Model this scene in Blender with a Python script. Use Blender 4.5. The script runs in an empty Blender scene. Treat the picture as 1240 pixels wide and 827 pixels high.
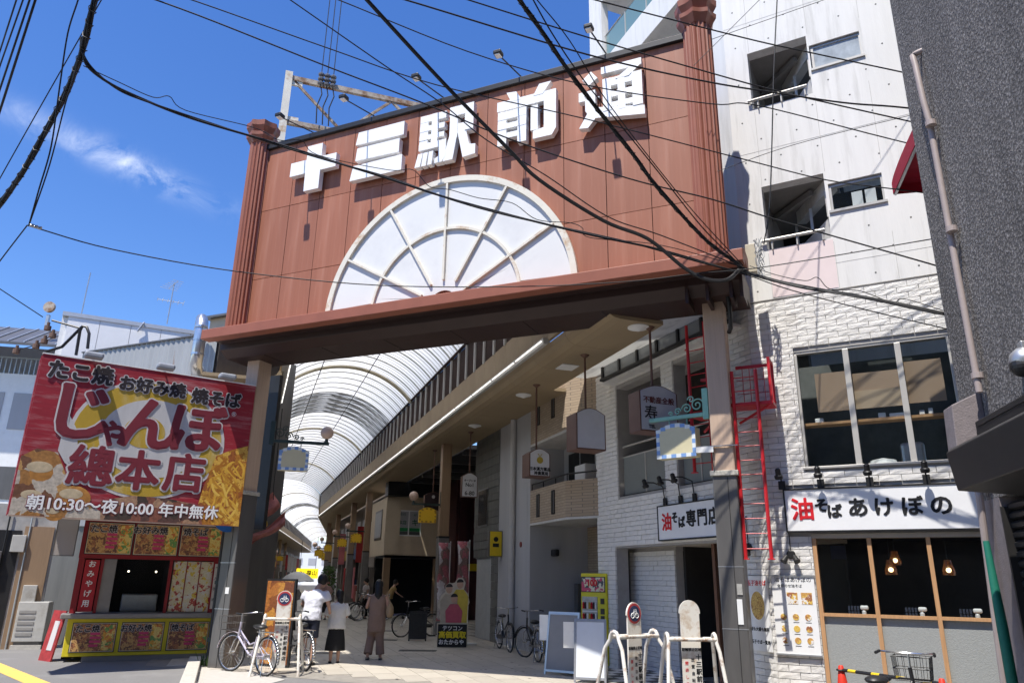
import bpy, bmesh, math, random
from mathutils import Vector, Matrix
random.seed(7)
R = math.radians
S = bpy.context.scene
COL = S.collection

# ---------------------------------------------------------------- camera
CAM_H = 1.68
PITCH, ROLL, FPX, IW, IH = R(17.799), R(0.924), 896.09, 1240.0, 827.0
_fw = Vector((0, math.cos(PITCH), math.sin(PITCH)))
_u0 = Vector((0, -math.sin(PITCH), math.cos(PITCH)))
_r0 = Vector((1, 0, 0))
_rt = math.cos(ROLL) * _r0 + math.sin(ROLL) * _u0
_up = -math.sin(ROLL) * _r0 + math.cos(ROLL) * _u0
CAM = Vector((0, 0, CAM_H))
cd = bpy.data.cameras.new('camera')
cam = bpy.data.objects.new('camera', cd)
COL.objects.link(cam)
m3 = Matrix((_rt, _up, -_fw)).transposed()
cam.matrix_world = Matrix.Translation(CAM) @ m3.to_4x4()
cd.sensor_width = 36.0
cd.lens = FPX / IW * 36.0
cd.clip_start = 0.05
cd.clip_end = 3000
S.camera = cam
S.render.resolution_x, S.render.resolution_y = 1024, 682

# ---------------------------------------------------------------- light
SUN_TRAVEL = Vector((0.538, 0.855, -2.17)).normalized()
sl = bpy.data.lights.new('sun', 'SUN')
sl.energy = 4.9
sl.angle = R(0.53)
sl.color = (1.0, 0.95, 0.87)
so = bpy.data.objects.new('sun', sl)
COL.objects.link(so)
so.rotation_euler = SUN_TRAVEL.to_track_quat('-Z', 'Y').to_euler()
so.location = (-20, -30, 60)

w = bpy.data.worlds.new('World')
S.world = w
w.use_nodes = True
nt = w.node_tree
nt.nodes.clear()
out = nt.nodes.new('ShaderNodeOutputWorld')
bg = nt.nodes.new('ShaderNodeBackground')
sky = nt.nodes.new('ShaderNodeTexSky')
sky.sky_type = 'NISHITA'
sky.sun_disc = False
d = -SUN_TRAVEL
sky.sun_elevation = math.asin(d.z)
sky.sun_rotation = math.atan2(d.x, d.y)
sky.altitude = 0
sky.air_density = 1.15
sky.dust_density = 0.05
sky.ozone_density = 5.0
bg.inputs['Strength'].default_value = 0.142
tc = nt.nodes.new('ShaderNodeTexCoord')
mp = nt.nodes.new('ShaderNodeMapping')
mp.inputs['Location'].default_value = (0.62, 0.37, 0.22)
mp.inputs['Rotation'].default_value = (0.1, R(30), R(10))
mp.inputs['Scale'].default_value = (1.5, 1.5, 4.8)
n1 = nt.nodes.new('ShaderNodeTexNoise')
n1.inputs['Scale'].default_value = 1.9
n1.inputs['Detail'].default_value = 7
n1.inputs['Roughness'].default_value = 0.62
n1.inputs['Distortion'].default_value = 0.35
rp = nt.nodes.new('ShaderNodeValToRGB')
rp.color_ramp.elements[0].position = 0.64
rp.color_ramp.elements[1].position = 0.80
rp.color_ramp.elements[1].color = (0.6, 0.6, 0.6, 1)
mx = nt.nodes.new('ShaderNodeMix')
mx.data_type = 'RGBA'
mx.inputs['B'].default_value = (7.0, 7.3, 7.8, 1)
nt.links.new(tc.outputs['Generated'], mp.inputs['Vector'])
nt.links.new(mp.outputs['Vector'], n1.inputs['Vector'])
nt.links.new(n1.outputs['Fac'], rp.inputs['Fac'])
# one long wisp of cirrus low in the left of the sky
def _dir(x, y): return ((x - IW / 2) * _rt - (y - IH / 2) * _up + FPX * _fw).normalized()
def _n(t, op=None, **k):
    n = nt.nodes.new(t)
    if op: n.operation = op
    return n
cw_ = _n('ShaderNodeVectorMath', 'SUBTRACT'); nt.links.new(tc.outputs['Generated'], cw_.inputs[0])
_c0 = _dir(140, 192); _al = (_dir(250, 246) - _dir(40, 150)).normalized(); _ac = _c0.cross(_al).normalized()
cw_.inputs[1].default_value = _c0
mk = []
for ax, wd_ in ((_al, 0.11), (_ac, 0.014)):
    dt = _n('ShaderNodeVectorMath', 'DOT_PRODUCT'); dt.inputs[1].default_value = ax; nt.links.new(cw_.outputs['Vector'], dt.inputs[0])
    dv = _n('ShaderNodeMath', 'DIVIDE'); dv.inputs[1].default_value = wd_; nt.links.new(dt.outputs['Value'], dv.inputs[0])
    sq = _n('ShaderNodeMath', 'POWER'); sq.inputs[1].default_value = 2; ab = _n('ShaderNodeMath', 'ABSOLUTE'); nt.links.new(dv.outputs[0], ab.inputs[0]); nt.links.new(ab.outputs[0], sq.inputs[0]); mk.append(sq)
sm_ = _n('ShaderNodeMath', 'ADD'); nt.links.new(mk[0].outputs[0], sm_.inputs[0]); nt.links.new(mk[1].outputs[0], sm_.inputs[1])
ng = _n('ShaderNodeMath', 'MULTIPLY'); ng.inputs[1].default_value = -1; nt.links.new(sm_.outputs[0], ng.inputs[0])
ex = _n('ShaderNodeMath', 'EXPONENT'); nt.links.new(ng.outputs[0], ex.inputs[0])
n2 = nt.nodes.new('ShaderNodeTexNoise'); n2.inputs['Scale'].default_value = 16; n2.inputs['Detail'].default_value = 7; n2.inputs['Roughness'].default_value = 0.65; n2.inputs['Distortion'].default_value = 0.6
nt.links.new(tc.outputs['Generated'], n2.inputs['Vector'])
r3 = nt.nodes.new('ShaderNodeMapRange'); r3.inputs['From Min'].default_value = 0.40; r3.inputs['From Max'].default_value = 0.95; nt.links.new(n2.outputs['Fac'], r3.inputs['Value'])
m2 = _n('ShaderNodeMath', 'MULTIPLY'); nt.links.new(ex.outputs[0], m2.inputs[0]); nt.links.new(r3.outputs['Result'], m2.inputs[1])
mxx = _n('ShaderNodeMath', 'MAXIMUM'); nt.links.new(rp.outputs['Color'], mxx.inputs[0]); nt.links.new(m2.outputs[0], mxx.inputs[1])
nt.links.new(mxx.outputs[0], mx.inputs['Factor'])
hs = nt.nodes.new('ShaderNodeHueSaturation')
hs.inputs['Saturation'].default_value = 1.22
hs.inputs['Hue'].default_value = 0.513
nt.links.new(sky.outputs['Color'], hs.inputs['Color'])
nt.links.new(hs.outputs['Color'], mx.inputs['A'])
nt.links.new(mx.outputs['Result'], bg.inputs['Color'])
nt.links.new(bg.outputs['Background'], out.inputs['Surface'])

S.view_settings.view_transform = 'Standard'
S.view_settings.look = 'None'
S.view_settings.exposure = 0.52
S.view_settings.gamma = 1.0
S.view_settings.use_curve_mapping = False
S.render.engine = 'CYCLES'

# ---------------------------------------------------------------- measuring helpers
def ray(x, y):
    return ((x - IW / 2) * _rt - (y - IH / 2) * _up + FPX * _fw).normalized()
def ground(x, y, z=0.0):
    D = ray(x, y)
    return CAM + D * ((z - CAM_H) / D.z)
def on(x, y, depth):
    D = ray(x, y)
    return CAM + D * (depth / D.y)

class Frame:
    """A local survey frame: origin on the ground, turned about z."""
    def __init__(s, o, rot):
        s.o = Vector((o[0], o[1], 0)); s.rot = R(rot)
        s.x = Vector((math.cos(s.rot), math.sin(s.rot), 0))
        s.y = Vector((-math.sin(s.rot), math.cos(s.rot), 0))
    def w(s, x, y, z=0): return s.o + s.x * x + s.y * y + Vector((0, 0, z))
    def loc(s, P):
        v = P - s.o
        return Vector((v.dot(s.x), v.dot(s.y), v.z))
    def xz(s, px, py, d=0):
        D = ray(px, py); t = (d - (CAM - s.o).dot(s.y)) / D.dot(s.y)
        return s.loc(CAM + D * t)
    def yz(s, px, py, d=0):
        D = ray(px, py); t = (d - (CAM - s.o).dot(s.x)) / D.dot(s.x)
        return s.loc(CAM + D * t)
    def g(s, px, py, z=0): return s.loc(ground(px, py, z))
    def mat(s, x=0, y=0, z=0, rz=0):
        return Matrix.Translation(s.w(x, y, z)) @ Matrix.Rotation(s.rot + rz, 4, 'Z')

WORLD = Frame((0, 0), 0)
_L = ground(262, 808)
GATE = Frame(_L, -23.9)                      # x along the gate, y away from the street
ARC = Frame(_L, 18.85)                       # y along the arcade
ARC2 = Frame(ARC.w(2.97, 46), 18.85 - 7.3)   # the arcade after its bend
WF = Frame(ARC.w(7.5, -1.2), 22)             # arcade side of the white building (y along it)
CORY = -5.28
WS = Frame(WF.w(0, CORY), -29.4)             # street side of the white building
KI = Frame(ground(72.7, 802), 27)            # kiosk front
SG = Frame((-5.3, 15.05), 35)                # kiosk banner
GR = Frame(on(1190, 650, 8.2), -13.4)        # grey stucco building (y along its street side)

# ---------------------------------------------------------------- materials
MATS = {}
def nodes(name):
    m = bpy.data.materials.new(name); m.use_nodes = True
    t = m.node_tree; b = t.nodes['Principled BSDF']
    return m, t, b
def M(name, col, rough=0.6, var=0.12, scale=5.0, bump=0.0, bscale=40.0, metal=0.0, dirt=None, dscale=1.2, dlo=0.52, dhi=0.75, rnd=0.0, spec=0.4, coord='Object', stretch=None):
    if name in MATS: return MATS[name]
    m, t, b = nodes(name)
    N, Lk = t.nodes.new, t.links.new
    tc = N('ShaderNodeTexCoord'); v = tc.outputs[coord]
    if stretch:
        mp = N('ShaderNodeMapping'); mp.inputs['Scale'].default_value = stretch
        Lk(v, mp.inputs['Vector']); v = mp.outputs['Vector']
    nz = N('ShaderNodeTexNoise'); nz.inputs['Scale'].default_value = scale; nz.inputs['Detail'].default_value = 6; nz.inputs['Roughness'].default_value = 0.65
    Lk(v, nz.inputs['Vector'])
    cr = N('ShaderNodeValToRGB')
    cr.color_ramp.elements[0].position = 0.3; cr.color_ramp.elements[1].position = 0.7
    cr.color_ramp.elements[0].color = tuple(c * (1 - var) for c in col) + (1,)
    cr.color_ramp.elements[1].color = tuple(min(1, c * (1 + var)) for c in col) + (1,)
    Lk(nz.outputs['Fac'], cr.inputs['Fac'])
    c = cr.outputs['Color']
    if dirt:
        n2 = N('ShaderNodeTexNoise'); n2.inputs['Scale'].default_value = dscale; n2.inputs['Detail'].default_value = 8; n2.inputs['Roughness'].default_value = 0.7
        Lk(v, n2.inputs['Vector'])
        r2 = N('ShaderNodeValToRGB'); r2.color_ramp.elements[0].position = dlo; r2.color_ramp.elements[1].position = dhi
        Lk(n2.outputs['Fac'], r2.inputs['Fac'])
        mx = N('ShaderNodeMix'); mx.data_type = 'RGBA'
        Lk(r2.outputs['Color'], mx.inputs['Factor']); Lk(c, mx.inputs['A']); mx.inputs['B'].default_value = tuple(dirt) + (1,)
        c = mx.outputs['Result']
    if rnd:
        oi = N('ShaderNodeObjectInfo'); ma = N('ShaderNodeMapRange')
        ma.inputs['To Min'].default_value = 1 - rnd; ma.inputs['To Max'].default_value = 1 + rnd
        Lk(oi.outputs['Random'], ma.inputs['Value'])
        mu = N('ShaderNodeMix'); mu.data_type = 'RGBA'; mu.blend_type = 'MULTIPLY'; mu.inputs['Factor'].default_value = 1
        Lk(c, mu.inputs['A']); Lk(ma.outputs['Result'], mu.inputs['B']); c = mu.outputs['Result']
    Lk(c, b.inputs['Base Color'])
    b.inputs['Roughness'].default_value = rough; b.inputs['Metallic'].default_value = metal
    b.inputs['Specular IOR Level'].default_value = spec
    if bump:
        n3 = N('ShaderNodeTexNoise'); n3.inputs['Scale'].default_value = bscale; n3.inputs['Detail'].default_value = 4
        Lk(v, n3.inputs['Vector'])
        bp = N('ShaderNodeBump'); bp.inputs['Strength'].default_value = bump; bp.inputs['Distance'].default_value = 0.02
        Lk(n3.outputs['Fac'], bp.inputs['Height']); Lk(bp.outputs['Normal'], b.inputs['Normal'])
    MATS[name] = m
    return m
def EM(name, col, strength, base=None):
    if name in MATS: return MATS[name]
    m, t, b = nodes(name)
    b.inputs['Base Color'].default_value = tuple(base or col) + (1,)
    b.inputs['Emission Color'].default_value = tuple(col) + (1,)
    b.inputs['Emission Strength'].default_value = strength
    MATS[name] = m
    return m
def GLASS(name, col, rough=0.03, alpha=0.35):
    """Thin pane: glossy coat over a partly see-through tint."""
    if name in MATS: return MATS[name]
    m, t, b = nodes(name)
    N, Lk = t.nodes.new, t.links.new
    tr = N('ShaderNodeBsdfTransparent'); tr.inputs['Color'].default_value = (0.95, 0.97, 0.97, 1)
    mx = N('ShaderNodeMixShader'); fz = N('ShaderNodeLayerWeight'); fp = N('ShaderNodeMath'); fp.operation = 'POWER'; fp.inputs[1].default_value = 4.0; Lk(fz.outputs['Facing'], fp.inputs[0])
    ma = N('ShaderNodeMath'); ma.operation = 'ADD'; ma.use_clamp = True; ma.inputs[1].default_value = alpha
    Lk(fp.outputs[0], ma.inputs[0]); Lk(ma.outputs[0], mx.inputs['Fac'])
    b.inputs['Base Color'].default_value = tuple(col) + (1,); b.inputs['Roughness'].default_value = rough; b.inputs['Specular IOR Level'].default_value = 0.6
    Lk(tr.outputs['BSDF'], mx.inputs[1]); Lk(b.outputs['BSDF'], mx.inputs[2])
    Lk(mx.outputs['Shader'], t.nodes['Material Output'].inputs['Surface'])
    MATS[name] = m
    return m
def SHEET(name, col, trans, dirt=None, dlo=0.5, dhi=0.62, rough=0.5):
    """Translucent plastic roofing."""
    if name in MATS: return MATS[name]
    m, t, b = nodes(name)
    N, Lk = t.nodes.new, t.links.new
    tc = N('ShaderNodeTexCoord'); mp = N('ShaderNodeMapping'); mp.inputs['Scale'].default_value = (1.2, 4.5, 1.2)
    nz = N('ShaderNodeTexNoise'); nz.inputs['Scale'].default_value = 1.3; nz.inputs['Detail'].default_value = 6; nz.inputs['Roughness'].default_value = 0.7
    Lk(tc.outputs['Object'], mp.inputs['Vector']); Lk(mp.outputs['Vector'], nz.inputs['Vector'])
    cr = N('ShaderNodeValToRGB'); cr.color_ramp.elements[0].position = dlo; cr.color_ramp.elements[1].position = dhi
    cr.color_ramp.elements[0].color = tuple(col) + (1,); cr.color_ramp.elements[1].color = tuple(dirt or [c * 0.8 for c in col]) + (1,)
    Lk(nz.outputs['Fac'], cr.inputs['Fac'])
    tl = N('ShaderNodeBsdfTranslucent'); mx = N('ShaderNodeMixShader'); mx.inputs['Fac'].default_value = trans
    Lk(cr.outputs['Color'], tl.inputs['Color']); Lk(cr.outputs['Color'], b.inputs['Base Color']); b.inputs['Roughness'].default_value = rough
    Lk(b.outputs['BSDF'], mx.inputs[1]); Lk(tl.outputs['BSDF'], mx.inputs[2])
    Lk(mx.outputs['Shader'], t.nodes['Material Output'].inputs['Surface'])
    MATS[name] = m
    return m
def PRINT(name, cols, scale=9.0, rough=0.5, kind='VORONOI'):
    """Busy colour print (food photographs, posters) as patches of flat colour."""
    if name in MATS: return MATS[name]
    m, t, b = nodes(name)
    N, Lk = t.nodes.new, t.links.new
    tc = N('ShaderNodeTexCoord'); nz = N('ShaderNodeTexNoise'); nz.inputs['Scale'].default_value = scale * 0.9; nz.inputs['Detail'].default_value = 3
    Lk(tc.outputs['Object'], nz.inputs['Vector'])
    ad = N('ShaderNodeVectorMath'); ad.operation = 'MULTIPLY_ADD'; ad.inputs[1].default_value = (0.22,) * 3
    Lk(nz.outputs['Color'], ad.inputs[0]); Lk(tc.outputs['Object'], ad.inputs[2])
    vo = N('ShaderNodeTexVoronoi'); vo.inputs['Scale'].default_value = scale
    Lk(ad.outputs['Vector'], vo.inputs['Vector'])
    sp = N('ShaderNodeSeparateColor'); Lk(vo.outputs['Color'], sp.inputs['Color'])
    cr = N('ShaderNodeValToRGB'); cr.color_ramp.interpolation = 'CONSTANT'
    e = cr.color_ramp.elements
    for i, c in enumerate(cols):
        k = e[i] if i < 2 else e.new(0.5)
        k.position = i / len(cols); k.color = tuple(c) + (1,)
    Lk(sp.outputs['Red'], cr.inputs['Fac'])
    n2 = N('ShaderNodeTexNoise'); n2.inputs['Scale'].default_value = scale * 4; Lk(tc.outputs['Object'], n2.inputs['Vector'])
    mx = N('ShaderNodeMix'); mx.data_type = 'RGBA'; mx.blend_type = 'OVERLAY'; mx.inputs['Factor'].default_value = 0.6
    Lk(cr.outputs['Color'], mx.inputs['A']); Lk(n2.outputs['Fac'], mx.inputs['B'])
    Lk(mx.outputs['Result'], b.inputs['Base Color']); b.inputs['Roughness'].default_value = rough
    MATS[name] = m
    return m

# ---------------------------------------------------------------- mesh builder
class MB:
    def __init__(s): s.v = []; s.f = []; s.sm = False
    def add(s, vs, fs):
        o = len(s.v); s.v += [tuple(v) for v in vs]; s.f += [tuple(i + o for i in f) for f in fs]; return s
    def box(s, x0, x1, y0, y1, z0, z1):
        return s.add([(x0, y0, z0), (x1, y0, z0), (x1, y1, z0), (x0, y1, z0), (x0, y0, z1), (x1, y0, z1), (x1, y1, z1), (x0, y1, z1)],
                     [(0, 3, 2, 1), (4, 5, 6, 7), (0, 1, 5, 4), (1, 2, 6, 5), (2, 3, 7, 6), (3, 0, 4, 7)])
    def bar(s, a, b, w, h=None, up=(0, 0, 1)):
        """square bar from a to b"""
        h = h or w; a = Vector(a); b = Vector(b); t = (b - a).normalized(); u = Vector(up)
        if abs(t.dot(u)) > 0.98: u = Vector((1, 0, 0))
        sd = t.cross(u).normalized(); u = sd.cross(t)
        vs = [p + sd * (i * w / 2) + u * (j * h / 2) for p in (a, b) for i, j in ((-1, -1), (1, -1), (1, 1), (-1, 1))]
        return s.add(vs, [(0, 1, 2, 3), (7, 6, 5, 4), (0, 4, 5, 1), (1, 5, 6, 2), (2, 6, 7, 3), (3, 7, 4, 0)])
    def tube(s, pts, r, n=8, cap=True, closed=False):
        pts = [Vector(p) for p in pts]; k = len(pts)
        rs = r if isinstance(r, (list, tuple)) else [r] * k
        prev = None; vs = []
        for i, p in enumerate(pts):
            if closed: t = pts[(i + 1) % k] - pts[i - 1]
            else: t = pts[min(i + 1, k - 1)] - pts[max(i - 1, 0)]
            t = t.normalized() if t.length > 1e-9 else Vector((0, 0, 1))
            if prev is None:
                q = Vector((0, 0, 1)) if abs(t.z) < 0.9 else Vector((1, 0, 0))
                prev = t.cross(q).normalized()
            else:
                prev = (prev - t * prev.dot(t))
                prev = prev.normalized() if prev.length > 1e-6 else t.orthogonal().normalized()
            bn = t.cross(prev)
            for j in range(n):
                a = 2 * math.pi * j / n
                vs.append(p + (prev * math.cos(a) + bn * math.sin(a)) * rs[i])
        fs = []
        for i in range(k if closed else k - 1):
            for j in range(n):
                a = i * n + j; b_ = i * n + (j + 1) % n; c = ((i + 1) % k) * n + (j + 1) % n; d_ = ((i + 1) % k) * n + j
                fs.append((a, b_, c, d_))
        if cap and not closed:
            fs.append(tuple(range(n - 1, -1, -1))); fs.append(tuple((k - 1) * n + j for j in range(n)))
        return s.add(vs, fs)
    def loft(s, rings, n=14):
        """rings: (centre, rx, ry[, axis angle]) stacked; elliptical sections in the horizontal-ish plane given by normals"""
        vs = []; fs = []
        for c, rx, ry in rings:
            for j in range(n):
                a = 2 * math.pi * j / n
                vs.append((c[0] + rx * math.cos(a), c[1] + ry * math.sin(a), c[2]))
        for i in range(len(rings) - 1):
            for j in range(n):
                fs.append((i * n + j, i * n + (j + 1) % n, (i + 1) * n + (j + 1) % n, (i + 1) * n + j))
        fs.append(tuple(range(n - 1, -1, -1))); fs.append(tuple((len(rings) - 1) * n + j for j in range(n)))
        return s.add(vs, fs)
    def lathe(s, prof, n=16, c=(0, 0), fl=0, amp=0.0):
        """prof: (r, z) list round a vertical axis; fl flutes of depth amp"""
        vs = []; fs = []
        for r, z in prof:
            for j in range(n):
                a = 2 * math.pi * j / n
                q = r * (1 - amp * abs(math.sin(a * fl / 2))) if fl else r
                vs.append((c[0] + q * math.cos(a), c[1] + q * math.sin(a), z))
        for i in range(len(prof) - 1):
            for j in range(n):
                fs.append((i * n + j, i * n + (j + 1) % n, (i + 1) * n + (j + 1) % n, (i + 1) * n + j))
        fs.append(tuple(range(n - 1, -1, -1))); fs.append(tuple((len(prof) - 1) * n + j for j in range(n)))
        return s.add(vs, fs)
    def prism(s, poly, y0, y1, plane='xz'):
        """poly in the given plane, pushed along the third axis from y0 to y1"""
        def mk(p, d):
            if plane == 'xz': return (p[0], d, p[1])
            if plane == 'yz': return (d, p[0], p[1])
            return (p[0], p[1], d)
        n = len(poly)
        vs = [mk(p, y0) for p in poly] + [mk(p, y1) for p in poly]
        fs = [tuple(range(n)), tuple(range(2 * n - 1, n - 1, -1))]
        fs += [(i, i + n, (i + 1) % n + n, (i + 1) % n) for i in range(n)]
        return s.add(vs, fs)
    def sphere(s, c, r, n=12, m=8, sc=(1, 1, 1)):
        pr = []
        vs = []; fs = []
        for i in range(1, m):
            a = math.pi * i / m
            for j in range(n):
                b_ = 2 * math.pi * j / n
                vs.append((c[0] + r * sc[0] * math.sin(a) * math.cos(b_), c[1] + r * sc[1] * math.sin(a) * math.sin(b_), c[2] - r * sc[2] * math.cos(a)))
        for i in range(m - 2):
            for j in range(n): fs.append((i * n + j, i * n + (j + 1) % n, (i + 1) * n + (j + 1) % n, (i + 1) * n + j))
        k = len(vs); vs += [(c[0], c[1], c[2] - r * sc[2]), (c[0], c[1], c[2] + r * sc[2])]
        for j in range(n): fs.append((k, (j + 1) % n, j)); fs.append((k + 1, (m - 2) * n + j, (m - 2) * n + (j + 1) % n))
        return s.add(vs, fs)
    def disc(s, c, r, y0, y1, n=24, sx=1.0, sz=1.0):
        return s.prism([(c[0] + r * sx * math.cos(2 * math.pi * i / n), c[1] + r * sz * math.sin(2 * math.pi * i / n)) for i in range(n)], y0, y1)
    def mesh(s, name, mat=None, smooth=False):
        me = bpy.data.meshes.new(name); me.from_pydata(s.v, [], s.f); me.update()
        bm = bmesh.new(); bm.from_mesh(me); bmesh.ops.recalc_face_normals(bm, faces=bm.faces); bm.to_mesh(me); bm.free()
        if mat: me.materials.append(mat)
        if smooth:
            for p in me.polygons: p.use_smooth = True
        return me
    def build(s, name, mat, parent=None, mtx=None, smooth=False, bev=0.0, seg=2):
        o = bpy.data.objects.new(name, s.mesh(name, mat, smooth)); COL.objects.link(o)
        place(o, parent, mtx)
        if bev:
            b = o.modifiers.new('bevel', 'BEVEL'); b.width = bev; b.segments = seg; b.limit_method = 'ANGLE'; b.angle_limit = R(40)
        if smooth and not bev: smooth_by_angle(o)
        return o
def smooth_by_angle(o, ang=40):
    me = o.data
    try: me.set_sharp_from_angle(angle=R(ang))
    except Exception: pass
def place(o, parent=None, mtx=None):
    if parent is not None:
        o.parent = parent
        if mtx is not None: o.matrix_local = mtx
    elif mtx is not None: o.matrix_world = mtx
def tag(o, label, cat, group=None, kind=None):
    if label: o['label'] = label
    if cat: o['category'] = cat
    if group: o['group'] = group
    if kind: o['kind'] = kind
    return o
def thing(name, label, cat, mtx, group=None):
    o = bpy.data.objects.new(name, None); COL.objects.link(o)
    o.empty_display_size = 0.2; o.matrix_world = mtx
    return tag(o, label, cat, group)
def struct(name, mb, mat, mtx=None):
    o = mb.build(name, mat, None, mtx); o['kind'] = 'structure'; return o
def inst(mesh, name, parent, mtx):
    o = bpy.data.objects.new(name, mesh); COL.objects.link(o); place(o, parent, mtx); return o
def box(name, mat, parent, x0, x1, y0, y1, z0, z1, bev=0.0, mtx=None):
    return MB().box(x0, x1, y0, y1, z0, z1).build(name, mat, parent, mtx, bev=bev)
def T(x=0, y=0, z=0, rz=0, rx=0, ry=0):
    return Matrix.Translation((x, y, z)) @ Matrix.Rotation(rz, 4, 'Z') @ Matrix.Rotation(ry, 4, 'Y') @ Matrix.Rotation(rx, 4, 'X')
def copy_thing(root, mtx, label=None, group=None):
    c = root.copy(); COL.objects.link(c); c.parent = None; c.matrix_world = mtx
    if label: c['label'] = label
    if group: c['group'] = group
    for ch in list(root.children):
        k = ch.copy(); COL.objects.link(k); k.parent = c
        for g in list(ch.children):
            q = g.copy(); COL.objects.link(q); q.parent = k
    return c
TMP = bpy.data.scenes.new('text_workspace')
FACE = Matrix.Rotation(math.pi / 2, 4, 'X')       # text lying in xy -> standing, read from -y
def text(body, size, mat, parent, mtx, ext=0.004, bold=0.0, align='CENTER', name='lettering', shear=0.0, sx=1.0, spacing=1.0):
    cu = bpy.data.curves.new('t', 'FONT'); cu.body = body; cu.size = size; cu.extrude = ext
    cu.align_x = align; cu.align_y = 'CENTER'; cu.shear = shear; cu.space_character = spacing; cu.resolution_u = 3
    ob = bpy.data.objects.new('t', cu); TMP.collection.objects.link(ob)
    TMP.view_layers[0].update(); dg = TMP.view_layers[0].depsgraph
    me = bpy.data.meshes.new_from_object(ob.evaluated_get(dg))
    bpy.data.objects.remove(ob); bpy.data.curves.remove(cu)
    if bold:      # heavier strokes: the glyph repeated round a small circle, each copy a hair deeper
        vs = [v.co.copy() for v in me.vertices]; fs = [tuple(p.vertices) for p in me.polygons]
        bpy.data.meshes.remove(me); mb = MB(); nb = 8 if bold < 0.03 else 14
        for i in range(nb):
            a = 2 * math.pi * i / nb
            mb.add([(v.x + bold * math.cos(a), v.y + bold * math.sin(a), v.z - i * 0.00025) for v in vs], fs)
        mb.add([(v.x, v.y, v.z + 0.0003) for v in vs], fs)
        me = bpy.data.meshes.new(name); me.from_pydata(mb.v, [], mb.f); me.update()
    me.name = name; me.materials.clear(); me.materials.append(mat)
    o = bpy.data.objects.new(name, me); COL.objects.link(o)
    place(o, parent, mtx @ FACE @ Matrix.Diagonal((sx, 1, 1, 1)))
    return o
def vtext(body, size, mat, parent, x, y, z, step=None, **k):
    """vertical Japanese lettering, top character at z"""
    step = step or size * 1.05
    for i, ch in enumerate(body):
        text(ch, size, mat, parent, T(x, y, z - i * step), **k)
def arcpts(cx, cz, r, a0, a1, n): return [(cx + r * math.cos(R(a0 + (a1 - a0) * i / n)), cz + r * math.sin(R(a0 + (a1 - a0) * i / n))) for i in range(n + 1)]
# ---------------------------------------------------------------- shared materials
m_white = M('white_paint', (0.78, 0.78, 0.76), 0.5, 0.05, dirt=(0.55, 0.52, 0.47), dscale=2.5, dlo=0.58, dhi=0.85)
m_letter = M('letter_white', (0.86, 0.86, 0.85), 0.45, 0.03)
m_black = M('black_paint', (0.018, 0.018, 0.019), 0.45, 0.2)
m_ink = M('black_ink', (0.012, 0.012, 0.013), 0.6, 0.05)
m_redink = M('red_ink', (0.62, 0.012, 0.02), 0.5, 0.05)
m_whiteink = M('white_ink', (0.82, 0.82, 0.80), 0.5, 0.03)
m_cable = M('cable_rubber', (0.014, 0.014, 0.015), 0.55, 0.2)
m_steel = M('galvanised_steel', (0.46, 0.47, 0.48), 0.38, 0.12, metal=0.7)
m_dksteel = M('dark_brushed_steel', (0.13, 0.125, 0.12), 0.36, 0.16, scale=3, metal=0.25, stretch=(1, 1, 0.15), dirt=(0.16, 0.15, 0.14), dscale=2)
m_beigepost = M('beige_cladding', (0.52, 0.38, 0.28), 0.5, 0.08, stretch=(6, 6, 0.3))
m_terra = M('terracotta_panel', (0.315, 0.116, 0.064), 0.55, 0.09, scale=2.2, dirt=(0.40, 0.18, 0.115), dscale=1.9, dlo=0.5, dhi=0.78, rnd=0.06, stretch=(3.0, 1.5, 0.16))
m_terra2 = M('terracotta_trim', (0.29, 0.100, 0.060), 0.5, 0.08, scale=3)
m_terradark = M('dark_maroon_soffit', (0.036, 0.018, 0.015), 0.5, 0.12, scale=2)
m_rust = M('rusty_steel', (0.46, 0.40, 0.33), 0.7, 0.15, scale=4, dirt=(0.19, 0.085, 0.03), dscale=3.5, dlo=0.42, dhi=0.62)
m_rustwhite = M('rust_spotted_white', (0.72, 0.68, 0.58), 0.5, 0.06, scale=4, dirt=(0.42, 0.22, 0.07), dscale=2.6, dlo=0.53, dhi=0.70)
m_fan = M('fan_pane_white', (0.74, 0.74, 0.72), 0.3, 0.03, scale=1.5, dirt=(0.60, 0.60, 0.60), dscale=0.9, dlo=0.5, dhi=0.85)
m_conc = M('fair_faced_concrete', (0.76, 0.75, 0.73), 0.75, 0.06, scale=1.6, dirt=(0.52, 0.51, 0.485), dscale=1.5, dlo=0.52, dhi=0.74, bump=0.15, bscale=30, stretch=(2.4, 2.4, 0.22))
m_red = M('red_ladder_paint', (0.50, 0.018, 0.025), 0.42, 0.12, scale=6)
m_yellow = M('yellow_paint', (0.72, 0.52, 0.02), 0.45, 0.08)
m_glassdark = GLASS('dark_shop_glass', (0.02, 0.022, 0.025), 0.02, 0.06)
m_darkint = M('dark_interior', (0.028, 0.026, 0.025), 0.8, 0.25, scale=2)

# ---------------------------------------------------------------- the gate over the arcade mouth
gate = thing('arcade_gate', 'wide terracotta entrance gate with raised white lettering and a white fan window', 'gate', GATE.mat())
PD = -0.75     # face of the panels
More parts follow.
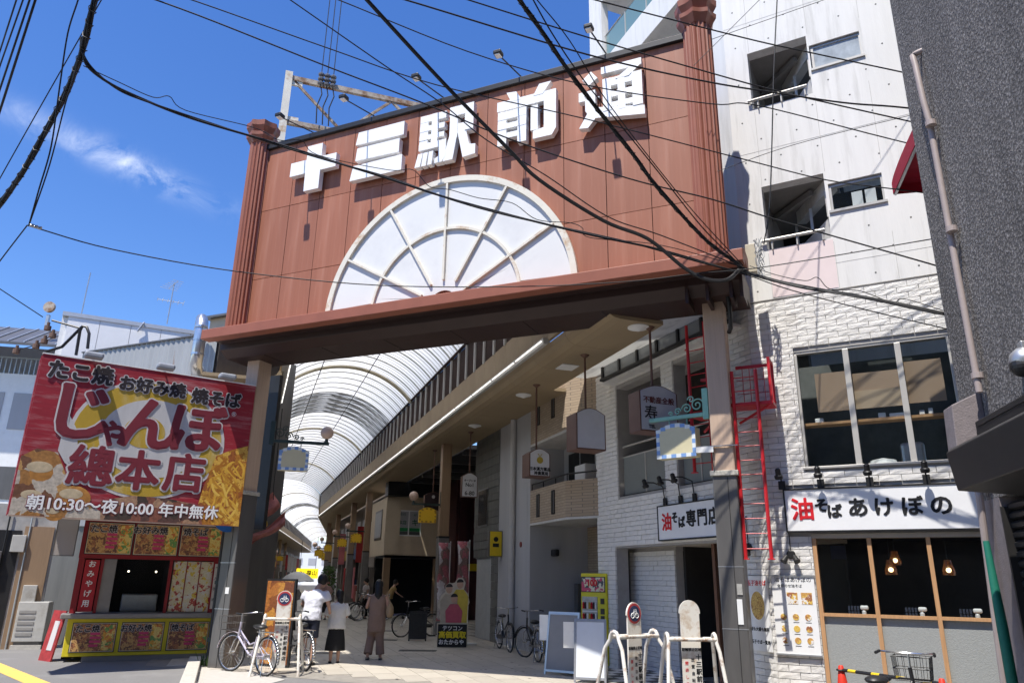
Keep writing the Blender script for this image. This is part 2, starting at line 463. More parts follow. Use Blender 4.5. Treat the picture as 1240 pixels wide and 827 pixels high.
# posts
for s0, s1 in ((-0.10, 0.26), (9.46, 9.82)):
    p = MB().box(s0, s1, -0.14, 0.28, -0.02, 3.25).build('post', m_dksteel, gate, bev=0.015)
    MB().box(s0 + 0.015, s1 - 0.015, -0.125, 0.265, 3.25, 6.06).build('post_cladding', m_beigepost, p, bev=0.02)
    MB().box(s0 - 0.03, s1 + 0.03, -0.17, 0.31, 3.22, 3.30).build('ring', M('weathered_band', (0.42, 0.40, 0.35), 0.7, 0.4, scale=25), p, bev=0.01)
    MB().box(s0 + 0.22, s0 + 0.228, -0.146, -0.12, 0, 3.2).build('seam', m_black, p)
    for hz in (1.05, 1.9):
        MB().box(s0 - 0.003, s1 + 0.003, -0.143, -0.1, hz, hz + 0.012).build('seam', m_steel, p)
# ledge (closed profile pushed along the gate)
prof = [(-1.10, 6.27), (-1.10, 6.47), (-0.72, 6.62), (-0.30, 6.62), (-0.30, 6.40), (-0.86, 6.40), (-0.86, 6.27)]
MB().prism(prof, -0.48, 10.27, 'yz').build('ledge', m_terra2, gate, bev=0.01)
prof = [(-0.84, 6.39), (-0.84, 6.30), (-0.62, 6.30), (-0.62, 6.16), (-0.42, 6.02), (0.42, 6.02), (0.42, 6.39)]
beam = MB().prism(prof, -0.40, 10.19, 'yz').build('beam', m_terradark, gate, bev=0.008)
for i in range(7):
    s = 0.6 + i * 1.45
    MB().box(s, s + 0.008, -0.40, 0.40, 6.012, 6.03).build('joint', m_black, beam)
for s in (9.3, 9.62, 9.98, 10.14):
    MB().box(s, s + 0.05, -0.62, -0.1, 5.88, 6.25).build('bracket', m_terradark, gate)
MB().tube([(9.92, -0.35, 6.2), (9.92, -0.2, 5.75), (9.9, -0.12, 5.55), (9.86, -0.05, 5.5)], 0.035, 8).build('drain_hose', m_black, gate, smooth=True)
# body behind the panels, cap
MB().box(0.30, 9.70, PD + 0.05, -0.25, 6.45, 10.66).build('body', m_terradark, gate)
MB().box(0.02, 9.93, PD - 0.07, -0.15, 10.70, 10.82).build('cap', m_black, gate, bev=0.01)
# panels, each with its own joint
S0, PW = 0.36, 0.7733
rows = [(6.60, 7.58), (7.58, 9.18), (9.18, 10.70)]
for z0, z1 in rows:
    me = None
    for i in range(12):
        a = S0 + i * PW
        if me is None: me = MB().box(0.006, PW - 0.006, 0, 0.045, 0.006, z1 - z0 - 0.006).mesh('panel', m_terra)
        inst(me, 'panel', gate, T(a, PD + random.uniform(-0.002, 0.002), z0))
# fluted corner columns
for s in (0.13, 9.80):
    c = MB().lathe([(0.245, 6.5), (0.245, 10.85)], 96, (s, PD - 0.02), fl=20, amp=0.12).build('fluted_column', m_terra2, gate)
    for (z0, z1, z2, r0, r1) in ((10.83, 10.98, 11.06, 0.25, 0.34), (11.06, 11.22, 11.34, 0.27, 0.36)):
        MB().lathe([(r0, z0), (r1, z1), (r1 * 1.02, z2), (r1 * 0.8, z2 + 0.005)], 64, (s, PD - 0.02), fl=8, amp=0.13).build('capital', m_terra2, c)
    MB().lathe([(0.22, 11.3), (0.02, 11.42)], 24, (s, PD - 0.02)).build('finial', m_terra2, c)
# fan window
FC, FZ, FR = 5.0, 6.36, 2.57
fan = thing('x', None, None, T()); fan.name = 'fan_window'; fan.parent = gate
def ringseg(r0, r1, a0, a1, y0, y1, n):
    po = arcpts(FC, FZ, r1, a0, a1, n); pi = arcpts(FC, FZ, r0, a0, a1, n)
    mb = MB()
    for i in range(n):
        mb.prism([pi[i], po[i], po[i + 1], pi[i + 1]], y0, y1)
    return mb
a_lo = 5.5
for k, (a0, a1) in enumerate([(a_lo, 30), (30, 60), (60, 90), (90, 120), (120, 150), (150, 180 - a_lo)]):
    for r0, r1 in ((1.55, 2.50), (0.12, 1.50)):
        lo = max(a0, math.degrees(math.asin(min(1, 0.26 / max(r0, 0.4))))) if k == 0 else a0
        hi = min(a1, 180 - math.degrees(math.asin(min(1, 0.26 / max(r0, 0.4))))) if k == 5 else a1
        po = arcpts(FC, FZ, r1, a0, a1, 10); pi = arcpts(FC, FZ, max(r0, 0.3), lo, hi, 10)
        MB().prism(po + pi[::-1], PD - 0.045, PD - 0.02).build('pane', m_fan, fan)
ringseg(2.48, 2.59, 4, 176, PD - 0.10, PD - 0.01, 48).build('outer_arch', m_rustwhite, fan)
ringseg(1.50, 1.55, 8, 172, PD - 0.09, PD - 0.01, 32).build('inner_arch', m_rustwhite, fan)
for a in (30, 60, 90, 120, 150):
    ca, sa = math.cos(R(a)), math.sin(R(a))
    MB().bar((FC + ca * 0.5, PD - 0.065, FZ + sa * 0.5), (FC + ca * 2.5, PD - 0.065, FZ + sa * 2.5), 0.042, 0.065, up=(0, 1, 0)).build('spoke', m_rustwhite, fan)
# raised characters
def strokes(x0, z0, w, h, polys, label):
    mb = MB()
    for i, p in enumerate(polys):
        if len(p) == 4 and not isinstance(p[0], tuple):
            a, b, c, d_ = p; p = [(a, c), (b, c), (b, d_), (a, d_)]
        q = [(x0 + (u * 0.94 + 0.03) * w, z0 - 0.07 + (v * 0.94 + 0.03) * h) for u, v in p]
        mb.prism(q, PD - 0.18 - (i % 7) * 0.0022, PD - 0.06)
    o = mb.build('character', m_letter, gate)
    o['label'] = label
    for u in (0.3, 0.7):
        MB().bar((x0 + u * w, PD, z0 + h * 0.5), (x0 + u * w, PD - 0.08, z0 + h * 0.5), 0.03).build('stud', m_steel, o)
strokes(1.14, 9.36, 1.28, 1.14, [(0.02, 1.0, 0.40, 0.70), (0.36, 0.68, 0.0, 1.0)], 'raised white character shaped like a plus')
strokes(2.74, 9.34, 1.30, 1.18, [[(0.06, 0.74), (1.0, 0.72), (1.0, 1.0), (0.10, 1.0)], [(0.08, 0.40), (0.93, 0.38), (0.93, 0.66), (0.1, 0.66)], [(0.0, 0.0), (1.0, 0.0), (1.0, 0.31), (0.05, 0.30)]], 'raised white character of three stacked bars')
strokes(4.26, 9.30, 1.40, 1.24, [(0.06, 0.20, 0.34, 0.97), (0.06, 0.50, 0.84, 0.97), (0.06, 0.48, 0.66, 0.76), (0.06, 0.48, 0.49, 0.58), (0.26, 0.37, 0.34, 0.97), (0.06, 0.52, 0.30, 0.42), [(0.40, 0.40), (0.52, 0.42), (0.52, 0.10), (0.46, 0.0), (0.34, 0.0), (0.34, 0.08), (0.40, 0.12)],
    [(0.0, 0.0), (0.09, 0.0), (0.13, 0.25), (0.05, 0.25)], [(0.115, 0.0), (0.19, 0.0), (0.22, 0.25), (0.14, 0.25)], [(0.22, 0.0), (0.29, 0.0), (0.31, 0.25), (0.235, 0.25)],
    (0.56, 0.95, 0.82, 1.0), (0.57, 0.70, 0.4, 1.0), [(0.57, 0.45), (0.70, 0.45), (0.64, 0.0), (0.48, 0.0)], (0.82, 0.96, 0.5, 1.0), (0.57, 0.96, 0.48, 0.66), [(0.70, 0.50), (0.84, 0.50), (0.90, 0.22), (1.0, 0.20), (1.0, 0.02), (0.80, 0.0)]], 'raised white character meaning station')
strokes(6.02, 9.34, 1.26, 1.22, [(0.0, 1.0, 0.66, 0.84), [(0.16, 0.99), (0.33, 0.97), (0.42, 0.80), (0.24, 0.80)], [(0.62, 0.80), (0.72, 1.0), (0.92, 1.0), (0.78, 0.80)],
    (0.02, 0.17, 0.0, 0.62), (0.36, 0.51, 0.0, 0.62), (0.02, 0.51, 0.48, 0.63), (0.02, 0.51, 0.30, 0.40), (0.02, 0.51, 0.13, 0.23), (0.58, 0.70, 0.16, 0.62), [(0.80, 0.66), (1.0, 0.66), (1.0, 0.12), (0.93, 0.0), (0.62, 0.0), (0.62, 0.14), (0.80, 0.17)]], 'raised white character meaning front')
strokes(7.64, 9.30, 1.26, 1.26, [[(0.06, 0.86), (0.20, 0.98), (0.30, 0.84), (0.16, 0.74)], [(0.0, 0.64), (0.26, 0.64), (0.26, 0.30), (0.16, 0.20), (0.10, 0.30), (0.10, 0.48), (0.0, 0.48)], [(0.0, 0.02), (0.14, 0.0), (0.26, 0.14), (1.0, 0.02), (1.0, 0.17), (0.28, 0.32), (0.14, 0.26)],
    (0.36, 0.98, 0.88, 1.0), [(0.82, 0.90), (0.98, 0.90), (0.78, 0.74), (0.58, 0.74)], (0.38, 0.51, 0.22, 0.78), (0.83, 0.98, 0.20, 0.78), (0.38, 0.98, 0.64, 0.78), (0.38, 0.98, 0.44, 0.54), (0.38, 0.98, 0.26, 0.35), (0.61, 0.72, 0.20, 0.78)], 'raised white character meaning street')

# floodlights on arms along the top of the gate
fl = None
for i, (s, e, dz) in enumerate([(1.52, 0.98, -0.18), (3.10, 0.98, -0.14), (4.75, 0.95, 0.02), (6.45, 1.0, -0.05), (8.15, 1.08, -0.12)]):
    mt = GATE.mat(s, PD, 10.82)
    if fl is None:
        fl = thing('floodlight', 'small black floodlight on a thin arm along the top edge of the gate', 'floodlight', mt, 'floodlights along the gate top')
        MB().tube([(0, 0.25, -0.02), (0, 0.2, 0.12), (0, -e, dz)], 0.014, 6).build('arm', m_black, fl)
        MB().box(-0.075, 0.075, -e - 0.11, -e + 0.05, dz - 0.03, dz + 0.05).build('lamp_head', m_black, fl, bev=0.02)
        MB().box(-0.05, 0.05, -e - 0.09, -e + 0.03, dz - 0.045, dz - 0.031).build('lens', M('lamp_lens', (0.75, 0.75, 0.7), 0.2), fl)
        MB().box(-0.05, 0.05, 0.2, 0.3, -0.02, 0.015).build('foot', m_black, fl)
    else: copy_thing(fl, mt)

# steel frame standing behind the gate, carrying the power line drop
tr = thing('steel_truss', 'white and rusty steel lattice frame standing behind the gate', 'truss', ARC.mat(0, 0.6, 0))
a = ARC.xz(350, 92, 0.6); b_ = ARC.xz(505, 128, 0.6); c = ARC.xz(352, 149, 0.6)
zt, zb, x0, x1 = a.z, c.z, a.x, a.x + 4.6
MB().box(x0 - 0.09, x0 + 0.09, -0.09, 0.09, 8.6, zt + 0.08).build('upright', m_rustwhite, tr)
MB().box(x0 + 4.7, x0 + 4.88, -0.09, 0.09, 8.6, zt + 0.08).build('upright', m_rustwhite, tr)
MB().box(x0 + 0.09, x0 + 4.7, -0.05, 0.05, zt - 0.13, zt).build('beam', m_rust, tr)
MB().box(x0 + 0.09, x0 + 4.7, -0.05, 0.05, zb - 0.06, zb + 0.06).build('beam', m_rust, tr)
for u0, u1 in ((0.15, 1.4), (2.6, 1.5), (2.65, 3.9), (4.65, 3.95)):
    MB().bar((x0 + u0, 0, zt - 0.13), (x0 + u1, 0, zb + 0.06), 0.06).build('brace', m_rust, tr)
MB().box(x0 + 0.09, x0 + 0.35, -0.03, 0.03, zt - 0.26, zt - 0.131).build('gusset', m_rustwhite, tr)
MB().box(x0 + 0.09, x0 + 0.35, -0.03, 0.03, zb + 0.061, zb + 0.16).build('gusset', m_rustwhite, tr)
for k in range(3):
    xx = x0 + 0.78 + k * 0.15
    ins = thing('insulator_string', 'dark insulator string hanging power wires at the steel frame', 'insulator', ARC.mat(xx, 0.52, zt - 0.1), 'insulators on the steel frame')
    for q in range(3):
        MB().lathe([(0.02, -0.02), (0.075, 0.0), (0.08, 0.04), (0.03, 0.09)], 10).build('disc', M('porcelain', (0.16, 0.16, 0.17), 0.3), ins, T(0, -0.06, -0.05 + q * 0.13))
    MB().tube([(0, -0.06, 0.3), (0, -0.06, 0.6), (0, -0.06, 6.5)], 0.012, 5).build('wire', m_cable, ins)
    MB().tube([(0, -0.06, -0.05), (0.06, -0.08, -0.35), (-0.03, -0.06, -0.7), (0.0, -0.05, -1.2)], 0.016, 5).build('lead', m_cable, ins, smooth=True)
# ---------------------------------------------------------------- ground
m_asph = M('asphalt', (0.19, 0.185, 0.18), 0.85, 0.22, scale=60, dirt=(0.25, 0.245, 0.235), dscale=0.9, bump=0.35, bscale=160)
m_tile = M('pavement_tile', (0.46, 0.42, 0.355), 0.55, 0.06, scale=2.0, dirt=(0.25, 0.225, 0.19), dscale=1.1, dlo=0.5, dhi=0.8, rnd=0.08)
m_grout = M('pavement_grout', (0.26, 0.24, 0.21), 0.85, 0.15)
m_curb = M('kerb_stone', (0.50, 0.47, 0.41), 0.8, 0.12, scale=14, bump=0.2)
struct('street', MB().add([(-300, -60, 0), (300, -60, 0), (300, 400, 0), (-300, 400, 0)], [(0, 1, 2, 3)]), m_asph)
gx = GATE.x
def gate_y(x, d=0.0):
    """arcade y of the line parallel to the gate at depth d, at arcade x"""
    return -x * 0.924 + d / 0.734
pav = MB().add([(-1.3, gate_y(-1.3, -0.45), 0.004), (10.5, gate_y(10.5, -0.45), 0.004), (12, 30, 0.004), (9.5, 47, 0.004), (-1.3, 47, 0.004)], [(0, 1, 2, 3, 4)])
pav = struct('arcade_pavement', pav, m_grout, ARC.mat())
pav2 = struct('far_arcade_pavement', MB().box(-4.3, 5.5, -0.6, 120, -0.2, 0.002), m_tile, ARC2.mat())
TW, TL = 0.40, 0.80
tm = MB().box(0.004, TW - 0.004, 0.004, TL - 0.004, -0.004, 0.006).mesh('tile', m_tile)
tiles = []
for i in range(-3, 23):
    for j in range(-16, 58):
        x, y = i * TW + 0.29, j * TL + (0.4 if i % 2 else 0)
        if y < gate_y(x, -0.43) + 0.02 or x > 7.0 + max(0, (19 - abs(y - 13.5) * 3)) * 0.1: continue
        if y > 45.5: continue
        tiles.append((ARC.w(x, y).length, x, y))
tiles.sort()
vis = [t for t in tiles if t[0] > 12]
far = MB()
for k, (dd, x, y) in enumerate(tiles):
    if dd > 10.5 and k < 300: inst(tm, 'tile', pav, T(x, y, 0.006 + random.uniform(-0.001, 0.001)))
    else: far.box(x + 0.004, x + TW - 0.004, y + 0.004, y + TL - 0.004, 0.002, 0.0115)
far.build('distant_tiles', m_tile, pav)['kind'] = 'stuff'
gum = MB()
for k in range(260):
    x, y = random.uniform(0, 7), random.uniform(-6, 14)
    if y < gate_y(x, -0.3): continue
    rr = random.uniform(0.012, 0.04); gum.add([(x + rr * math.cos(a * 1.047) * random.uniform(.7, 1.2), y + rr * math.sin(a * 1.047) * random.uniform(.7, 1.2), 0.0165) for a in range(6)], [(0, 1, 2, 3, 4, 5)])
gum.build('gum_spots', M('gum_spot', (0.10, 0.09, 0.08), 0.8), pav)['kind'] = 'stuff'
m_grate = M('drain_cover', (0.06, 0.06, 0.058), 0.5, 0.2, scale=30)
for px, py, ww in ((506, 788, 0.9), (466, 775, 0.7), (470, 764, 0.6), (396, 791, 0.6)):
    p = ARC.g(px, py)
    tag(box('drain_cover', m_grate, None, -ww / 2, ww / 2, -0.2, 0.2, 0.0, 0.0165, mtx=ARC.mat(p.x, p.y, 0, R(-18))), 'flat dark drain cover set into the pale arcade paving', 'drain cover', 'drain covers in the paving')
kb = thing('kerb', 'pale stone kerb edging the arcade paving beside the kiosk', 'kerb', WORLD.mat())
ka, kb2 = ground(236, 802), ground(205, 900)
nk = 5
for i in range(nk):
    p, q = ka.lerp(kb2, i / nk), ka.lerp(kb2, (i + 1) / nk - 0.004)
    MB().bar((p.x, p.y, 0.05), (q.x, q.y, 0.05), 0.22, 0.14).build('kerb_stone', m_curb, kb, bev=0.012)
# low paved apron between kerb and post
ap = [ground(243, 803), ground(300, 812), ground(345, 823), ground(300, 835), ground(226, 850)]
m_apron = M('apron_concrete', (0.46, 0.44, 0.40), 0.85, 0.1, scale=9, bump=0.2, bscale=90)
struct('pavement_apron', MB().add([(p.x, p.y, 0.008) for p in ap], [(0, 1, 2, 3, 4)]), m_apron)
# yellow road line on the left
la, lb = ground(-60, 783), ground(72, 838)
ld = (lb - la).normalized(); ln = Vector((-ld.y, ld.x, 0)) * 0.16
m_rline = M('road_line_yellow', (0.75, 0.50, 0.12), 0.7, 0.12, scale=18, dirt=(0.3, 0.26, 0.2), dscale=6, dlo=0.55, dhi=0.8)
struct('road_marking', MB().add([tuple(la - ln + Vector((0, 0, 0.004))), tuple(lb - ln + Vector((0, 0, 0.004))), tuple(lb + ln + Vector((0, 0, 0.004))), tuple(la + ln + Vector((0, 0, 0.004)))], [(0, 1, 2, 3)]), m_rline)
wd = thing('weed_tuft', 'small tuft of green weeds growing at the kerb by the gate post', 'weed', WORLD.mat(*ground(250, 806).xy))
m_weed = M('weed_green', (0.07, 0.13, 0.03), 0.7, 0.3)
for i in range(34):
    a = random.uniform(0, 6.28); l = random.uniform(0.12, 0.34); ox, oy = random.uniform(-.12, .12), random.uniform(-.25, .2)
    dx, dy = math.cos(a) * l * 0.5, math.sin(a) * l * 0.5
    px_, py_ = -math.sin(a) * 0.012, math.cos(a) * 0.012
    MB().add([(ox - px_, oy - py_, 0), (ox + px_, oy + py_, 0), (ox + dx * .6 + px_, oy + dy * .6 + py_, l * .7), (ox + dx, oy + dy, l), (ox + dx * .6 - px_, oy + dy * .6 - py_, l * .7)], [(0, 1, 2, 3, 4)]).build('leaf', m_weed, wd)

# ---------------------------------------------------------------- arcade roof
m_sheet = SHEET('roof_sheet', (0.93, 0.92, 0.89), 0.88, (0.84, 0.82, 0.77), 0.46, 0.75)
m_sheetdirty = SHEET('roof_sheet_sooty', (0.80, 0.80, 0.78), 0.8, (0.10, 0.10, 0.10), 0.46, 0.56)
m_rib = SHEET('roof_rib', (0.62, 0.61, 0.57), 0.5)
m_ribw = SHEET('roof_rib_cream', (0.66, 0.60, 0.46), 0.35)
m_frieze = M('frieze_brown', (0.045, 0.030, 0.027), 0.9, 0.1, spec=0.1)
m_fascia = M('fascia_beige', (0.34, 0.26, 0.165), 0.7, 0.07, scale=2, rnd=0.05)
m_soffit = M('soffit_beige', (0.32, 0.245, 0.15), 0.75, 0.06, scale=1.2, rnd=0.03)
m_tubeh = M('light_housing', (0.46, 0.45, 0.43), 0.5, 0.05)
m_tubee = EM('strip_light', (1.0, 0.97, 0.92), 1.1)
HW, ZS, ZC = 2.40, 7.95, 9.07
_rise = ZC - ZS
RR = (HW * HW + _rise * _rise) / (2 * _rise)
A0 = math.asin(HW / RR)
def arch(a, dr=0.0): return ((RR + dr) * math.sin(a), ZC - RR + (RR + dr) * math.cos(a))
def arch_strip(x_min, y0, y1, d0, d1, n=20):
    """curved strip of the vault for x >= x_min; d0, d1 radial offsets"""
    a_lo = -A0 if x_min <= -HW else math.asin(max(-1, min(1, x_min / RR)))
    if a_lo > A0 - 0.02: return None
    mb = MB(); vs = []; n = max(4, int(n * (A0 - a_lo) / (2 * A0)))
    for i in range(n + 1):
        a = a_lo + (A0 - a_lo) * i / n
        for y, d in ((y0, d0), (y1, d0), (y1, d1), (y0, d1)):
            x, z = arch(a, d); vs.append((x, y, z))
    fs = []
    for i in range(n):
        for k in range(4): fs.append((i * 4 + k, i * 4 + (k + 1) % 4, i * 4 + 4 + (k + 1) % 4, i * 4 + 4 + k))
    fs += [(0, 1, 2, 3), (n * 4 + 3, n * 4 + 2, n * 4 + 1, n * 4)]
    return mb.add(vs, fs)
PIT = 0.85
XC = 3.10
def side_meshes(sg):
    q = {}
    q['frieze'] = MB().box(*sorted((sg * 2.42, sg * 2.47)), 0.03, PIT - 0.03, 6.97, 7.94).mesh('frieze_panel', m_frieze)
    q['mull'] = MB().box(*sorted((sg * 2.37, sg * 2.46)), -0.035, 0.035, 6.93, 7.98).mesh('frieze_rib', m_tubeh)
    q['fascia'] = MB().prism([(sg * 2.40, 6.95), (sg * 2.48, 6.96), (sg * 2.56, 6.31), (sg * 2.47, 6.30)], 0.004, PIT - 0.004).mesh('fascia_panel', m_fascia)
    q['house'] = MB().prism([(sg * 2.36, 6.34), (sg * 2.50, 6.32), (sg * 2.52, 6.22), (sg * 2.38, 6.21)], 0.0, PIT * 2 - 0.01).mesh('light_housing', m_tubeh)
    q['tube'] = MB().tube([(sg * 2.345, 0.06, 6.275), (sg * 2.345, PIT * 2 - 0.08, 6.275)], 0.013, 8).mesh('light_tube', m_tubee)
    return q
def soffit_profile(sg, xo):
    p = [(2.47, 6.20)]
    for i in range(7):
        a = R(180 + 90 * i / 6)
        p.append((2.47 + 0.34 + 0.34 * math.cos(a) * 1.0, 6.28 - 0.34 + 0.0 - 0.0 + 0.30 + 0.34 * math.sin(a)))
    p = [(2.47, 6.22), (2.50, 6.12), (2.57, 6.03), (2.68, 5.975), (2.82, 5.955), (xo, 5.95), (xo, 6.03), (2.84, 6.035), (2.72, 6.06), (2.62, 6.12), (2.57, 6.22)]
    return [(sg * x, z) for x, z in p]
roof = thing('arcade_roof', 'arched translucent white arcade roof on ribs with beige eaves and light strips', 'roof', ARC.mat(XC, 0))
def roof_run(root, y_start, y_end, pit, skew, dirty):
    ns = {}
    for sg in (-1, 1): ns[sg] = side_meshes(sg)
    full = {}
    k = 0; y = y_start
    ys = pit / PIT
    while y < y_end - 0.01:
        xm = -9
        if skew:
            # the gate cuts the vault on the skew: keep only what lies behind it
            xm = (0.68 + 0.25 - y - pit) / 0.924 - XC
        isd = dirty(y)
        key = (isd, max(xm, -HW - 1) if xm > -HW else -9)
        if xm > -HW:
            mb = arch_strip(xm, 0.0, pit - 0.05, 0.0, 0.012)
            if mb: mb.build('roof_panel', m_sheet, root, T(0, y + 0.025, 0))
            mb = arch_strip(xm, -0.035, 0.035, -0.03, 0.02)
            if mb: mb.build('rib', m_rib, root, T(0, y, 0))
        else:
            if 'p%d' % isd not in full: full['p%d' % isd] = arch_strip(-9, 0.0, PIT - 0.05, 0.0, 0.012, 26).mesh('roof_panel', m_sheetdirty if isd else m_sheet)
            if 'r' not in full: full['r'] = arch_strip(-9, -0.035, 0.035, -0.03, 0.02, 26).mesh('rib', m_rib)
            if 'R' not in full: full['R'] = arch_strip(-9, -0.15, 0.15, -0.06, -0.001, 26).mesh('main_rib', m_ribw)
            inst(full['p%d' % isd], 'roof_panel', root, T(0, y + 0.025, 0) @ Matrix.Diagonal((1, ys, 1, 1)))
            inst(full['r'], 'rib', root, T(0, y, 0))
            if 's' not in full: full['s'] = arch_strip(-9, -0.011, 0.011, -0.012, -0.001, 26).mesh('glazing_bar', m_rib)
            for q_ in (0.33, 0.67): inst(full['s'], 'glazing_bar', root, T(0, y + pit * q_, 0))
            if abs((y - 10.65) / 12.75 - round((y - 10.65) / 12.75)) * 12.75 < pit * 0.5 and y > 2: inst(full['R'], 'main_rib', root, T(0, y, 0))
        for sg in (-1, 1):
            lim = (0.68 - y) / 0.924 - XC if skew else -9
            if sg * HW > lim:
                q = ns[sg]; D = Matrix.Diagonal((1, ys, 1, 1))
                inst(q['frieze'], 'frieze_panel', root, T(0, y, 0) @ D)
                inst(q['mull'], 'frieze_rib', root, T(0, y, 0))
                inst(q['fascia'], 'fascia_panel', root, T(0, y, 0) @ D)
                if k % 2 == 0:
                    inst(q['house'], 'light_housing', root, T(0, y, 0) @ D)
                    inst(q['tube'], 'light_tube', root, T(0, y, 0) @ D)
        k += 1; y += pit
    return y
roof_run(roof, -4.70, 46, PIT, True, lambda y: 14.0 < y < 18.6)
# eaves soffits as long panels
ysf = -5.55; k = 0
while ysf < 46:
    ln_ = 1.70
    xo = 3.95
    if ysf < -1.4: xo = 3.62
    MB().prism(soffit_profile(1, xo), 0.004, ln_ - 0.004).build('soffit_panel', m_soffit, roof, T(0, ysf, 0))
    if ysf > -0.2:
        MB().prism(soffit_profile(-1, 4.2), 0.004, ln_ - 0.004).build('soffit_panel', m_soffit, roof, T(0, ysf, 0))
    ysf += ln_
for a in (-0.33, 0.24):
    x, z = arch(a, -0.075)
    MB().tube([(x, gate_y(x + XC, 0.7), z), (x, 46, z)], 0.016, 6).build('purlin', m_frieze, roof)
for sg in (-1, 1):
    MB().tube([(sg * 2.38, gate_y(XC + sg * 2.4, 0.6) + 0.3, 7.97), (sg * 2.38, 46, 7.97)], 0.05, 6).build('spring_rail', m_frieze, roof)
# light wells in the soffit
for px, py in ((773, 396), (634, 478), (575, 515)):
    D = ray(px, py); P = ARC.loc(CAM + D * ((5.95 - CAM_H) / D.z))
    MB().lathe([(0.19, 5.948), (0.19, 5.93), (0.13, 5.915), (0.05, 5.88), (0.02, 5.87)], 20, (P.x - XC, P.y)).build('ceiling_speaker', m_white, roof)
D = ray(687, 444); P = ARC.loc(CAM + D * ((5.95 - CAM_H) / D.z))
MB().box(P.x - XC - 0.19, P.x - XC + 0.19, P.y - 0.2, P.y + 0.2, 5.925, 5.949).build('ceiling_vent', m_white, roof, bev=0.01)
roof2 = thing('arcade_roof', 'far stretch of the arched arcade roof beyond the bend', 'roof', ARC2.mat(0, 0))
roof_run(roof2, 0.3, 92, PIT * 2.4, False, lambda y: 20 < y < 24 or 40 < y < 44)
for sg in (-1, 1):
    for q in range(9):
        MB().prism(soffit_profile(sg, 4.3), 0.004, 10.19).build('soffit_panel', m_soffit, roof2, T(0, 0.3 + q * 10.2, 0))

# ---------------------------------------------------------------- arcade columns
m_colbrown = M('column_brown', (0.30, 0.20, 0.12), 0.5, 0.1, stretch=(4, 4, 0.4))
m_colgrey = M('column_grey', (0.20, 0.19, 0.18), 0.4, 0.1, metal=0.3)
colm = None
for x, y, lab in ((6.25, 7.85, 'brown and grey arcade column next to the curved slate building'), (6.2, 24.2, 'brown and grey arcade column at the far end of the cream building'), (6.2, 30.3, None), (6.35, 39.8, None), (-0.35, 7.85, None), (-0.35, 24.2, None), (-0.35, 30.3, None), (-0.35, 39.8, None)):
    mt = ARC.mat(x, y)
    l2 = lab or ('slim brown and grey column under the right eave deep in the arcade' if x > 3 else 'slim brown and grey column under the left eave of the arcade')
    g = None if lab else ('columns under the right eave' if x > 3 else 'columns under the left eave')
    if colm is None:
        colm = thing('arcade_column', l2, 'column', mt)
        MB().box(-0.17, 0.17, -0.17, 0.17, 0, 2.95).build('shaft', m_colgrey, colm, bev=0.015)
        MB().box(-0.155, 0.155, -0.155, 0.155, 2.95, 5.95).build('upper_shaft', m_colbrown, colm, bev=0.015)
        MB().box(-0.18, 0.18, -0.18, 0.18, 2.91, 2.97).build('band', m_black, colm)
    else: copy_thing(colm, mt, l2, g)
for i in range(6):
    for sx, lb_ in ((-3.45, 'left'), (3.25, 'right')):
        c = copy_thing(colm, ARC2.mat(sx, 4 + i * 8.2), 'slim brown column on the %s side of the arcade beyond the bend' % lb_, 'columns beyond the bend, ' + lb_)

# ---------------------------------------------------------------- bracket signs with globe lamps
m_globe = M('lamp_globe', (0.62, 0.45, 0.36), 0.35, 0.03)
m_verd = M('verdigris_iron', (0.24, 0.47, 0.38), 0.6, 0.15, scale=9)
m_dkiron = M('dark_green_iron', (0.03, 0.05, 0.045), 0.5, 0.2)
m_signcream = M('sign_cream', (0.62, 0.56, 0.36), 0.5, 0.04)
m_signyel = M('sign_yellow', (0.78, 0.48, 0.02), 0.5, 0.05)
m_check1 = M('check_white', (0.70, 0.74, 0.74), 0.5, 0.03)
m_check2 = M('check_blue', (0.20, 0.34, 0.62), 0.5, 0.05)
def scroll_pts(c, r, turns, sgn, n=26):
    return [(c[0] + sgn * r * (1 - i / n * 0.85) * math.cos(i / n * turns * 6.283), 0, c[1] + r * (1 - i / n * 0.85) * math.sin(i / n * turns * 6.283)) for i in range(n + 1)]
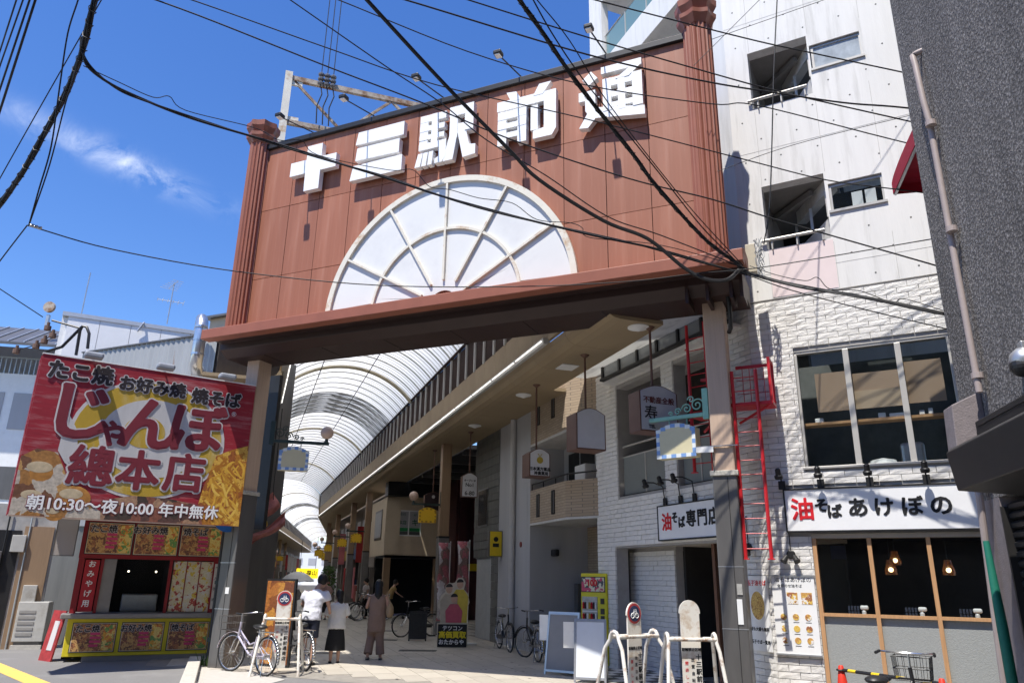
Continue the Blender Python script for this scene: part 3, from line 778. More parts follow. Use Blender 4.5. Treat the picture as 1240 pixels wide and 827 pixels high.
def bracket_sign(label, mtx, ironm, facem, c1, c2, w=0.62, h=0.42, reach=0.95, globe=True, simple=False, group=None, glob=0.15):
    """arm along -x from the origin at a post; sign hangs under it"""
    t = thing('bracket_sign', label, 'sign', mtx, group)
    MB().box(-0.0, 0.10, -0.035, 0.035, -0.08, 0.42).build('wall_plate', ironm, t, bev=0.008)
    MB().box(-reach, 0.0, -0.03, 0.03, -0.03, 0.035).build('arm', ironm, t, bev=0.01)
    if not simple:
        mb = MB()
        for cx, cz, r, sg, tn in ((-0.10, 0.17, 0.11, 1, 1.6), (-0.28, 0.13, 0.085, -1, 1.5), (-0.44, 0.10, 0.06, 1, 1.4), (-0.2, 0.27, 0.06, -1, 1.3), (-0.56, 0.075, 0.04, -1, 1.2)):
            mb.tube(scroll_pts((cx, cz), r, tn, sg), 0.012, 5)
        mb.build('scroll_work', ironm, t, smooth=True)
    # sign body with arched top, chequered border
    x1 = -reach * 0.10 - 0.02; x0 = x1 - w; zt = -0.14; zb = zt - h
    top = [(x1, zt - 0.06)] + [(x1 - w * i / 8, zt - 0.06 + 0.10 * math.sin(math.pi * i / 8)) for i in range(1, 8)] + [(x0, zt - 0.06)]
    poly = [(x0, zb), (x1, zb)] + top
    body = MB().prism(poly, -0.09, 0.09).build('sign_box', facem, t, bev=0.006)
    for px_ in (x0 + w * 0.3, x0 + w * 0.75):
        MB().tube([(px_, 0, zt + 0.02), (px_, 0, -0.02)], 0.010, 6).build('hanger', ironm, body)
    for yy in (-0.092,) if simple else (-0.092, 0.092):
        mbs = (MB(), MB())
        nx = 8; bw = w / nx
        for i in range(nx):
            for zz in (zb, None):
                z0 = zb if zz is not None else zt - 0.06 - 0.07 + 0.10 * math.sin(math.pi * (i + 0.5) / nx)
                mbs[i % 2].box(x0 + i * bw, x0 + (i + 1) * bw - 0.001, yy - 0.003, yy + 0.003, z0 + 0.003, z0 + 0.062)
        nz = 5; bh = (h - 0.17) / nz
        for i in range(nz):
            for xx in (x0, x1 - 0.062):
                mbs[(i + 1) % 2].box(xx + 0.003, xx + 0.059, yy - 0.003, yy + 0.003, zb + 0.066 + i * bh, zb + 0.066 + (i + 1) * bh)
        mbs[0].build('border_checks', c1, body)['kind'] = 'stuff'; mbs[1].build('border_checks', c2, body)['kind'] = 'stuff'
    if globe:
        MB().tube([(-reach + 0.06, 0, 0.03), (-reach + 0.06, 0, 0.12)], [0.045, 0.025], 8).build('lamp_holder', ironm, t)
        MB().sphere((-reach + 0.06, 0, 0.10 + glob), glob, 20, 14).build('lamp_globe', m_globe, t, smooth=True)
    return t
# right gate post: pale green scroll bracket, cream sign
P = GATE.loc(GATE.w(9.46, 0.05))
bracket_sign('cream bracket sign with blue chequered border on a pale green scroll arm', GATE.mat(9.36, 0.05, 4.22, R(-14)), m_verd, m_signcream, m_check1, m_check2, w=0.68, h=0.52, reach=1.0, globe=False)
# left gate post: dark bracket with globe
bracket_sign('bracket sign with blue chequered border and a round globe lamp near the kiosk banner', GATE.mat(0.50, 0.30, 4.35, R(180 + 38)), m_dkiron, m_signcream, m_check1, m_check2, w=0.60, h=0.46, reach=1.12, globe=True, glob=0.135)
m_ychk = M('check_ochre', (0.40, 0.22, 0.02), 0.5, 0.05)
for i, (x, y, z) in enumerate([(6.08, 7.75, 3.95), (6.03, 24.1, 3.95), (6.03, 30.2, 3.95), (6.18, 39.7, 3.95)]):
    bracket_sign('yellow bracket sign with a globe lamp on the column by the cream building' if i == 0 else 'yellow bracket sign with globe lamp on a column deep in the arcade', ARC.mat(x, y, z, R(-6)), m_dkiron, m_signyel, m_signyel, m_ychk, w=0.56, h=0.44, reach=0.92, simple=True, group=None if i == 0 else 'yellow bracket signs on the right')
for i in range(4):
    bracket_sign('yellow bracket sign on the right of the arcade beyond the bend', ARC2.mat(3.05, 4.0 + i * 8.2, 3.9), m_dkiron, m_signyel, m_signyel, m_ychk, w=0.7, h=0.5, reach=0.9, simple=True, group='yellow signs beyond the bend, right', glob=0.2)
    bracket_sign('yellow bracket sign on the left of the arcade beyond the bend', ARC2.mat(-3.2 + 1.1, 3.6 + i * 8.2, 3.9) , m_dkiron, m_signyel, m_signyel, m_ychk, w=0.7, h=0.5, reach=1.0, simple=True, group='yellow signs beyond the bend, left', glob=0.2)

# ---------------------------------------------------------------- light boxes hanging from the eaves
m_lbface = M('lightbox_face', (0.60, 0.60, 0.61), 0.35, 0.05)
m_lbside = M('lightbox_brown', (0.13, 0.065, 0.045), 0.5, 0.1)
def lightbox(label, x, y, drop, w, h, dep, rz, lines=(), emblem=None, facem=None, sidem=None):
    t = thing('hanging_sign', label, 'sign', ARC.mat(x, y, 5.95, rz))
    MB().tube([(0, 0, -drop), (0, 0, -0.005)], 0.022, 8).build('rod', m_lbside, t)
    MB().lathe([(0.03, -0.06), (0.08, -0.02), (0.09, -0.001)], 12).build('ceiling_rose', m_lbside, t)
    zt = -drop; zb = zt - h
    def prof(i): return [(-w / 2 + i, zb + i), (w / 2 - i, zb + i), (w / 2 - i, zt - 0.12)] + [(w / 2 - i - (w - 2 * i) * k / 10, zt - 0.12 + (0.12 - i * 0.6) * math.sin(math.pi * k / 10)) for k in range(1, 10)] + [(-w / 2 + i, zt - 0.12)]
    b = MB().prism(prof(0), -dep / 2, dep / 2).build('case', sidem or m_lbside, t)
    MB().prism(prof(0.025), -dep / 2 - 0.006, -dep / 2 - 0.001).build('face', facem or m_lbface, t)
    for (s_, sz, xx, zz, mm) in lines:
        text(s_, sz, mm, t, T(xx, -dep / 2 - 0.009, zb + zz * h), ext=0.002, bold=0.003)
    if emblem:
        mb = MB()
        mb.disc((0, zb + emblem * h), 0.075, -dep / 2 - 0.012, -dep / 2 - 0.007, 20)
        mb.tube([(-0.05, -dep / 2 - 0.01, zb + emblem * h + 0.14), (0, -dep / 2 - 0.01, zb + emblem * h + 0.08), (0.05, -dep / 2 - 0.01, zb + emblem * h + 0.14)], 0.008, 5)
        mb.build('emblem', M('gold_emblem', (0.42, 0.30, 0.04), 0.4, 0.2, scale=40), t)
    return t
rzc = R(2)
lightbox('blank white light box hanging on a rod from the beige eave', 6.21, -3.37, 1.12, 0.62, 0.80, 0.44, rzc)
lightbox('white hanging sign with gold emblem above two rows of characters', 6.17, -0.79, 1.50, 0.50, 0.62, 0.42, rzc, [('日本漢方薬品', 0.085, 0, 0.26, m_ink), ('神農薬局', 0.085, 0.03, 0.11, m_ink)], 0.58)
lightbox('grey hanging property sign partly behind the cream bracket sign', 6.56, -5.35, 1.10, 0.74, 0.80, 0.36, rzc, [('不動産全般', 0.12, 0.0, 0.66, M('maroon_ink', (0.10, 0.02, 0.02), 0.5)), ('寿', 0.26, -0.16, 0.37, m_ink), ('TEL', 0.08, -0.15, 0.10, m_ink)], None, M('lightbox_grey', (0.42, 0.43, 0.45), 0.4, 0.05))
lightbox('small white hanging price sign in front of the slate building', 6.37, 5.36, 1.25, 0.50, 0.72, 0.12, rzc, [('No1', 0.15, 0, 0.50, m_ink), ('6-80', 0.17, 0, 0.16, m_ink), ('オープン 2F', 0.07, 0, 0.68, m_ink)])
lightbox('dark maroon hanging sign with small white disc', 6.15, 9.12, 1.45, 0.62, 0.62, 0.14, rzc, [('●', 0.14, 0, 0.72, M('faded_ink', (0.42, 0.40, 0.38), 0.6))], None, M('maroon_sign', (0.03, 0.016, 0.016), 0.5))
# ---------------------------------------------------------------- walls and bricks
def wall(x0, x1, z0, z1, holes, y0, y1):
    """wall slab in the xz plane with rectangular holes, as butted boxes"""
    xs = sorted(set([x0, x1] + [c for h in holes for c in (h[0], h[1]) if x0 < c < x1]))
    mb = MB()
    for a, b in zip(xs, xs[1:]):
        m = (a + b) / 2; cuts = sorted([(max(h[2], z0), min(h[3], z1)) for h in holes if h[0] < m < h[1] and h[3] > z0 and h[2] < z1])
        z = z0
        for c0, c1 in cuts:
            if c0 > z + 1e-4: mb.box(a, b, y0, y1, z, c0)
            z = max(z, c1)
        if z < z1 - 1e-4: mb.box(a, b, y0, y1, z, z1)
    return mb
def brick_layout(x0, x1, z0, z1, holes, bw, bh, g=0.008):
    out = []
    n = int((z1 - z0) / bh)
    for r in range(n):
        a, b = z0 + r * bh, z0 + (r + 1) * bh
        segs = [(x0, x1)]
        for h in holes:
            if h[2] < b - 0.01 and h[3] > a + 0.01:
                ns = []
                for s0, s1 in segs:
                    if h[1] <= s0 or h[0] >= s1: ns.append((s0, s1)); continue
                    if h[0] > s0: ns.append((s0, h[0]))
                    if h[1] < s1: ns.append((h[1], s1))
                segs = ns
        off = (0.5 if r % 2 else 0.0) * bw
        for s0, s1 in segs:
            c = x0 - bw + off
            while c < s1:
                p, q = max(c, s0), min(c + bw, s1)
                if q - p > 0.035: out.append((p + g / 2, q - g / 2, a + g / 2, b - g / 2))
                c += bw
    return out
def brick_variant(depth, rough, seed):
    """split-face brick: front split into a 3 x 2 grid with uneven depth, unit size"""
    rg = random.Random(seed); nx, nz = 3, 2
    vs = []; fs = []
    for k in range(nz + 1):
        for i in range(nx + 1):
            e = (i in (0, nx)) or (k in (0, nz))
            vs.append((i / nx, -rg.uniform(0, rough) * (0.35 if e else 1.0), k / nz))
    for k in range(nz):
        for i in range(nx):
            a = k * (nx + 1) + i; fs.append((a, a + 1, a + nx + 2, a + nx + 1))
    o = len(vs); vs += [(0, depth, 0), (1, depth, 0), (1, depth, 1), (0, depth, 1)]
    W_ = nx + 1
    fs += [tuple(list(range(nx, -1, -1)) + [o, o + 1]), tuple([nz * W_ + i for i in range(W_)] + [o + 2, o + 3])]
    fs += [tuple([k * W_ for k in range(nz + 1)] + [o + 3, o]), tuple([k * W_ + nx for k in range(nz, -1, -1)] + [o + 1, o + 2])]
    mb = MB(); mb.add(vs, fs); return mb
def lay_bricks(root, local, layout, mat, limit, rough=0.012, depth=0.03):
    vars_ = [brick_variant(depth, rough, 100 + i) for i in range(7)]
    ms = [v.mesh('brick', mat) for v in vars_]
    rest = MB()
    for k, (a, b, c, d_) in enumerate(layout):
        i = random.randrange(7); jit = random.uniform(-0.003, 0.002)
        if k < limit:
            inst(ms[i], 'brick', root, local @ Matrix.Translation((a, jit, c)) @ Matrix.Diagonal((b - a, 1, d_ - c, 1)))
        else:
            rest.add([(a + v[0] * (b - a), v[1] + jit, c + v[2] * (d_ - c)) for v in vars_[i].v], vars_[i].f)
    if rest.v:
        rest.build('brickwork', mat, root, local)['kind'] = 'stuff'

m_brick = M('white_split_brick', (0.80, 0.78, 0.745), 0.8, 0.05, scale=7, rnd=0.08, dirt=(0.56, 0.53, 0.48), dscale=2.2, dlo=0.58, dhi=0.8, bump=0.6, bscale=55)
m_mortar = M('mortar', (0.36, 0.345, 0.33), 0.9, 0.1)
m_frame = M('window_frame_alu', (0.50, 0.48, 0.44), 0.4, 0.05, metal=0.2)
m_wood = M('pale_wood', (0.48, 0.27, 0.13), 0.55, 0.15, stretch=(8, 8, 0.5))
m_greypanel = M('grey_textured_panel', (0.30, 0.31, 0.30), 0.7, 0.08, scale=30, bump=0.25, bscale=80)
m_blind = M('brown_blind', (0.36, 0.25, 0.17), 0.7, 0.05, scale=2)
m_concshade = M('shade_toned_concrete', (0.22, 0.21, 0.20), 0.8, 0.1)  # darker copy of the concrete; recess shade is put into its colour
m_pink = M('pale_pink_paint', (0.78, 0.66, 0.65), 0.7, 0.03)
m_winglass = GLASS('window_glass', (0.035, 0.045, 0.05), 0.03, 0.05)
m_cglass = GLASS('balcony_glass', (0.20, 0.33, 0.34), 0.08, 0.72)

WX = Frame(WF.o, -68)       # arcade face read from the arcade: x towards the street corner
XE = 5.28
wb = thing('white_building', 'white corner building with split-face brick below and bare concrete above', 'building', WS.mat())
LX = WS.mat().inverted() @ WX.mat()
I4 = Matrix.Identity(4)
# street face --------------------------------------------------
HS = [(0.66, 2.83, 3.38, 5.22), (0.64, 3.3, 0.0, 2.36)]
wall(0.02, 6.0, 0, 6.18, HS, 0.02, 0.28).build('street_wall', m_mortar, wb)
lay_s = brick_layout(0.0, 3.4, 0.0, 6.16, HS + [(0.34, 3.5, 2.42, 3.04)], 0.30, 0.0945)
lay_s.sort(key=lambda t: t[0] > 3.05)
lay_bricks(wb, I4, lay_s, m_brick, 230)
HC = [(0.40, 1.43, 9.86, 11.07), (1.46, 2.28, 10.33, 10.84), (0.42, 1.43, 7.07, 8.27), (1.48, 2.29, 7.55, 8.05), (0.40, 1.43, 12.66, 13.87), (1.46, 2.28, 13.13, 13.64)]
wall(0.0, 6.0, 6.18, 17.2, HC, 0.0, 0.22).build('upper_wall', m_conc, wb)
jm = M('concrete_joint', (0.48, 0.47, 0.45), 0.8, 0.05)
for x in (0.43, 1.455, 2.31, 3.2):
    for z0, z1 in ((6.2, 7.0), (8.3, 9.8), (11.1, 12.6)):
        MB().box(x, x + 0.007, -0.0025, 0.01, z0, z1).build('joint', jm, wb)
for z in (8.98, 6.62, 11.75):
    MB().box(0.01, 5, -0.0025, 0.01, z, z + 0.006).build('joint', jm, wb)
th = MB()
for i in range(14):
    for j in range(26):
        x, z = 0.2 + i * 0.30, 6.35 + j * 0.41
        if any(h[0] - 0.06 < x < h[1] + 0.06 and h[2] - 0.06 < z < h[3] + 0.06 for h in HC): continue
        if (i + j) % 2 == 0: th.disc((x, z), 0.015, -0.002, 0.004, 8)
th.build('tie_holes', M('tie_hole', (0.12, 0.12, 0.115), 0.9), wb)['kind'] = 'stuff'
MB().box(0.44, 1.45, -0.006, 0.02, 6.2, 7.05).build('pink_panel', m_pink, wb)
# cut-in balconies with a slanting window wall
for zb in (7.07, 9.86, 12.66):
    zt = zb + 1.2
    dg = [(1.44, 0.2), (0.80, 1.25), (0.95, 1.3), (1.6, 0.25)]
    wl = MB()
    for z0, z1 in ((zb - 0.9, zb + 0.48), (zb + 0.95, zt + 0.02)): wl.prism(dg, z0, z1, 'xy')
    bal = wl.build('balcony_wall', m_conc, wb)
    d0, d1 = Vector((1.43, 0.21, 0)), Vector((0.79, 1.24, 0))
    g = MB().add([tuple(d0 + Vector((0, 0, zb + 0.48))), tuple(d1 + Vector((0, 0, zb + 0.48))), tuple(d1 + Vector((0, 0, zb + 0.95))), tuple(d0 + Vector((0, 0, zb + 0.95)))], [(0, 1, 2, 3)])
    g.build('window_pane', m_winglass, bal)
    for q in (0.0, 0.5, 1.0):
        p = d0.lerp(d1, q); MB().bar((p.x - 0.01, p.y - 0.01, zb + 0.48), (p.x - 0.01, p.y - 0.01, zb + 0.95), 0.045).build('window_frame', m_frame, bal)
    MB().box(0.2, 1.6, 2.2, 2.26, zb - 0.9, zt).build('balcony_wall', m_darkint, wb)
    MB().box(0.30, 0.399, 0.22, 2.2, zb - 0.9, zt).build('balcony_wall', m_concshade, wb)
    MB().box(0.25, 1.6, 0.22, 2.26, zt, zt + 0.1).build('balcony_ceiling', m_concshade, wb)  # coloured darker than the facade concrete to deepen the balcony shade
    MB().bar((0.42, 1.15, zt - 0.10), (1.18, 0.42, zt - 0.10), 0.08, 0.10).build('beam', m_concshade, bal)
    MB().tube([(0.34, -0.05, zb + 0.15), (1.35, -0.05, zb + 0.15)], 0.028, 8).build('rail', m_frame, bal)
    for x in (0.50, 0.9, 1.30): MB().box(x, x + 0.02, -0.05, 0.06, zb - 0.02, zb + 0.14).build('rail_post', m_frame, bal)
    z0 = zb + 0.47; xa, xb = (1.48, 2.29)
    fr = MB()
    fr.box(xa - 0.03, xb + 0.03, -0.03, 0.06, z0 - 0.03, z0 + 0.012); fr.box(xa, xb, 0.03, 0.08, z0 + 0.45, z0 + 0.48); fr.box(xa, xa + 0.04, 0.03, 0.08, z0 + 0.012, z0 + 0.45); fr.box(xb - 0.03, xb, 0.03, 0.08, z0 + 0.012, z0 + 0.45)
    wn = fr.build('window', m_frame, wb)
    MB().box(xa + 0.04, xb - 0.03, 0.05, 0.058, z0 + 0.012, z0 + 0.45).build('pane', M('frosted_window', (0.40, 0.44, 0.47), 0.12, 0.25, scale=5) if zb > 8 else m_winglass, wn)
    MB().box(xa + 0.02, xb - 0.02, 0.5, 0.54, z0 - 0.1, z0 + 0.55).build('room_back', m_darkint, wn)
    if zb < 8:
        for k in range(2):
            MB().box(xa + 0.33 + k * 0.2, xa + 0.49 + k * 0.2, 0.066, 0.072, z0 + 0.06, z0 + 0.30).build('paper', m_white, wn)
# first-floor window
fr = MB()
fr.box(0.63, 2.86, -0.03, 0.12, 3.345, 3.385); fr.box(0.66, 2.83, 0.03, 0.12, 5.18, 5.22); fr.box(0.66, 0.70, 0.03, 0.12, 3.385, 5.18); fr.box(2.79, 2.83, 0.03, 0.12, 3.385, 5.18)
for x in (1.375, 2.10): fr.box(x, x + 0.085, 0.005, 0.12, 3.385, 5.18)
w1 = fr.build('window', m_frame, wb, bev=0.006)
for x0, x1, zb in ((0.70, 1.375, 4.30), (1.46, 2.10, 4.22), (2.185, 2.79, 4.34)):
    MB().box(x0, x1, 0.065, 0.073, 3.385, 5.18).build('pane', m_winglass, w1)
MB().box(0.92, 1.375, 0.14, 0.15, 4.24, 4.86).build('blind', m_blind, w1)
MB().box(1.46, 2.10, 0.14, 0.15, 4.24, 4.80).build('blind', m_blind, w1)
MB().box(1.46, 2.10, 0.125, 0.135, 4.24, 4.52).build('blind', M('pale_blind', (0.46, 0.34, 0.23), 0.7, 0.05), w1)
MB().box(2.18, 2.68, 0.14, 0.15, 4.26, 4.90).build('blind', m_blind, w1)
MB().box(0.68, 2.82, 0.18, 0.42, 4.05, 4.09).build('shelf', m_wood, w1)
for x, ww, hh in ((0.85, 0.12, 0.07), (1.75, 0.1, 0.08), (1.9, 0.22, 0.06), (2.3, 0.07, 0.07), (2.42, 0.06, 0.09)):
    MB().box(x, x + ww, 0.2, 0.3, 4.091, 4.09 + hh).build('shelf_item', m_white, w1, bev=0.01)
MB().box(1.97, 2.30, 0.5, 0.7, 3.4, 3.75).build('chair_back', m_steel, w1, bev=0.05)
MB().lathe([(0.20, 0), (0.18, 0.06), (0.02, 0.10)], 20, (1.72, 0.45)).build('lamp', m_white, w1, T(0, 0, 3.42))
MB().box(0.5, 3.2, 1.3, 1.34, 3.3, 5.3).build('room_back', M('room_dim', (0.10, 0.11, 0.11), 0.8, 0.2), w1)
# noodle shop front
sf = thing('t', None, None, I4); sf.name = 'shop_front'; sf.parent = wb
box('lintel', M('lintel_beige', (0.42, 0.37, 0.31), 0.6, 0.08), sf, 0.64, 3.3, 0.0, 0.2, 2.33, 2.395)
for x in (0.645, 1.385, 2.135, 2.88): box('wood_post', m_wood, sf, x, x + 0.055, -0.01, 0.10, 0.0, 2.329)
for x0, x1 in ((0.70, 1.385), (1.44, 2.135), (2.19, 2.88)):
    box('glass_pane', m_glassdark, sf, x0, x1, 0.04, 0.048, 1.29, 2.329)
    box('lower_panel', m_greypanel, sf, x0, x1, 0.03, 0.07, 0.0, 1.245)
    box('sill', m_wood, sf, x0, x1, -0.02, 0.10, 1.246, 1.289)
box('counter', m_wood, sf, 0.7, 2.9, 0.11, 0.45, 1.18, 1.24)
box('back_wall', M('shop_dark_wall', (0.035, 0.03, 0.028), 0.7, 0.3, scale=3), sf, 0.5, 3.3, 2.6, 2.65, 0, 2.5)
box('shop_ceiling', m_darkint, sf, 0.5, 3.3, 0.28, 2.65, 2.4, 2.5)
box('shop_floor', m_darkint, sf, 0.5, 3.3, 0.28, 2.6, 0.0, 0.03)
box('wall_poster', M('poster_blue', (0.03, 0.04, 0.09), 0.5), sf, 0.78, 1.0, 0.9, 0.92, 2.06, 2.26)
for x in (1.12, 1.86, 2.52):
    k = thing('condiment_tray', 'black condiment tray with white bottle on the shop counter behind glass', 'condiments', WS.mat(x, 0.26, 1.24), 'condiment trays on the noodle shop counter')
    MB().box(-0.12, 0.05, -0.06, 0.06, 0.0, 0.02).build('tray', m_steel, k)
    mb = MB()
    for q in range(4):
        for r_ in range(2): mb.box(-0.11 + q * 0.04, -0.085 + q * 0.04, -0.03, 0.03, 0.021 + r_ * 0.07, 0.08 + r_ * 0.07)
    mb.build('spice_jars', M('spice_jar', (0.05, 0.06, 0.09), 0.3, 0.5, scale=40), k)
    MB().lathe([(0.03, 0.0), (0.03, 0.08), (0.012, 0.10)], 10, (0.095, 0)).build('bottle', m_white, k)
    MB().box(0.05, 0.16, -0.03, 0.03, 0.10, 0.16).build('spray_head', m_white, k, bev=0.02)
for x, y, z in ((1.62, 0.55, 1.90), (2.36, 0.55, 1.90), (1.66, 1.25, 2.05)):
    pl = thing('pendant_lamp', 'small glass pendant lamp with a glowing bulb inside the noodle shop', 'lamp', WS.mat(x, y, z), 'pendant lamps in the noodle shop')
    MB().tube([(0, 0, 0.14), (0, 0, 2.4 - z)], 0.006, 5).build('cord', m_black, pl)
    MB().lathe([(0.085, -0.07), (0.085, 0.0), (0.055, 0.08), (0.05, 0.14)], 16).build('shade', GLASS('amber_glass', (0.30, 0.13, 0.05), 0.1, 0.45), pl, smooth=True)
    MB().sphere((0, 0, 0.0), 0.034, 10, 8).build('bulb', EM('bulb_glow', (1.0, 0.72, 0.35), 6.0), pl)
# shop sign on the street face
m_signlit = M('sign_white_panel', (0.80, 0.80, 0.80), 0.35, 0.03)
def board(label, mtx, w, h, chars, dep=0.10):
    t = thing('shop_sign', label, 'sign', mtx)
    MB().box(0.022, w - 0.022, -dep + 0.012, 0, 0.022, h - 0.022).build('panel', m_signlit, t)
    fr = MB(); fr.box(0, w, -dep, 0, 0, 0.022); fr.box(0, w, -dep, 0, h - 0.022, h); fr.box(0, 0.022, -dep, 0, 0.022, h - 0.022); fr.box(w - 0.022, w, -dep, 0, 0.022, h - 0.022)
    fr.build('frame', m_black, t)
    for ch, x, z, sz, mm in chars:
        text(ch, sz, mm, t, T(x, -dep + 0.006, z), ext=0.003, bold=0.009, sx=1.0)
    return t
board('long white sign with a red first character and brush lettering over the noodle shop', WS.mat(0.31, 0.0, 2.415), 2.95, 0.64,
      [('油', 0.26, 0.31, 0.34, m_redink), ('そ', 0.53, 0.37, 0.21, m_ink), ('ば', 0.70, 0.28, 0.21, m_ink), ('あ', 1.02, 0.32, 0.29, m_ink), ('け', 1.36, 0.32, 0.28, m_ink), ('ぼ', 1.72, 0.32, 0.29, m_ink), ('の', 2.08, 0.32, 0.30, m_ink)])
board('white sign with a red first character on the arcade side of the white building', WX.mat(2.43, 0.0, 2.40), 2.0, 0.64,
      [('油', 0.30, 0.31, 0.33, m_redink), ('そ', 0.56, 0.38, 0.21, m_ink), ('ば', 0.77, 0.29, 0.21, m_ink), ('専', 1.06, 0.33, 0.30, m_ink), ('門', 1.38, 0.33, 0.30, m_ink), ('店', 1.70, 0.33, 0.30, m_ink)])
# little spotlights over the signs
def spot(label, mtx, reach, rise, group):
    t = thing('sign_spotlight', label, 'spotlight', mtx, group)
    MB().box(-0.05, 0.05, -0.03, 0.0, 0.0, 0.13).build('mount', m_black, t, bev=0.005)
    MB().tube([(0, -0.02, 0.1), (0, -0.05, rise), (0, -reach * 0.6, rise + 0.06), (0, -reach, rise + 0.05)], 0.012, 6).build('arm', m_black, t, smooth=True)
    MB().lathe([(0.05, -0.02), (0.062, 0.0), (0.062, 0.035), (0.042, 0.05), (0.04, 0.13), (0.02, 0.15)], 14).build('lamp_head', m_black, t, T(0, -reach, rise - 0.03, rx=R(18)), smooth=True)
    return t
for x in (0.30, 0.86, 1.53, 2.26):
    spot('black spotlight standing on the long noodle shop sign', WS.mat(x, -0.04, 3.055), 0.22, 0.18, 'spotlights on the long noodle shop sign')
for x in (2.62, 3.12, 3.55):
    spot('black spotlight on a bent arm over the sign on the arcade side', WX.mat(x, -0.02, 3.05), 0.42, 0.34, 'spotlights over the arcade side sign')
# posters beside the shop front
m_food = PRINT('food_print', [(0.75, 0.72, 0.68), (0.55, 0.30, 0.08), (0.70, 0.48, 0.10), (0.35, 0.14, 0.06), (0.78, 0.76, 0.72)], 16)
po = thing('menu_poster', 'large white menu poster with small food pictures beside the noodle shop window', 'poster', WS.mat(0.02, -0.035, 0.72))
box('sheet', M('poster_white', (0.80, 0.80, 0.79), 0.5, 0.03), po, 0, 0.60, -0.004, 0.02, 0, 1.07)
box('top_rail', m_steel, po, -0.02, 0.61, -0.02, 0.02, 1.065, 1.085); box('bottom_rail', m_steel, po, -0.02, 0.61, -0.02, 0.02, -0.02, 0.0)
for r_ in range(3):
    for c in range(3 if r_ else 3):
        MB().disc((0.13 + c * 0.17, 0.50 - r_ * 0.16), 0.045, -0.009, -0.0045, 14).build('food_picture', m_food, po)
        MB().box(0.09 + c * 0.17, 0.17 + c * 0.17, -0.007, -0.0045, 0.425 - r_ * 0.16, 0.432 - r_ * 0.16).build('caption', m_ink, po)
for x0 in (0.2, 0.40): box('food_picture', m_food, po, x0, x0 + 0.15, -0.008, -0.0045, 0.68, 0.84)
text('油そばあけぼの', 0.075, m_ink, po, T(0.3, -0.006, 1.015), ext=0.001)
text('全部のせ油そば', 0.05, m_ink, po, T(0.25, -0.006, 0.93), ext=0.001)
po = thing('menu_poster', 'narrow shaded poster with one noodle bowl and red heading around the corner', 'poster', WX.mat(XE - 0.52, -0.035, 0.72))
box('sheet', MATS['poster_white'], po, 0, 0.47, -0.004, 0.02, 0, 1.07)
MB().disc((0.24, 0.64), 0.17, -0.010, -0.0045, 24, 1, 1.35).build('bowl_rim', m_letter, po)
MB().disc((0.24, 0.64), 0.15, -0.014, -0.0105, 24, 1, 1.35).build('food_picture', PRINT('noodle_print', [(0.55, 0.34, 0.10), (0.65, 0.42, 0.12), (0.40, 0.20, 0.06), (0.7, 0.5, 0.15)], 26), po)
text('玉子油そば', 0.085, m_redink, po, T(0.24, -0.006, 0.96), ext=0.001, bold=0.002)
text('並も大盛も無料', 0.06, m_ink, po, T(0.24, -0.006, 0.30), ext=0.001, bold=0.002)
text('玉子そば一覧表', 0.06, m_ink, po, T(0.24, -0.006, 0.12), ext=0.001, bold=0.002)
for mtx, lb in ((WS.mat(0.33, 0.0, 1.98), 'black wall lamp above the large menu poster'), (WX.mat(XE - 0.42, 0.0, 2.1), 'black wall lamp on a cable beside the red ladder')):
    t = thing('wall_lamp', lb, 'lamp', mtx)
    MB().lathe([(0.065, 0.0), (0.065, 0.02), (0.05, 0.03)], 14).build('base', m_black, t, T(0, 0, 0.12, rx=R(90)))
    for sx in (-1, 1): MB().lathe([(0.03, -0.02), (0.05, 0.09)], 12).build('lamp_head', m_black, t, T(sx * 0.06, -0.08, 0.08, rx=R(150), ry=sx * R(-30)))
    MB().tube([(0, -0.02, 0.13), (0.0, -0.03, 0.5), (0.0, -0.02, 0.6)], 0.008, 5).build('cable', m_black, t)

# arcade face -----------------------------------------------------
HX = [(0.85, 2.62, 3.36, 5.69), (3.02, 4.15, 3.36, 5.69), (0.66, 4.62, 0.0, 2.33)]
wall(-0.05, XE - 0.0, 0, 6.18, HX, 0.03, 0.30).build('arcade_wall', m_mortar, wb, LX)
lay_x = brick_layout(-0.10, XE, 0.0, 6.16, HX + [(2.5, 4.4, 2.45, 3.0)], 0.30, 0.0945)
lay_x.sort(key=lambda t: -t[0])
lay_bricks(wb, LX, lay_x, m_brick, 68)
# pilaster, balcony glass, recess
lay_bricks(wb, LX @ T(0, 0.5, 0), brick_layout(0.40, 2.05, 0.0, 2.32, [], 0.30, 0.0945), m_brick, 0)
box('recess_wall', m_mortar, wb, 0.30, 2.05, 0.535, 0.7, 0, 2.34, mtx=LX)
box('recess_ceiling', M('beige_soffit', (0.46, 0.40, 0.32), 0.7, 0.06), wb, 0.30, 4.9, 0.30, 2.0, 2.335, 2.45, mtx=LX)
box('entrance_back', m_darkint, wb, 0.3, 4.9, 1.9, 1.95, 0, 2.34, mtx=LX)
box('entrance_side', m_darkint, wb, 2.06, 2.12, 0.7, 1.9, 0, 2.34, mtx=LX)
box('door_panel', M('door_black', (0.008, 0.008, 0.009), 0.4), wb, 2.45, 3.0, 1.80, 1.86, 0.9, 1.75, mtx=LX)
box('wood_jamb', M('brown_jamb', (0.14, 0.07, 0.045), 0.5, 0.1), wb, 3.42, 3.50, 0.35, 0.5, 0, 2.33, mtx=LX)
dr = MB(); dr.box(3.55, 4.62, 0.38, 0.44, 2.16, 2.33); dr.box(3.55, 3.66, 0.38, 0.44, 0, 2.16); dr.box(4.52, 4.62, 0.38, 0.44, 0, 2.16); dr.box(3.66, 4.52, 0.38, 0.44, 0, 0.25)
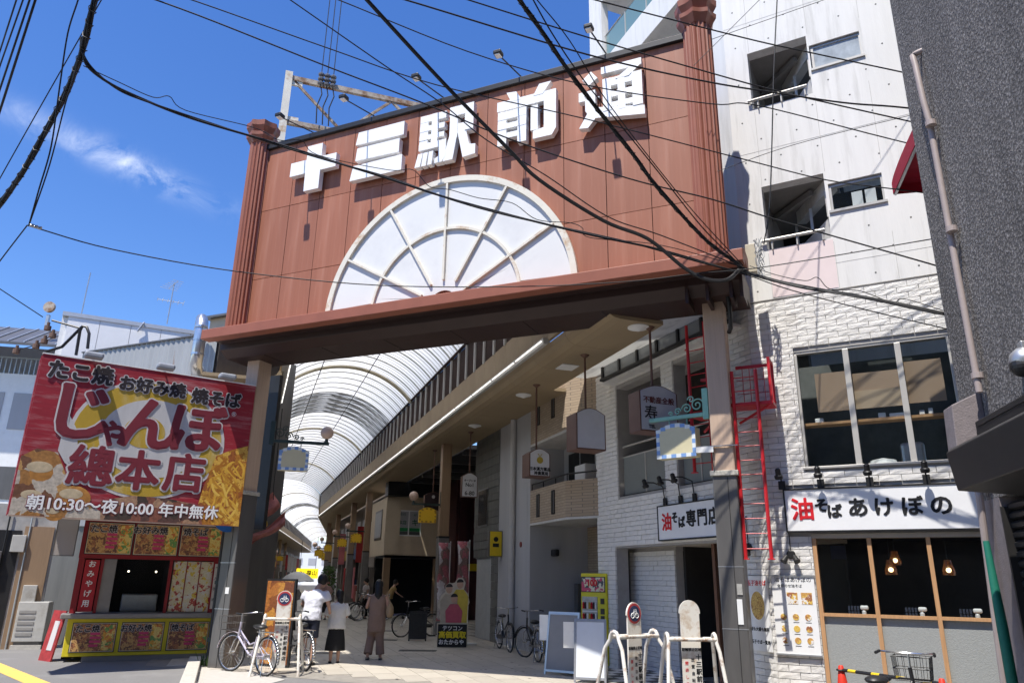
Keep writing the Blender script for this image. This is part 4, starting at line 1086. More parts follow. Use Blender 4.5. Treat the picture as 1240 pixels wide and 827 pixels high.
dr = dr.build('door', M('door_frame_grey', (0.17, 0.155, 0.14), 0.5, 0.1), wb, LX)
box('pane', m_glassdark, dr, 3.66, 4.52, 0.40, 0.412, 0.25, 2.16)
box('name_plate', m_black, dr, 3.95, 4.08, 0.385, 0.398, 0.95, 1.5)
vtext('龍と虎の柳', 0.09, m_whiteink, dr, 4.015, 0.383, 1.43, ext=0.001)
MB().tube([(4.2, 0.36, 0.8), (4.2, 0.33, 0.85), (4.2, 0.33, 1.5), (4.2, 0.36, 1.55)], 0.012, 6).build('handle', m_steel, dr)
cf = MB(); cf2 = MB()
for i in range(14):
    for j in range(6):
        (cf if (i + j) % 2 else cf2).box(0.7 + i * 0.28, 0.98 + i * 0.28, 0.35 - j * 0.28, 0.628 - j * 0.28, 0.012, 0.022)
cf.build('check_floor_tile', m_black, wb, LX)['kind'] = 'stuff'; cf2.build('check_floor_tile', m_white, wb, LX)['kind'] = 'stuff'
for x0, x1 in ((0.85, 2.62), (3.02, 4.15)):
    gl = MB().box(x0 + 0.02, x1 - 0.02, 0.14, 0.155, 3.40, 4.18).build('balcony_glass', M('milky_glass', (0.22, 0.235, 0.225), 0.3, 0.05), wb, LX)
    MB().box((x0 + x1) / 2 - 0.015, (x0 + x1) / 2 + 0.015, 0.125, 0.17, 3.37, 4.2).build('post', m_frame, gl)
    MB().tube([(x0, 0.147, 4.42), (x1, 0.147, 4.42)], 0.022, 6).build('rail', m_frame, gl)
    MB().box(x0, x1, 0.13, 0.165, 4.18, 4.205).build('rail', m_frame, gl)
    MB().box(x0, x1, 0.12, 0.18, 3.36, 3.40).build('rail', m_black, gl)
box('balcony_floor', m_conc, wb, 0.5, 4.9, 0.30, 1.9, 3.20, 3.34, mtx=LX)
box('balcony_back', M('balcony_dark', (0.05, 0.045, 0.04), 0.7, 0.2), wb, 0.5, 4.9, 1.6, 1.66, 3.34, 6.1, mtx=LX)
box('balcony_side', m_mortar, wb, 0.55, 0.849, 0.301, 1.6, 3.34, 6.1, mtx=LX)
box('balcony_ceiling', m_conc, wb, 0.5, 4.9, 0.30, 1.66, 6.1, 6.17, mtx=LX)
HU = [(0.66, 4.6, 14.40, 16.3), (0.66, 4.6, 11.60, 13.58), (0.66, 4.6, 8.8, 10.78)]
wall(0.0, XE - 0.001, 6.19, 17.2, HU, 0.0, 0.2).build('upper_arcade_wall', m_conc, wb, LX)
for zf in (14.40, 11.60):
    gl = MB().box(0.68, 4.58, 0.10, 0.11, zf + 0.06, zf + 0.80).build('balcony_glass', m_cglass, wb, LX)
    MB().tube([(0.66, 0.1, zf + 0.84), (4.6, 0.1, zf + 0.84)], 0.022, 6).build('rail', m_frame, gl)
    for k in range(5): MB().box(0.70 + k * 0.95, 0.73 + k * 0.95, 0.085, 0.125, zf, zf + 0.84).build('rail_post', m_frame, gl)
    box('balcony_back', M('balcony_grey', (0.30, 0.30, 0.29), 0.8, 0.06), wb, 0.4, 4.9, 1.5, 1.6, zf - 0.2, zf + 2.2, mtx=LX)
    box('balcony_ceiling', m_conc, wb, 0.4, 4.9, 0.2, 1.5, zf + 1.98, zf + 2.1, mtx=LX)
    box('balcony_floor', m_conc, wb, 0.4, 4.9, 0.2, 1.5, zf - 0.25, zf - 0.05, mtx=LX)
box('core', m_conc, wb, 0.3, 5.9, 2.7, 7.5, 0, 17.2)
box('roof_slab', m_conc, wb, 0.3, 5.9, 0.25, 7.5, 17.0, 17.3)
# glazed strip between eave and wall
gs = thing('clerestory_strip', 'row of small dark framed panes between the beige eave and the brick wall', 'clerestory', WX.mat(0, 0, 0))
for k in range(6):
    x = 0.75 + k * 0.72
    MB().box(x, x + 0.07, -0.30, -0.22, 5.86, 6.17).build('post', m_black, gs)
    MB().box(x + 0.08, x + 0.70, -0.27, -0.26, 5.93, 6.17).build('pane', GLASS('strip_glass', (0.30, 0.32, 0.33), 0.1, 0.6), gs)
MB().box(0.70, 5.1, -0.31, -0.20, 5.86, 5.915).build('rail', m_black, gs)
for k in range(6): MB().box(-0.3 + k * 0.93, 0.62 + k * 0.93, -1.0, -0.002, 6.19, 6.205).build('cover_sheet', SHEET('cover_sheet', (0.75, 0.75, 0.73), 0.45), gs)
MB().box(0.70, 5.1, -0.21, 0.0, 5.80, 5.859).build('ledge', m_conc, gs)

# red access ladder by the right gate post and its twin behind
def ladder(label, mtx, z0, z1, cage, w=0.36):
    t = thing('access_ladder', label, 'ladder', mtx)
    for x in (-w / 2, w / 2):
        MB().tube([(x, 0, z0), (x, 0, z1)], 0.028, 8).build('rail', m_red, t)
        MB().box(x - 0.05, x + 0.05, -0.03, 0.03, z0 - 0.012, z0 + 0.004).build('foot', m_red, t)
    z = z0 + 0.14
    while z < z1 - 0.05:
        MB().tube([(-w / 2, 0, z), (w / 2, 0, z)], 0.0085, 6).build('rung', m_red, t); z += 0.215
    if cage:
        MB().box(-w / 2 - 0.06, w / 2 + 0.22, 0.03, 0.42, cage - 0.02, cage + 0.03).build('platform', m_red, t)
        MB().bar((w / 2 + 0.2, 0.04, cage - 0.02), (-w / 2, 0.40, cage - 0.22), 0.03).build('brace', m_red, t)
        for x, y in ((w / 2 + 0.2, 0.05), (w / 2 + 0.2, 0.40)):
            MB().box(x - 0.022, x + 0.022, y - 0.022, y + 0.022, cage + 0.03, cage + 0.72).build('guard_post', m_red, t)
        MB().bar((-w / 2, 0.40, cage + 0.69), (w / 2 + 0.2, 0.40, cage + 0.69), 0.045).build('guard_rail', m_red, t)
        MB().bar((w / 2 + 0.2, 0.05, cage + 0.69), (w / 2 + 0.2, 0.40, cage + 0.69), 0.045).build('guard_rail', m_red, t)
        for k in range(4): MB().tube([(-w / 2 + 0.1 + k * 0.11, 0.40, cage + 0.03), (-w / 2 + 0.1 + k * 0.11, 0.40, cage + 0.69)], 0.006, 5).build('bar', m_red, t)
        for zz in (0.25, 0.47): MB().tube([(-w / 2, 0.40, cage + zz), (w / 2 + 0.2, 0.40, cage + zz)], 0.006, 5).build('bar', m_red, t)
    for z in (z0 + 0.9, z1 - 0.4):
        MB().bar((-w / 2, 0.02, z), (-w / 2 - 0.12, 0.12, z), 0.02).build('standoff', m_red, t)
    return t
ladder('red steel ladder with a small caged platform beside the right gate post', GATE.mat(10.03, -0.06, 0, R(-3)), 2.02, 4.85, 4.32)
ladder('dark red ladder hidden behind the right gate post', GATE.mat(9.22, 0.62, 0, R(-20)), 3.4, 5.95, 4.35, 0.34)
# things strapped to the right post
pp = thing('post_notice', 'small white notice plate on a strap round the right gate post', 'notice', GATE.mat(9.25, -0.17, 3.58))
box('plate', m_white, pp, 0, 0.26, -0.012, 0, 0.0, 0.085); box('strap', m_steel, pp, 0.0, 0.62, 0.0, 0.03, 0.086, 0.10)
MB().tube([(0.27, 0.01, 0.08), (0.24, 0.0, -0.1), (0.25, 0.0, -0.3)], 0.006, 5).build('tail', m_black, pp)
tag(box('paper_sticker', m_white, None, 0, 0.075, -0.008, 0, 0, 0.34, mtx=GATE.mat(9.69, -0.143, 1.12)), 'tall narrow white sticker on the dark right gate post', 'sticker')
tag(box('tape_patch', M('clear_tape', (0.38, 0.37, 0.34), 0.3, 0.3, scale=20), None, 0, 0.075, -0.008, 0, 0, 0.15, mtx=GATE.mat(9.705, -0.143, 1.52)), 'square patch of shiny tape on the dark right gate post', 'tape')
tag(box('paper_sticker', m_white, None, 0, 0.09, -0.006, 0, 0, 0.12, mtx=GATE.mat(0.12, -0.143, 1.33)), 'small pale sticker on the grey left gate post', 'sticker')
jb = thing('junction_box', 'pale plastic junction box with dangling grey wires at the gate corner', 'junction box', GATE.mat(10.22, 0.05, 6.35))
box('case', M('beige_plastic', (0.52, 0.47, 0.36), 0.5), jb, 0, 0.16, -0.14, 0.0, 0.12, 0.62, bev=0.01)
for k in range(9):
    a = random.uniform(0, 6.28)
    pts = [(0.22 + random.uniform(-.03, .03), -0.2, 0.65 - q * 0.11 + random.uniform(-.02, .02)) for q in range(7)]
    pts = [(x + math.sin(q * 1.3 + a) * 0.05, y + math.cos(q + a) * 0.04, z) for q, (x, y, z) in enumerate(pts)]
    MB().tube(pts, 0.008, 5).build('wire', M('grey_wire', (0.45, 0.46, 0.45), 0.5, 0.2), jb, smooth=True)
# ---------------------------------------------------------------- brown brick house with balconies
def BRICKTEX(name, c1, c2, mort, sc, bump=0.6, rowh=0.25, bw=0.5):
    m, t, b = nodes(name); N, Lk = t.nodes.new, t.links.new
    tc = N('ShaderNodeTexCoord'); sp = N('ShaderNodeSeparateXYZ'); Lk(tc.outputs['Object'], sp.inputs[0])
    ad = N('ShaderNodeMath'); Lk(sp.outputs['X'], ad.inputs[0]); Lk(sp.outputs['Y'], ad.inputs[1])
    cb = N('ShaderNodeCombineXYZ'); Lk(ad.outputs[0], cb.inputs['X']); Lk(sp.outputs['Z'], cb.inputs['Y'])
    br = N('ShaderNodeTexBrick'); br.inputs['Scale'].default_value = sc
    br.inputs['Color1'].default_value = c1 + (1,); br.inputs['Color2'].default_value = c2 + (1,); br.inputs['Mortar'].default_value = mort + (1,)
    br.inputs['Mortar Size'].default_value = 0.012; br.inputs['Row Height'].default_value = rowh; br.inputs['Brick Width'].default_value = bw
    Lk(cb.outputs[0], br.inputs['Vector']); Lk(br.outputs['Color'], b.inputs['Base Color'])
    bp = N('ShaderNodeBump'); bp.inputs['Strength'].default_value = bump; bp.inputs['Distance'].default_value = 0.01; bp.invert = True
    Lk(br.outputs['Fac'], bp.inputs['Height']); Lk(bp.outputs['Normal'], b.inputs['Normal']); b.inputs['Roughness'].default_value = 0.75
    return m
m_bbrick = BRICKTEX('brown_small_brick', (0.42, 0.33, 0.24), (0.36, 0.28, 0.20), (0.22, 0.18, 0.14), 2.2, rowh=0.14, bw=0.5)
m_palewall = M('pale_grey_wall', (0.40, 0.40, 0.41), 0.7, 0.05, scale=1.0, stretch=(3, 3, 0.2))
m_pipe = M('pale_pipe', (0.46, 0.45, 0.44), 0.5, 0.05)
bh = thing('brick_house', 'brown brick house with angled balconies over a dark entrance', 'house', ARC.mat(7.05, 1.93))
def B(x, y): return (x - 7.05, y - 1.93)
foot = [B(7.05, 1.93), B(7.05, -0.4), B(7.50, -1.18), B(8.3, -1.15), B(8.3, 1.93)]
for z0, z1, nm in ((3.04, 3.86, 'parapet'), (5.05, 7.4, 'upper_parapet')):
    p = MB().prism(foot, z0, z1, 'xy').build(nm, m_bbrick, bh)
    for yy in (1.35, 0.35):
        zz = z0 + 0.12 if z0 < 4 else z0 + 0.42
        MB().box(-0.025, 0.0 + 0.02, yy - 1.93 - 0.09, yy - 1.93 + 0.09, zz, zz + 0.56).build('slot_window', m_black, p)
        MB().box(-0.028, -0.02, yy - 1.93 - 0.07, yy - 1.93 - 0.055, zz + 0.03, zz + 0.53).build('bar', m_steel, p)
MB().prism([(x * 1.0, y) for x, y in foot], 2.99, 3.038, 'xy').build('soffit', M('soffit_white', (0.55, 0.54, 0.52), 0.7), bh)
MB().prism(foot, 4.99, 5.048, 'xy').build('soffit', MATS['soffit_white'], bh)
MB().tube([(0.05, 0.0, 4.02), (0.05, B(7.05, -0.4)[1], 4.02), (B(7.5, 0)[0], B(0, -1.15)[1], 4.02)], 0.02, 6).build('handrail', m_black, bh)
for yy in (0.0, -0.8, -1.6, -2.3): MB().box(0.04, 0.06, yy - 0.01, yy + 0.01, 3.86, 4.02).build('rail_post', m_black, bh)
box('balcony_back', m_palewall, bh, 0.95, 1.2, -3.1, 0.1, 3.86, 4.99)
for y0, y1 in ((-1.0, -0.35), (-1.9, -1.1), (-2.8, -2.0)): box('window', m_black, bh, 0.93, 0.949, y0, y1, 3.9, 4.8)
box('air_conditioner', m_white, bh, 0.5, 0.8, -2.3, -1.7, 3.9, 4.3, bev=0.02)
box('side_wall', m_palewall, bh, 0.0, 2.6, 0.0, 0.2, 0, 7.4)
box('entrance_back', m_bbrick, bh, 1.6, 1.8, -3.1, 0, 0, 3.0)
box('entrance_door', m_black, bh, 1.55, 1.599, -2.6, -1.3, 0, 2.35)
box('door_frame', M('jamb_grey', (0.22, 0.20, 0.18), 0.6), bh, 1.53, 1.549, -1.32, -1.18, 0, 2.4)
box('meter_box', m_dksteel, bh, 1.2, 1.5, -0.25, -0.01, 0.3, 1.6, bev=0.01)
box('house_block', m_bbrick, bh, 2.6, 6.0, -3.0, 2.5, 0, 7.4)
MB().box(0.55, 0.68, -0.32, -0.02, 2.25, 2.42).build('camera', m_black, bh, bev=0.03)
# pale wall with the drain pipe
pw = thing('pale_house', 'narrow pale grey house front with a drain pipe between brick and slate', 'house', ARC.mat(7.05, 2.14))
box('wall', m_palewall, pw, 0.0, 3.5, 0.0, 2.35, 0, 7.2)
MB().tube([(-0.08, 0.95, 0.0), (-0.08, 0.95, 5.94)], 0.085, 14).build('drain_pipe', m_pipe, pw, smooth=True)
for z in (1.2, 3.0, 4.8): MB().lathe([(0.095, z), (0.095, z + 0.04)], 14, (-0.08, 0.95)).build('clamp', m_steel, pw)
MB().lathe([(0.07, 0), (0.07, 0.02)], 12).build('fire_bell', M('bell_red', (0.22, 0.03, 0.02), 0.5), pw, T(-0.001, 0.45, 2.55, ry=R(-90)))
# slate building with a rounded corner, courses built one by one
m_slate = M('slate_course', (0.125, 0.125, 0.115), 0.7, 0.22, scale=3, rnd=0.12, stretch=(2, 2, 0.6))
slb = thing('slate_building', 'dark slate clad building with a rounded corner and a folding metal gate', 'building', ARC.mat(7.05, 4.55))
def slate_path(off, y0=0.0):
    pts = [(off, y0)]
    for i in range(9):
        a = R(180 - 90 * i / 8); r = 1.25 - off
        pts.append((1.25 + r * math.cos(a), 2.35 + r * math.sin(a)))
    pts.append((5.5, 3.6 - off))
    return pts
def course(z0, z1, off, y0=0.0):
    p = slate_path(off, y0); q = slate_path(0.25, y0); mb = MB()
    for i in range(len(p) - 1):
        mb.prism([p[i], p[i + 1], q[i + 1], q[i]], z0, z1, 'xy')
    return mb
z = 2.30
while z < 6.3:
    hgt = random.choice((0.20, 0.24, 0.28))
    course(z + 0.006, z + hgt - 0.006, random.uniform(0.0, 0.022)).build('stone_course', m_slate, slb); z += hgt
z = 0.0
while z < 2.28:
    p = MB().box(random.uniform(0.0, 0.02), 0.3, 0.0, 0.62, z + 0.005, z + 0.225)
    p.build('stone_course', m_slate, slb); z += 0.23
course(0, 2.3, 0.24, 3.0)
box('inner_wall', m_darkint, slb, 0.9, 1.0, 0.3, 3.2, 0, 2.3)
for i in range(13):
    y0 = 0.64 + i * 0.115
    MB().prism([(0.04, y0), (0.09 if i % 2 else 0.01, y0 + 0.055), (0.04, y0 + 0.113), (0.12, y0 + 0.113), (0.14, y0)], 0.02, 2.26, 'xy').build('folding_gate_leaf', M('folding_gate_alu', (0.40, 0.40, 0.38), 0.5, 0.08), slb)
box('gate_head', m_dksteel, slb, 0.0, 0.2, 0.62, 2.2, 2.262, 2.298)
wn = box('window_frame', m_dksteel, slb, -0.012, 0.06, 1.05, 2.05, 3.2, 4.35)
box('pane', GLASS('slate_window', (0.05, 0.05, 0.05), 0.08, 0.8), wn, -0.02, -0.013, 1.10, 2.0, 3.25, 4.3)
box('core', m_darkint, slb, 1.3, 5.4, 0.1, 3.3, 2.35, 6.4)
yb = thing('light_box_sign', 'small yellow upright light box sign on the slate wall', 'sign', ARC.mat(6.98, 4.22, 2.27))
box('case', m_dksteel, yb, -0.32, 0.06, -0.10, 0.10, 0, 0.70, bev=0.01); box('face', m_yellow, yb, -0.30, 0.04, -0.108, -0.101, 0.02, 0.68)
MB().disc((-0.13, 0.47), 0.07, -0.114, -0.109, 14).build('mark', m_ink, yb); box('caption', m_ink, yb, -0.22, -0.04, -0.112, -0.109, 0.26, 0.36)

# ---------------------------------------------------------------- cream building across the side alley
m_cream = M('cream_render', (0.60, 0.50, 0.36), 0.75, 0.05, scale=1.5, dirt=(0.48, 0.39, 0.28), dscale=0.8)
cb = thing('cream_building', 'cream rendered building with a poster window above a dark shop', 'building', ARC.mat(6.3, 19))
box('upper_floor', m_cream, cb, 0, 5.5, 0, 4.6, 2.66, 5.30)
box('corner_pilaster', m_cream, cb, -0.06, 0.62, -0.10, -0.002, 2.68, 5.20)
box('dark_canopy', m_black, cb, -0.1, 5.4, -0.45, 0.3, 5.31, 5.94)
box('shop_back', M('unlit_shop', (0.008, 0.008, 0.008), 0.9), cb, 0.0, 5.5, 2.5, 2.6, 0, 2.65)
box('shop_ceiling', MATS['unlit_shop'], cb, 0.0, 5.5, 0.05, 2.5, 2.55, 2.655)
box('pier', m_colbrown, cb, 0.0, 0.3, 0.02, 0.3, 0, 2.54)
box('pier', m_colbrown, cb, 2.35, 2.75, 0.02, 0.3, 0, 2.54)
wn = box('window', m_white, cb, 0.44, 1.64, -0.03, 0.02, 3.52, 4.70)
for x0 in (0.50, 1.07):
    box('poster_top', m_palewall, wn, x0, x0 + 0.51, -0.037, -0.031, 3.90, 4.64)
    box('poster_band', M('poster_green', (0.03, 0.24, 0.08), 0.5), wn, x0, x0 + 0.51, -0.037, -0.031, 3.74, 3.895)
    box('poster_base', m_dksteel, wn, x0, x0 + 0.51, -0.037, -0.031, 3.58, 3.735)
m_green_ink = M('green_ink', (0.02, 0.12, 0.06), 0.5)
text('会社', 0.16, m_green_ink, wn, T(0.74, -0.04, 4.5), ext=0.001); text('本店', 0.20, m_green_ink, wn, T(0.74, -0.04, 4.12), ext=0.001, bold=0.004); text('キ', 0.34, m_green_ink, wn, T(1.33, -0.04, 4.12), ext=0.001, bold=0.006); text('4F', 0.16, m_green_ink, wn, T(1.33, -0.04, 4.48), ext=0.001)
wn = box('side_window', m_dksteel, cb, -0.03, 0.0, 1.2, 3.2, 3.4, 4.8); box('pane', m_palewall, wn, -0.036, -0.031, 1.3, 3.1, 3.5, 4.7)
mb_ = thing('maroon_shop', 'dark maroon shop front at the side alley behind the slate building', 'shop', ARC.mat(8.9, 16.2))
m_maroon = M('maroon_cladding', (0.07, 0.022, 0.022), 0.5, 0.15)
box('wall', m_maroon, mb_, 0, 3.5, 0, 2.7, 0, 5.9); box('notice', m_palewall, mb_, 0.15, 0.6, -0.03, -0.001, 0.9, 1.5); box('pillar', m_maroon, mb_, 0.1, 0.5, -0.2, -0.002, 0, 5.9); box('band', m_yellow, mb_, 0.6, 2.4, -0.05, -0.001, 2.0, 2.3)
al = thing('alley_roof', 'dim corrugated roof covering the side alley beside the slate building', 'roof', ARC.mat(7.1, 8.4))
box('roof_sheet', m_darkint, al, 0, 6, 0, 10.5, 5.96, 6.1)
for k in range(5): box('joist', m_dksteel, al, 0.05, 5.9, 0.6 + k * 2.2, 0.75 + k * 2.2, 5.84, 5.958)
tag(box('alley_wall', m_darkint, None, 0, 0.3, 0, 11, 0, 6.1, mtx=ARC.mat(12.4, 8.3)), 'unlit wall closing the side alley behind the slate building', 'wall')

# ---------------------------------------------------------------- shop fronts deeper in the arcade
pal = [(0.30, 0.05, 0.04), (0.62, 0.60, 0.56), (0.06, 0.10, 0.20), (0.55, 0.38, 0.06), (0.10, 0.22, 0.12), (0.42, 0.40, 0.36)]
m_units = [M('shop_board_%s' % n, c, 0.5, 0.08) for n, c in zip(('red', 'white', 'navy', 'ochre', 'green', 'grey'), pal)]
m_banner = [M('banner_cloth_%s' % n, c, 0.7, 0.08) for n, c in zip(('white', 'pink', 'red'), [(0.62, 0.61, 0.60), (0.50, 0.16, 0.18), (0.38, 0.03, 0.03)])]
m_unitwall = M('unit_wall', (0.20, 0.17, 0.145), 0.8, 0.1)
def shop(frame, x, y0, y1, sg, i, where):
    """sg = +1: shop on the right (its front faces -x)"""
    t = thing('shop', 'narrow arcade shop with a %s fascia board %s' % (('red', 'white', 'navy', 'ochre', 'green', 'grey')[i % 6], where), 'shop', frame.mat(x, y0), 'shops ' + where)
    L = y1 - y0 - 0.03
    def bx(nm, mt, a, b, c, d_, e, f): return box(nm, mt, t, *sorted((sg * a, sg * b)), c, d_, e, f)
    bx('upper_wall', m_unitwall, 0.0, 1.75, 0, L, 2.9, 6.25)
    bx('fascia_board', m_units[i % 6], -0.12, -0.002, 0.1, L - 0.1, 2.75, 3.4)
    bx('shop_back', m_darkint, 1.6, 1.7, 0, L, 0, 2.9)
    bx('pier', m_unitwall, 0.0, 0.4, 0, 0.25, 0, 2.9)
    for k in range(3):
        y = 0.5 + (L - 0.8) * k / 3
        bx('stock_shelf', m_units[(i * 2 + k) % 6], 0.3, 0.9, y, y + (L - 0.9) / 3.6, 0, 0.8 + 0.35 * ((i + k) % 3))
    bx('vertical_sign', m_banner[(i + 1) % 3] if i % 2 else m_units[1], -0.55, -0.15, L * 0.5, L * 0.5 + 0.14, 2.2 + 0.3 * (i % 2), 4.6)
    for k in range(2): bx('window', m_black if (i + k) % 2 else m_palewall, -0.02, -0.001, 0.6 + k * L / 2, 0.3 + (k + 0.75) * L / 2, 3.7, 5.1)
    bx('banner', m_banner[i % 3], -0.75, -0.71, L * 0.2, L * 0.2 + 0.5, 0.5, 2.2)
y = 23.75
for i in range(5): shop(ARC, 7.1, y, y + 4.5, 1, i, 'on the right before the bend'); y += 4.5
y = 9.0
for i in range(7): shop(ARC, -1.25, y, y + 5.2, -1, i + 2, 'on the left before the bend'); y += 5.2
for i in range(14):
    shop(ARC2, 4.3, 0.2 + i * 6.4, 6.6 + i * 6.4, 1, i + 1, 'on the right beyond the bend')
    shop(ARC2, -4.3, 0.2 + i * 6.4, 6.6 + i * 6.4, -1, i * 5 + 3, 'on the left beyond the bend')
# far end: daylight street
ef = thing('far_building', 'pale building standing in daylight beyond the end of the arcade', 'building', ARC2.mat(0, 108))
box('wall', m_white, ef, -14, 14, 0, 4, 0, 9)
for i in range(9):
    for j in range(3): box('window', m_palewall, ef, -12 + i * 2.8, -10.4 + i * 2.8, -0.05, 0.0, 1.2 + j * 2.7, 2.6 + j * 2.7)
ys_ = thing('yellow_banner_sign', 'bright yellow backlit sign with dark characters at the far end of the arcade', 'sign', Matrix.Translation(on(372, 694, 92)) @ Matrix.Rotation(ARC2.rot, 4, 'Z'))
box('panel', EM('yellow_backlit', (1.0, 0.78, 0.02), 1.0), ys_, -1.25, 1.25, 0, 0.2, -0.55, 0.55)
text('ン 葆山', 0.62, m_ink, ys_, T(0.1, -0.02, 0.02), ext=0.005, bold=0.02)
MB().tube([(-0.9, 0.1, 0.55), (-0.9, 0.1, 6.2 - on(372, 694, 92).z)], 0.03, 6).build('hanger', m_black, ys_); MB().tube([(0.9, 0.1, 0.55), (0.9, 0.1, 6.2 - on(372, 694, 92).z)], 0.03, 6).build('hanger', m_black, ys_)
# potted green bush on the right deep in the arcade
gb = thing('leafy_bush', 'green leafy bush in a tub by the columns deep in the arcade', 'bush', ARC.mat(5.3, 33))
MB().lathe([(0.25, 0), (0.32, 0.45)], 12).build('tub', m_dksteel, gb); MB().tube([(0, 0, 0.4), (0, 0, 1.4)], 0.04, 6).build('stem', m_colbrown, gb)
lf = MB()
for i in range(500):
    a, r_, zz = random.uniform(0, 6.28), random.uniform(0.05, 0.6), random.uniform(0.6, 2.3)
    r_ *= 1.1 - abs(zz - 1.3) * 0.6; c = Vector((math.cos(a) * r_, math.sin(a) * r_, zz)); u = Vector((random.uniform(-1, 1), random.uniform(-1, 1), random.uniform(-1, 1))).normalized(); v = u.orthogonal()
    lf.add([c - u * 0.09, c + v * 0.04, c + u * 0.09, c - v * 0.04], [(0, 1, 2, 3)])
lf.build('foliage', M('leaf_green', (0.06, 0.12, 0.025), 0.6, 0.3), gb)['kind'] = 'stuff'
# cloth streamers under the left eave
m_cloth = M('faded_red_streamer', (0.42, 0.16, 0.14), 0.75, 0.35, scale=4)
st = thing('cloth_streamer', 'faded red festival streamer hanging under the left eave by the gate post', 'streamer', ARC.mat(0.25, 4.2, 0))
def sheet_tri(pts, nm, mat):
    mb = MB(); n = 8; vs = []
    for i in range(n + 1):
        for j in range(n + 1):
            u, v = i / n, j / n
            p = (Vector(pts[0]) * (1 - u) + Vector(pts[1]) * u) * (1 - v) + (Vector(pts[3]) * (1 - u) + Vector(pts[2]) * u) * v
            p.y += 0.10 * math.sin(u * 7 + v * 3); p.z += 0.05 * math.sin(v * 6 + u * 2); vs.append(p)
    fs = [(i * (n + 1) + j, (i + 1) * (n + 1) + j, (i + 1) * (n + 1) + j + 1, i * (n + 1) + j + 1) for i in range(n) for j in range(n)]
    o = mb.add(vs, fs).build(nm, mat, st, smooth=True)
    so_ = o.modifiers.new('thick', 'SOLIDIFY'); so_.thickness = 0.01
q = lambda px, py: tuple(ARC.xz(px, py, 4.2) - Vector((0.25, 4.2, 0)))
sheet_tri([q(305, 640), q(298, 622), q(330, 598), q(340, 612)], 'cloth', m_cloth)
sheet_tri([q(298, 665), q(303, 650), q(345, 622), q(345, 634)], 'cloth', m_cloth)
sheet_tri([q(307, 640), q(305, 632), q(322, 627), q(324, 635)], 'yellow_patch', m_signyel)
MB().tube([q(331, 605), q(331, 592), (q(331, 592)[0], 0, 5.95)], 0.012, 6).build('cord', m_black, st)
# poster board standing behind the barricade
pb = thing('poster_board', 'brown poster board with orange food print behind the bicycles', 'poster', GATE.mat(0.62, 0.55, 0))
box('board', m_black, pb, -0.12, 0.62, 0, 0.05, 0.02, 1.62)
box('print', PRINT('orange_food_print', [(0.22, 0.07, 0.02), (0.38, 0.14, 0.03), (0.16, 0.05, 0.02), (0.48, 0.22, 0.04)], 7), pb, -0.08, 0.58, -0.008, -0.001, 0.06, 1.58)
# ---------------------------------------------------------------- takeaway kiosk
m_bred = M('banner_red', (0.30, 0.018, 0.03), 0.55, 0.16, scale=2.5, dirt=(0.46, 0.20, 0.20), dscale=1.6, dlo=0.50, dhi=0.72, stretch=(0.6, 1, 5))
m_must = M('banner_mustard', (0.46, 0.30, 0.03), 0.6, 0.12, scale=3, dirt=(0.55, 0.45, 0.22), dscale=2, stretch=(1, 1, 0.4))
m_bgrey = M('banner_pale', (0.52, 0.51, 0.50), 0.6, 0.08, scale=4, stretch=(2, 1, 0.3))
m_bmaroon = M('banner_maroon', (0.185, 0.022, 0.034), 0.55, 0.1, scale=3, stretch=(1, 1, 5))
m_bblack = M('banner_black', (0.025, 0.018, 0.02), 0.6, 0.1)
m_tako = PRINT('takoyaki_print', [(0.34, 0.16, 0.045), (0.46, 0.26, 0.09), (0.48, 0.42, 0.34), (0.16, 0.07, 0.035), (0.42, 0.20, 0.05)], 5)
m_fries = PRINT('noodle_strand_print', [(0.40, 0.16, 0.02), (0.52, 0.26, 0.03), (0.30, 0.09, 0.02), (0.62, 0.36, 0.06)], 9)
m_grill = PRINT('grill_print', [(0.10, 0.05, 0.04), (0.22, 0.08, 0.05), (0.34, 0.20, 0.12), (0.06, 0.04, 0.03)], 6)
m_outl = M('banner_outline', (0.56, 0.53, 0.52), 0.6, 0.05)
SW, SZ0, SZ1 = 3.86, 2.59, 5.43
bn = thing('shop_banner', 'big worn red and mustard banner sign with maroon lettering above the kiosk', 'sign', SG.mat(-SW, 0, SZ0))
def su(px, py):
    p = SG.xz(px, py); return (p.x + SW, p.z - SZ0)
Wn, Hn = SW - 0.04, SZ1 - SZ0
box('face_panel', m_bred, bn, 0, Wn, 0, 0.06, 0, Hn)
box('case', M('banner_case', (0.55, 0.47, 0.44), 0.6, 0.12), bn, 0.01, Wn - 0.01, 0.062, 0.62, 0.01, Hn - 0.02)
for zz in (0.0, 0.02): pass
side = MB()
for k in range(7): side.box(-0.018, 0.0, 0.08 + k * 0.078, 0.12 + k * 0.078, 0.02, Hn - 0.02)
side.build('side_ribs', m_bred, bn)
box('top_trim', m_white, bn, -0.01, Wn + 0.01, -0.012, 0.08, Hn + 0.001, Hn + 0.022)
def blob(pts, mat, y, nm='artwork'):
    return MB().prism([(max(0.0, min(Wn, u)), max(0.0, min(Hn, v))) for u, v in pts], y - 0.0018, -0.0004 if y > -0.003 else y + 0.0016).build(nm, mat, bn)
def ell(cx, cy, rx, ry, n=40, a0=0, a1=360): return [(cx + rx * math.cos(R(a0 + (a1 - a0) * i / n)), cy + ry * math.sin(R(a0 + (a1 - a0) * i / n))) for i in range(n)]
ec = su(182, 532)
blob(ell(ec[0], ec[1], 1.36, 1.12), m_outl, -0.003)
blob(ell(ec[0], ec[1], 1.30, 1.07), m_must, -0.006)
blob(ell(ec[0] + 0.05, ec[1] + 0.02, 0.92, 0.74), m_bgrey, -0.009)
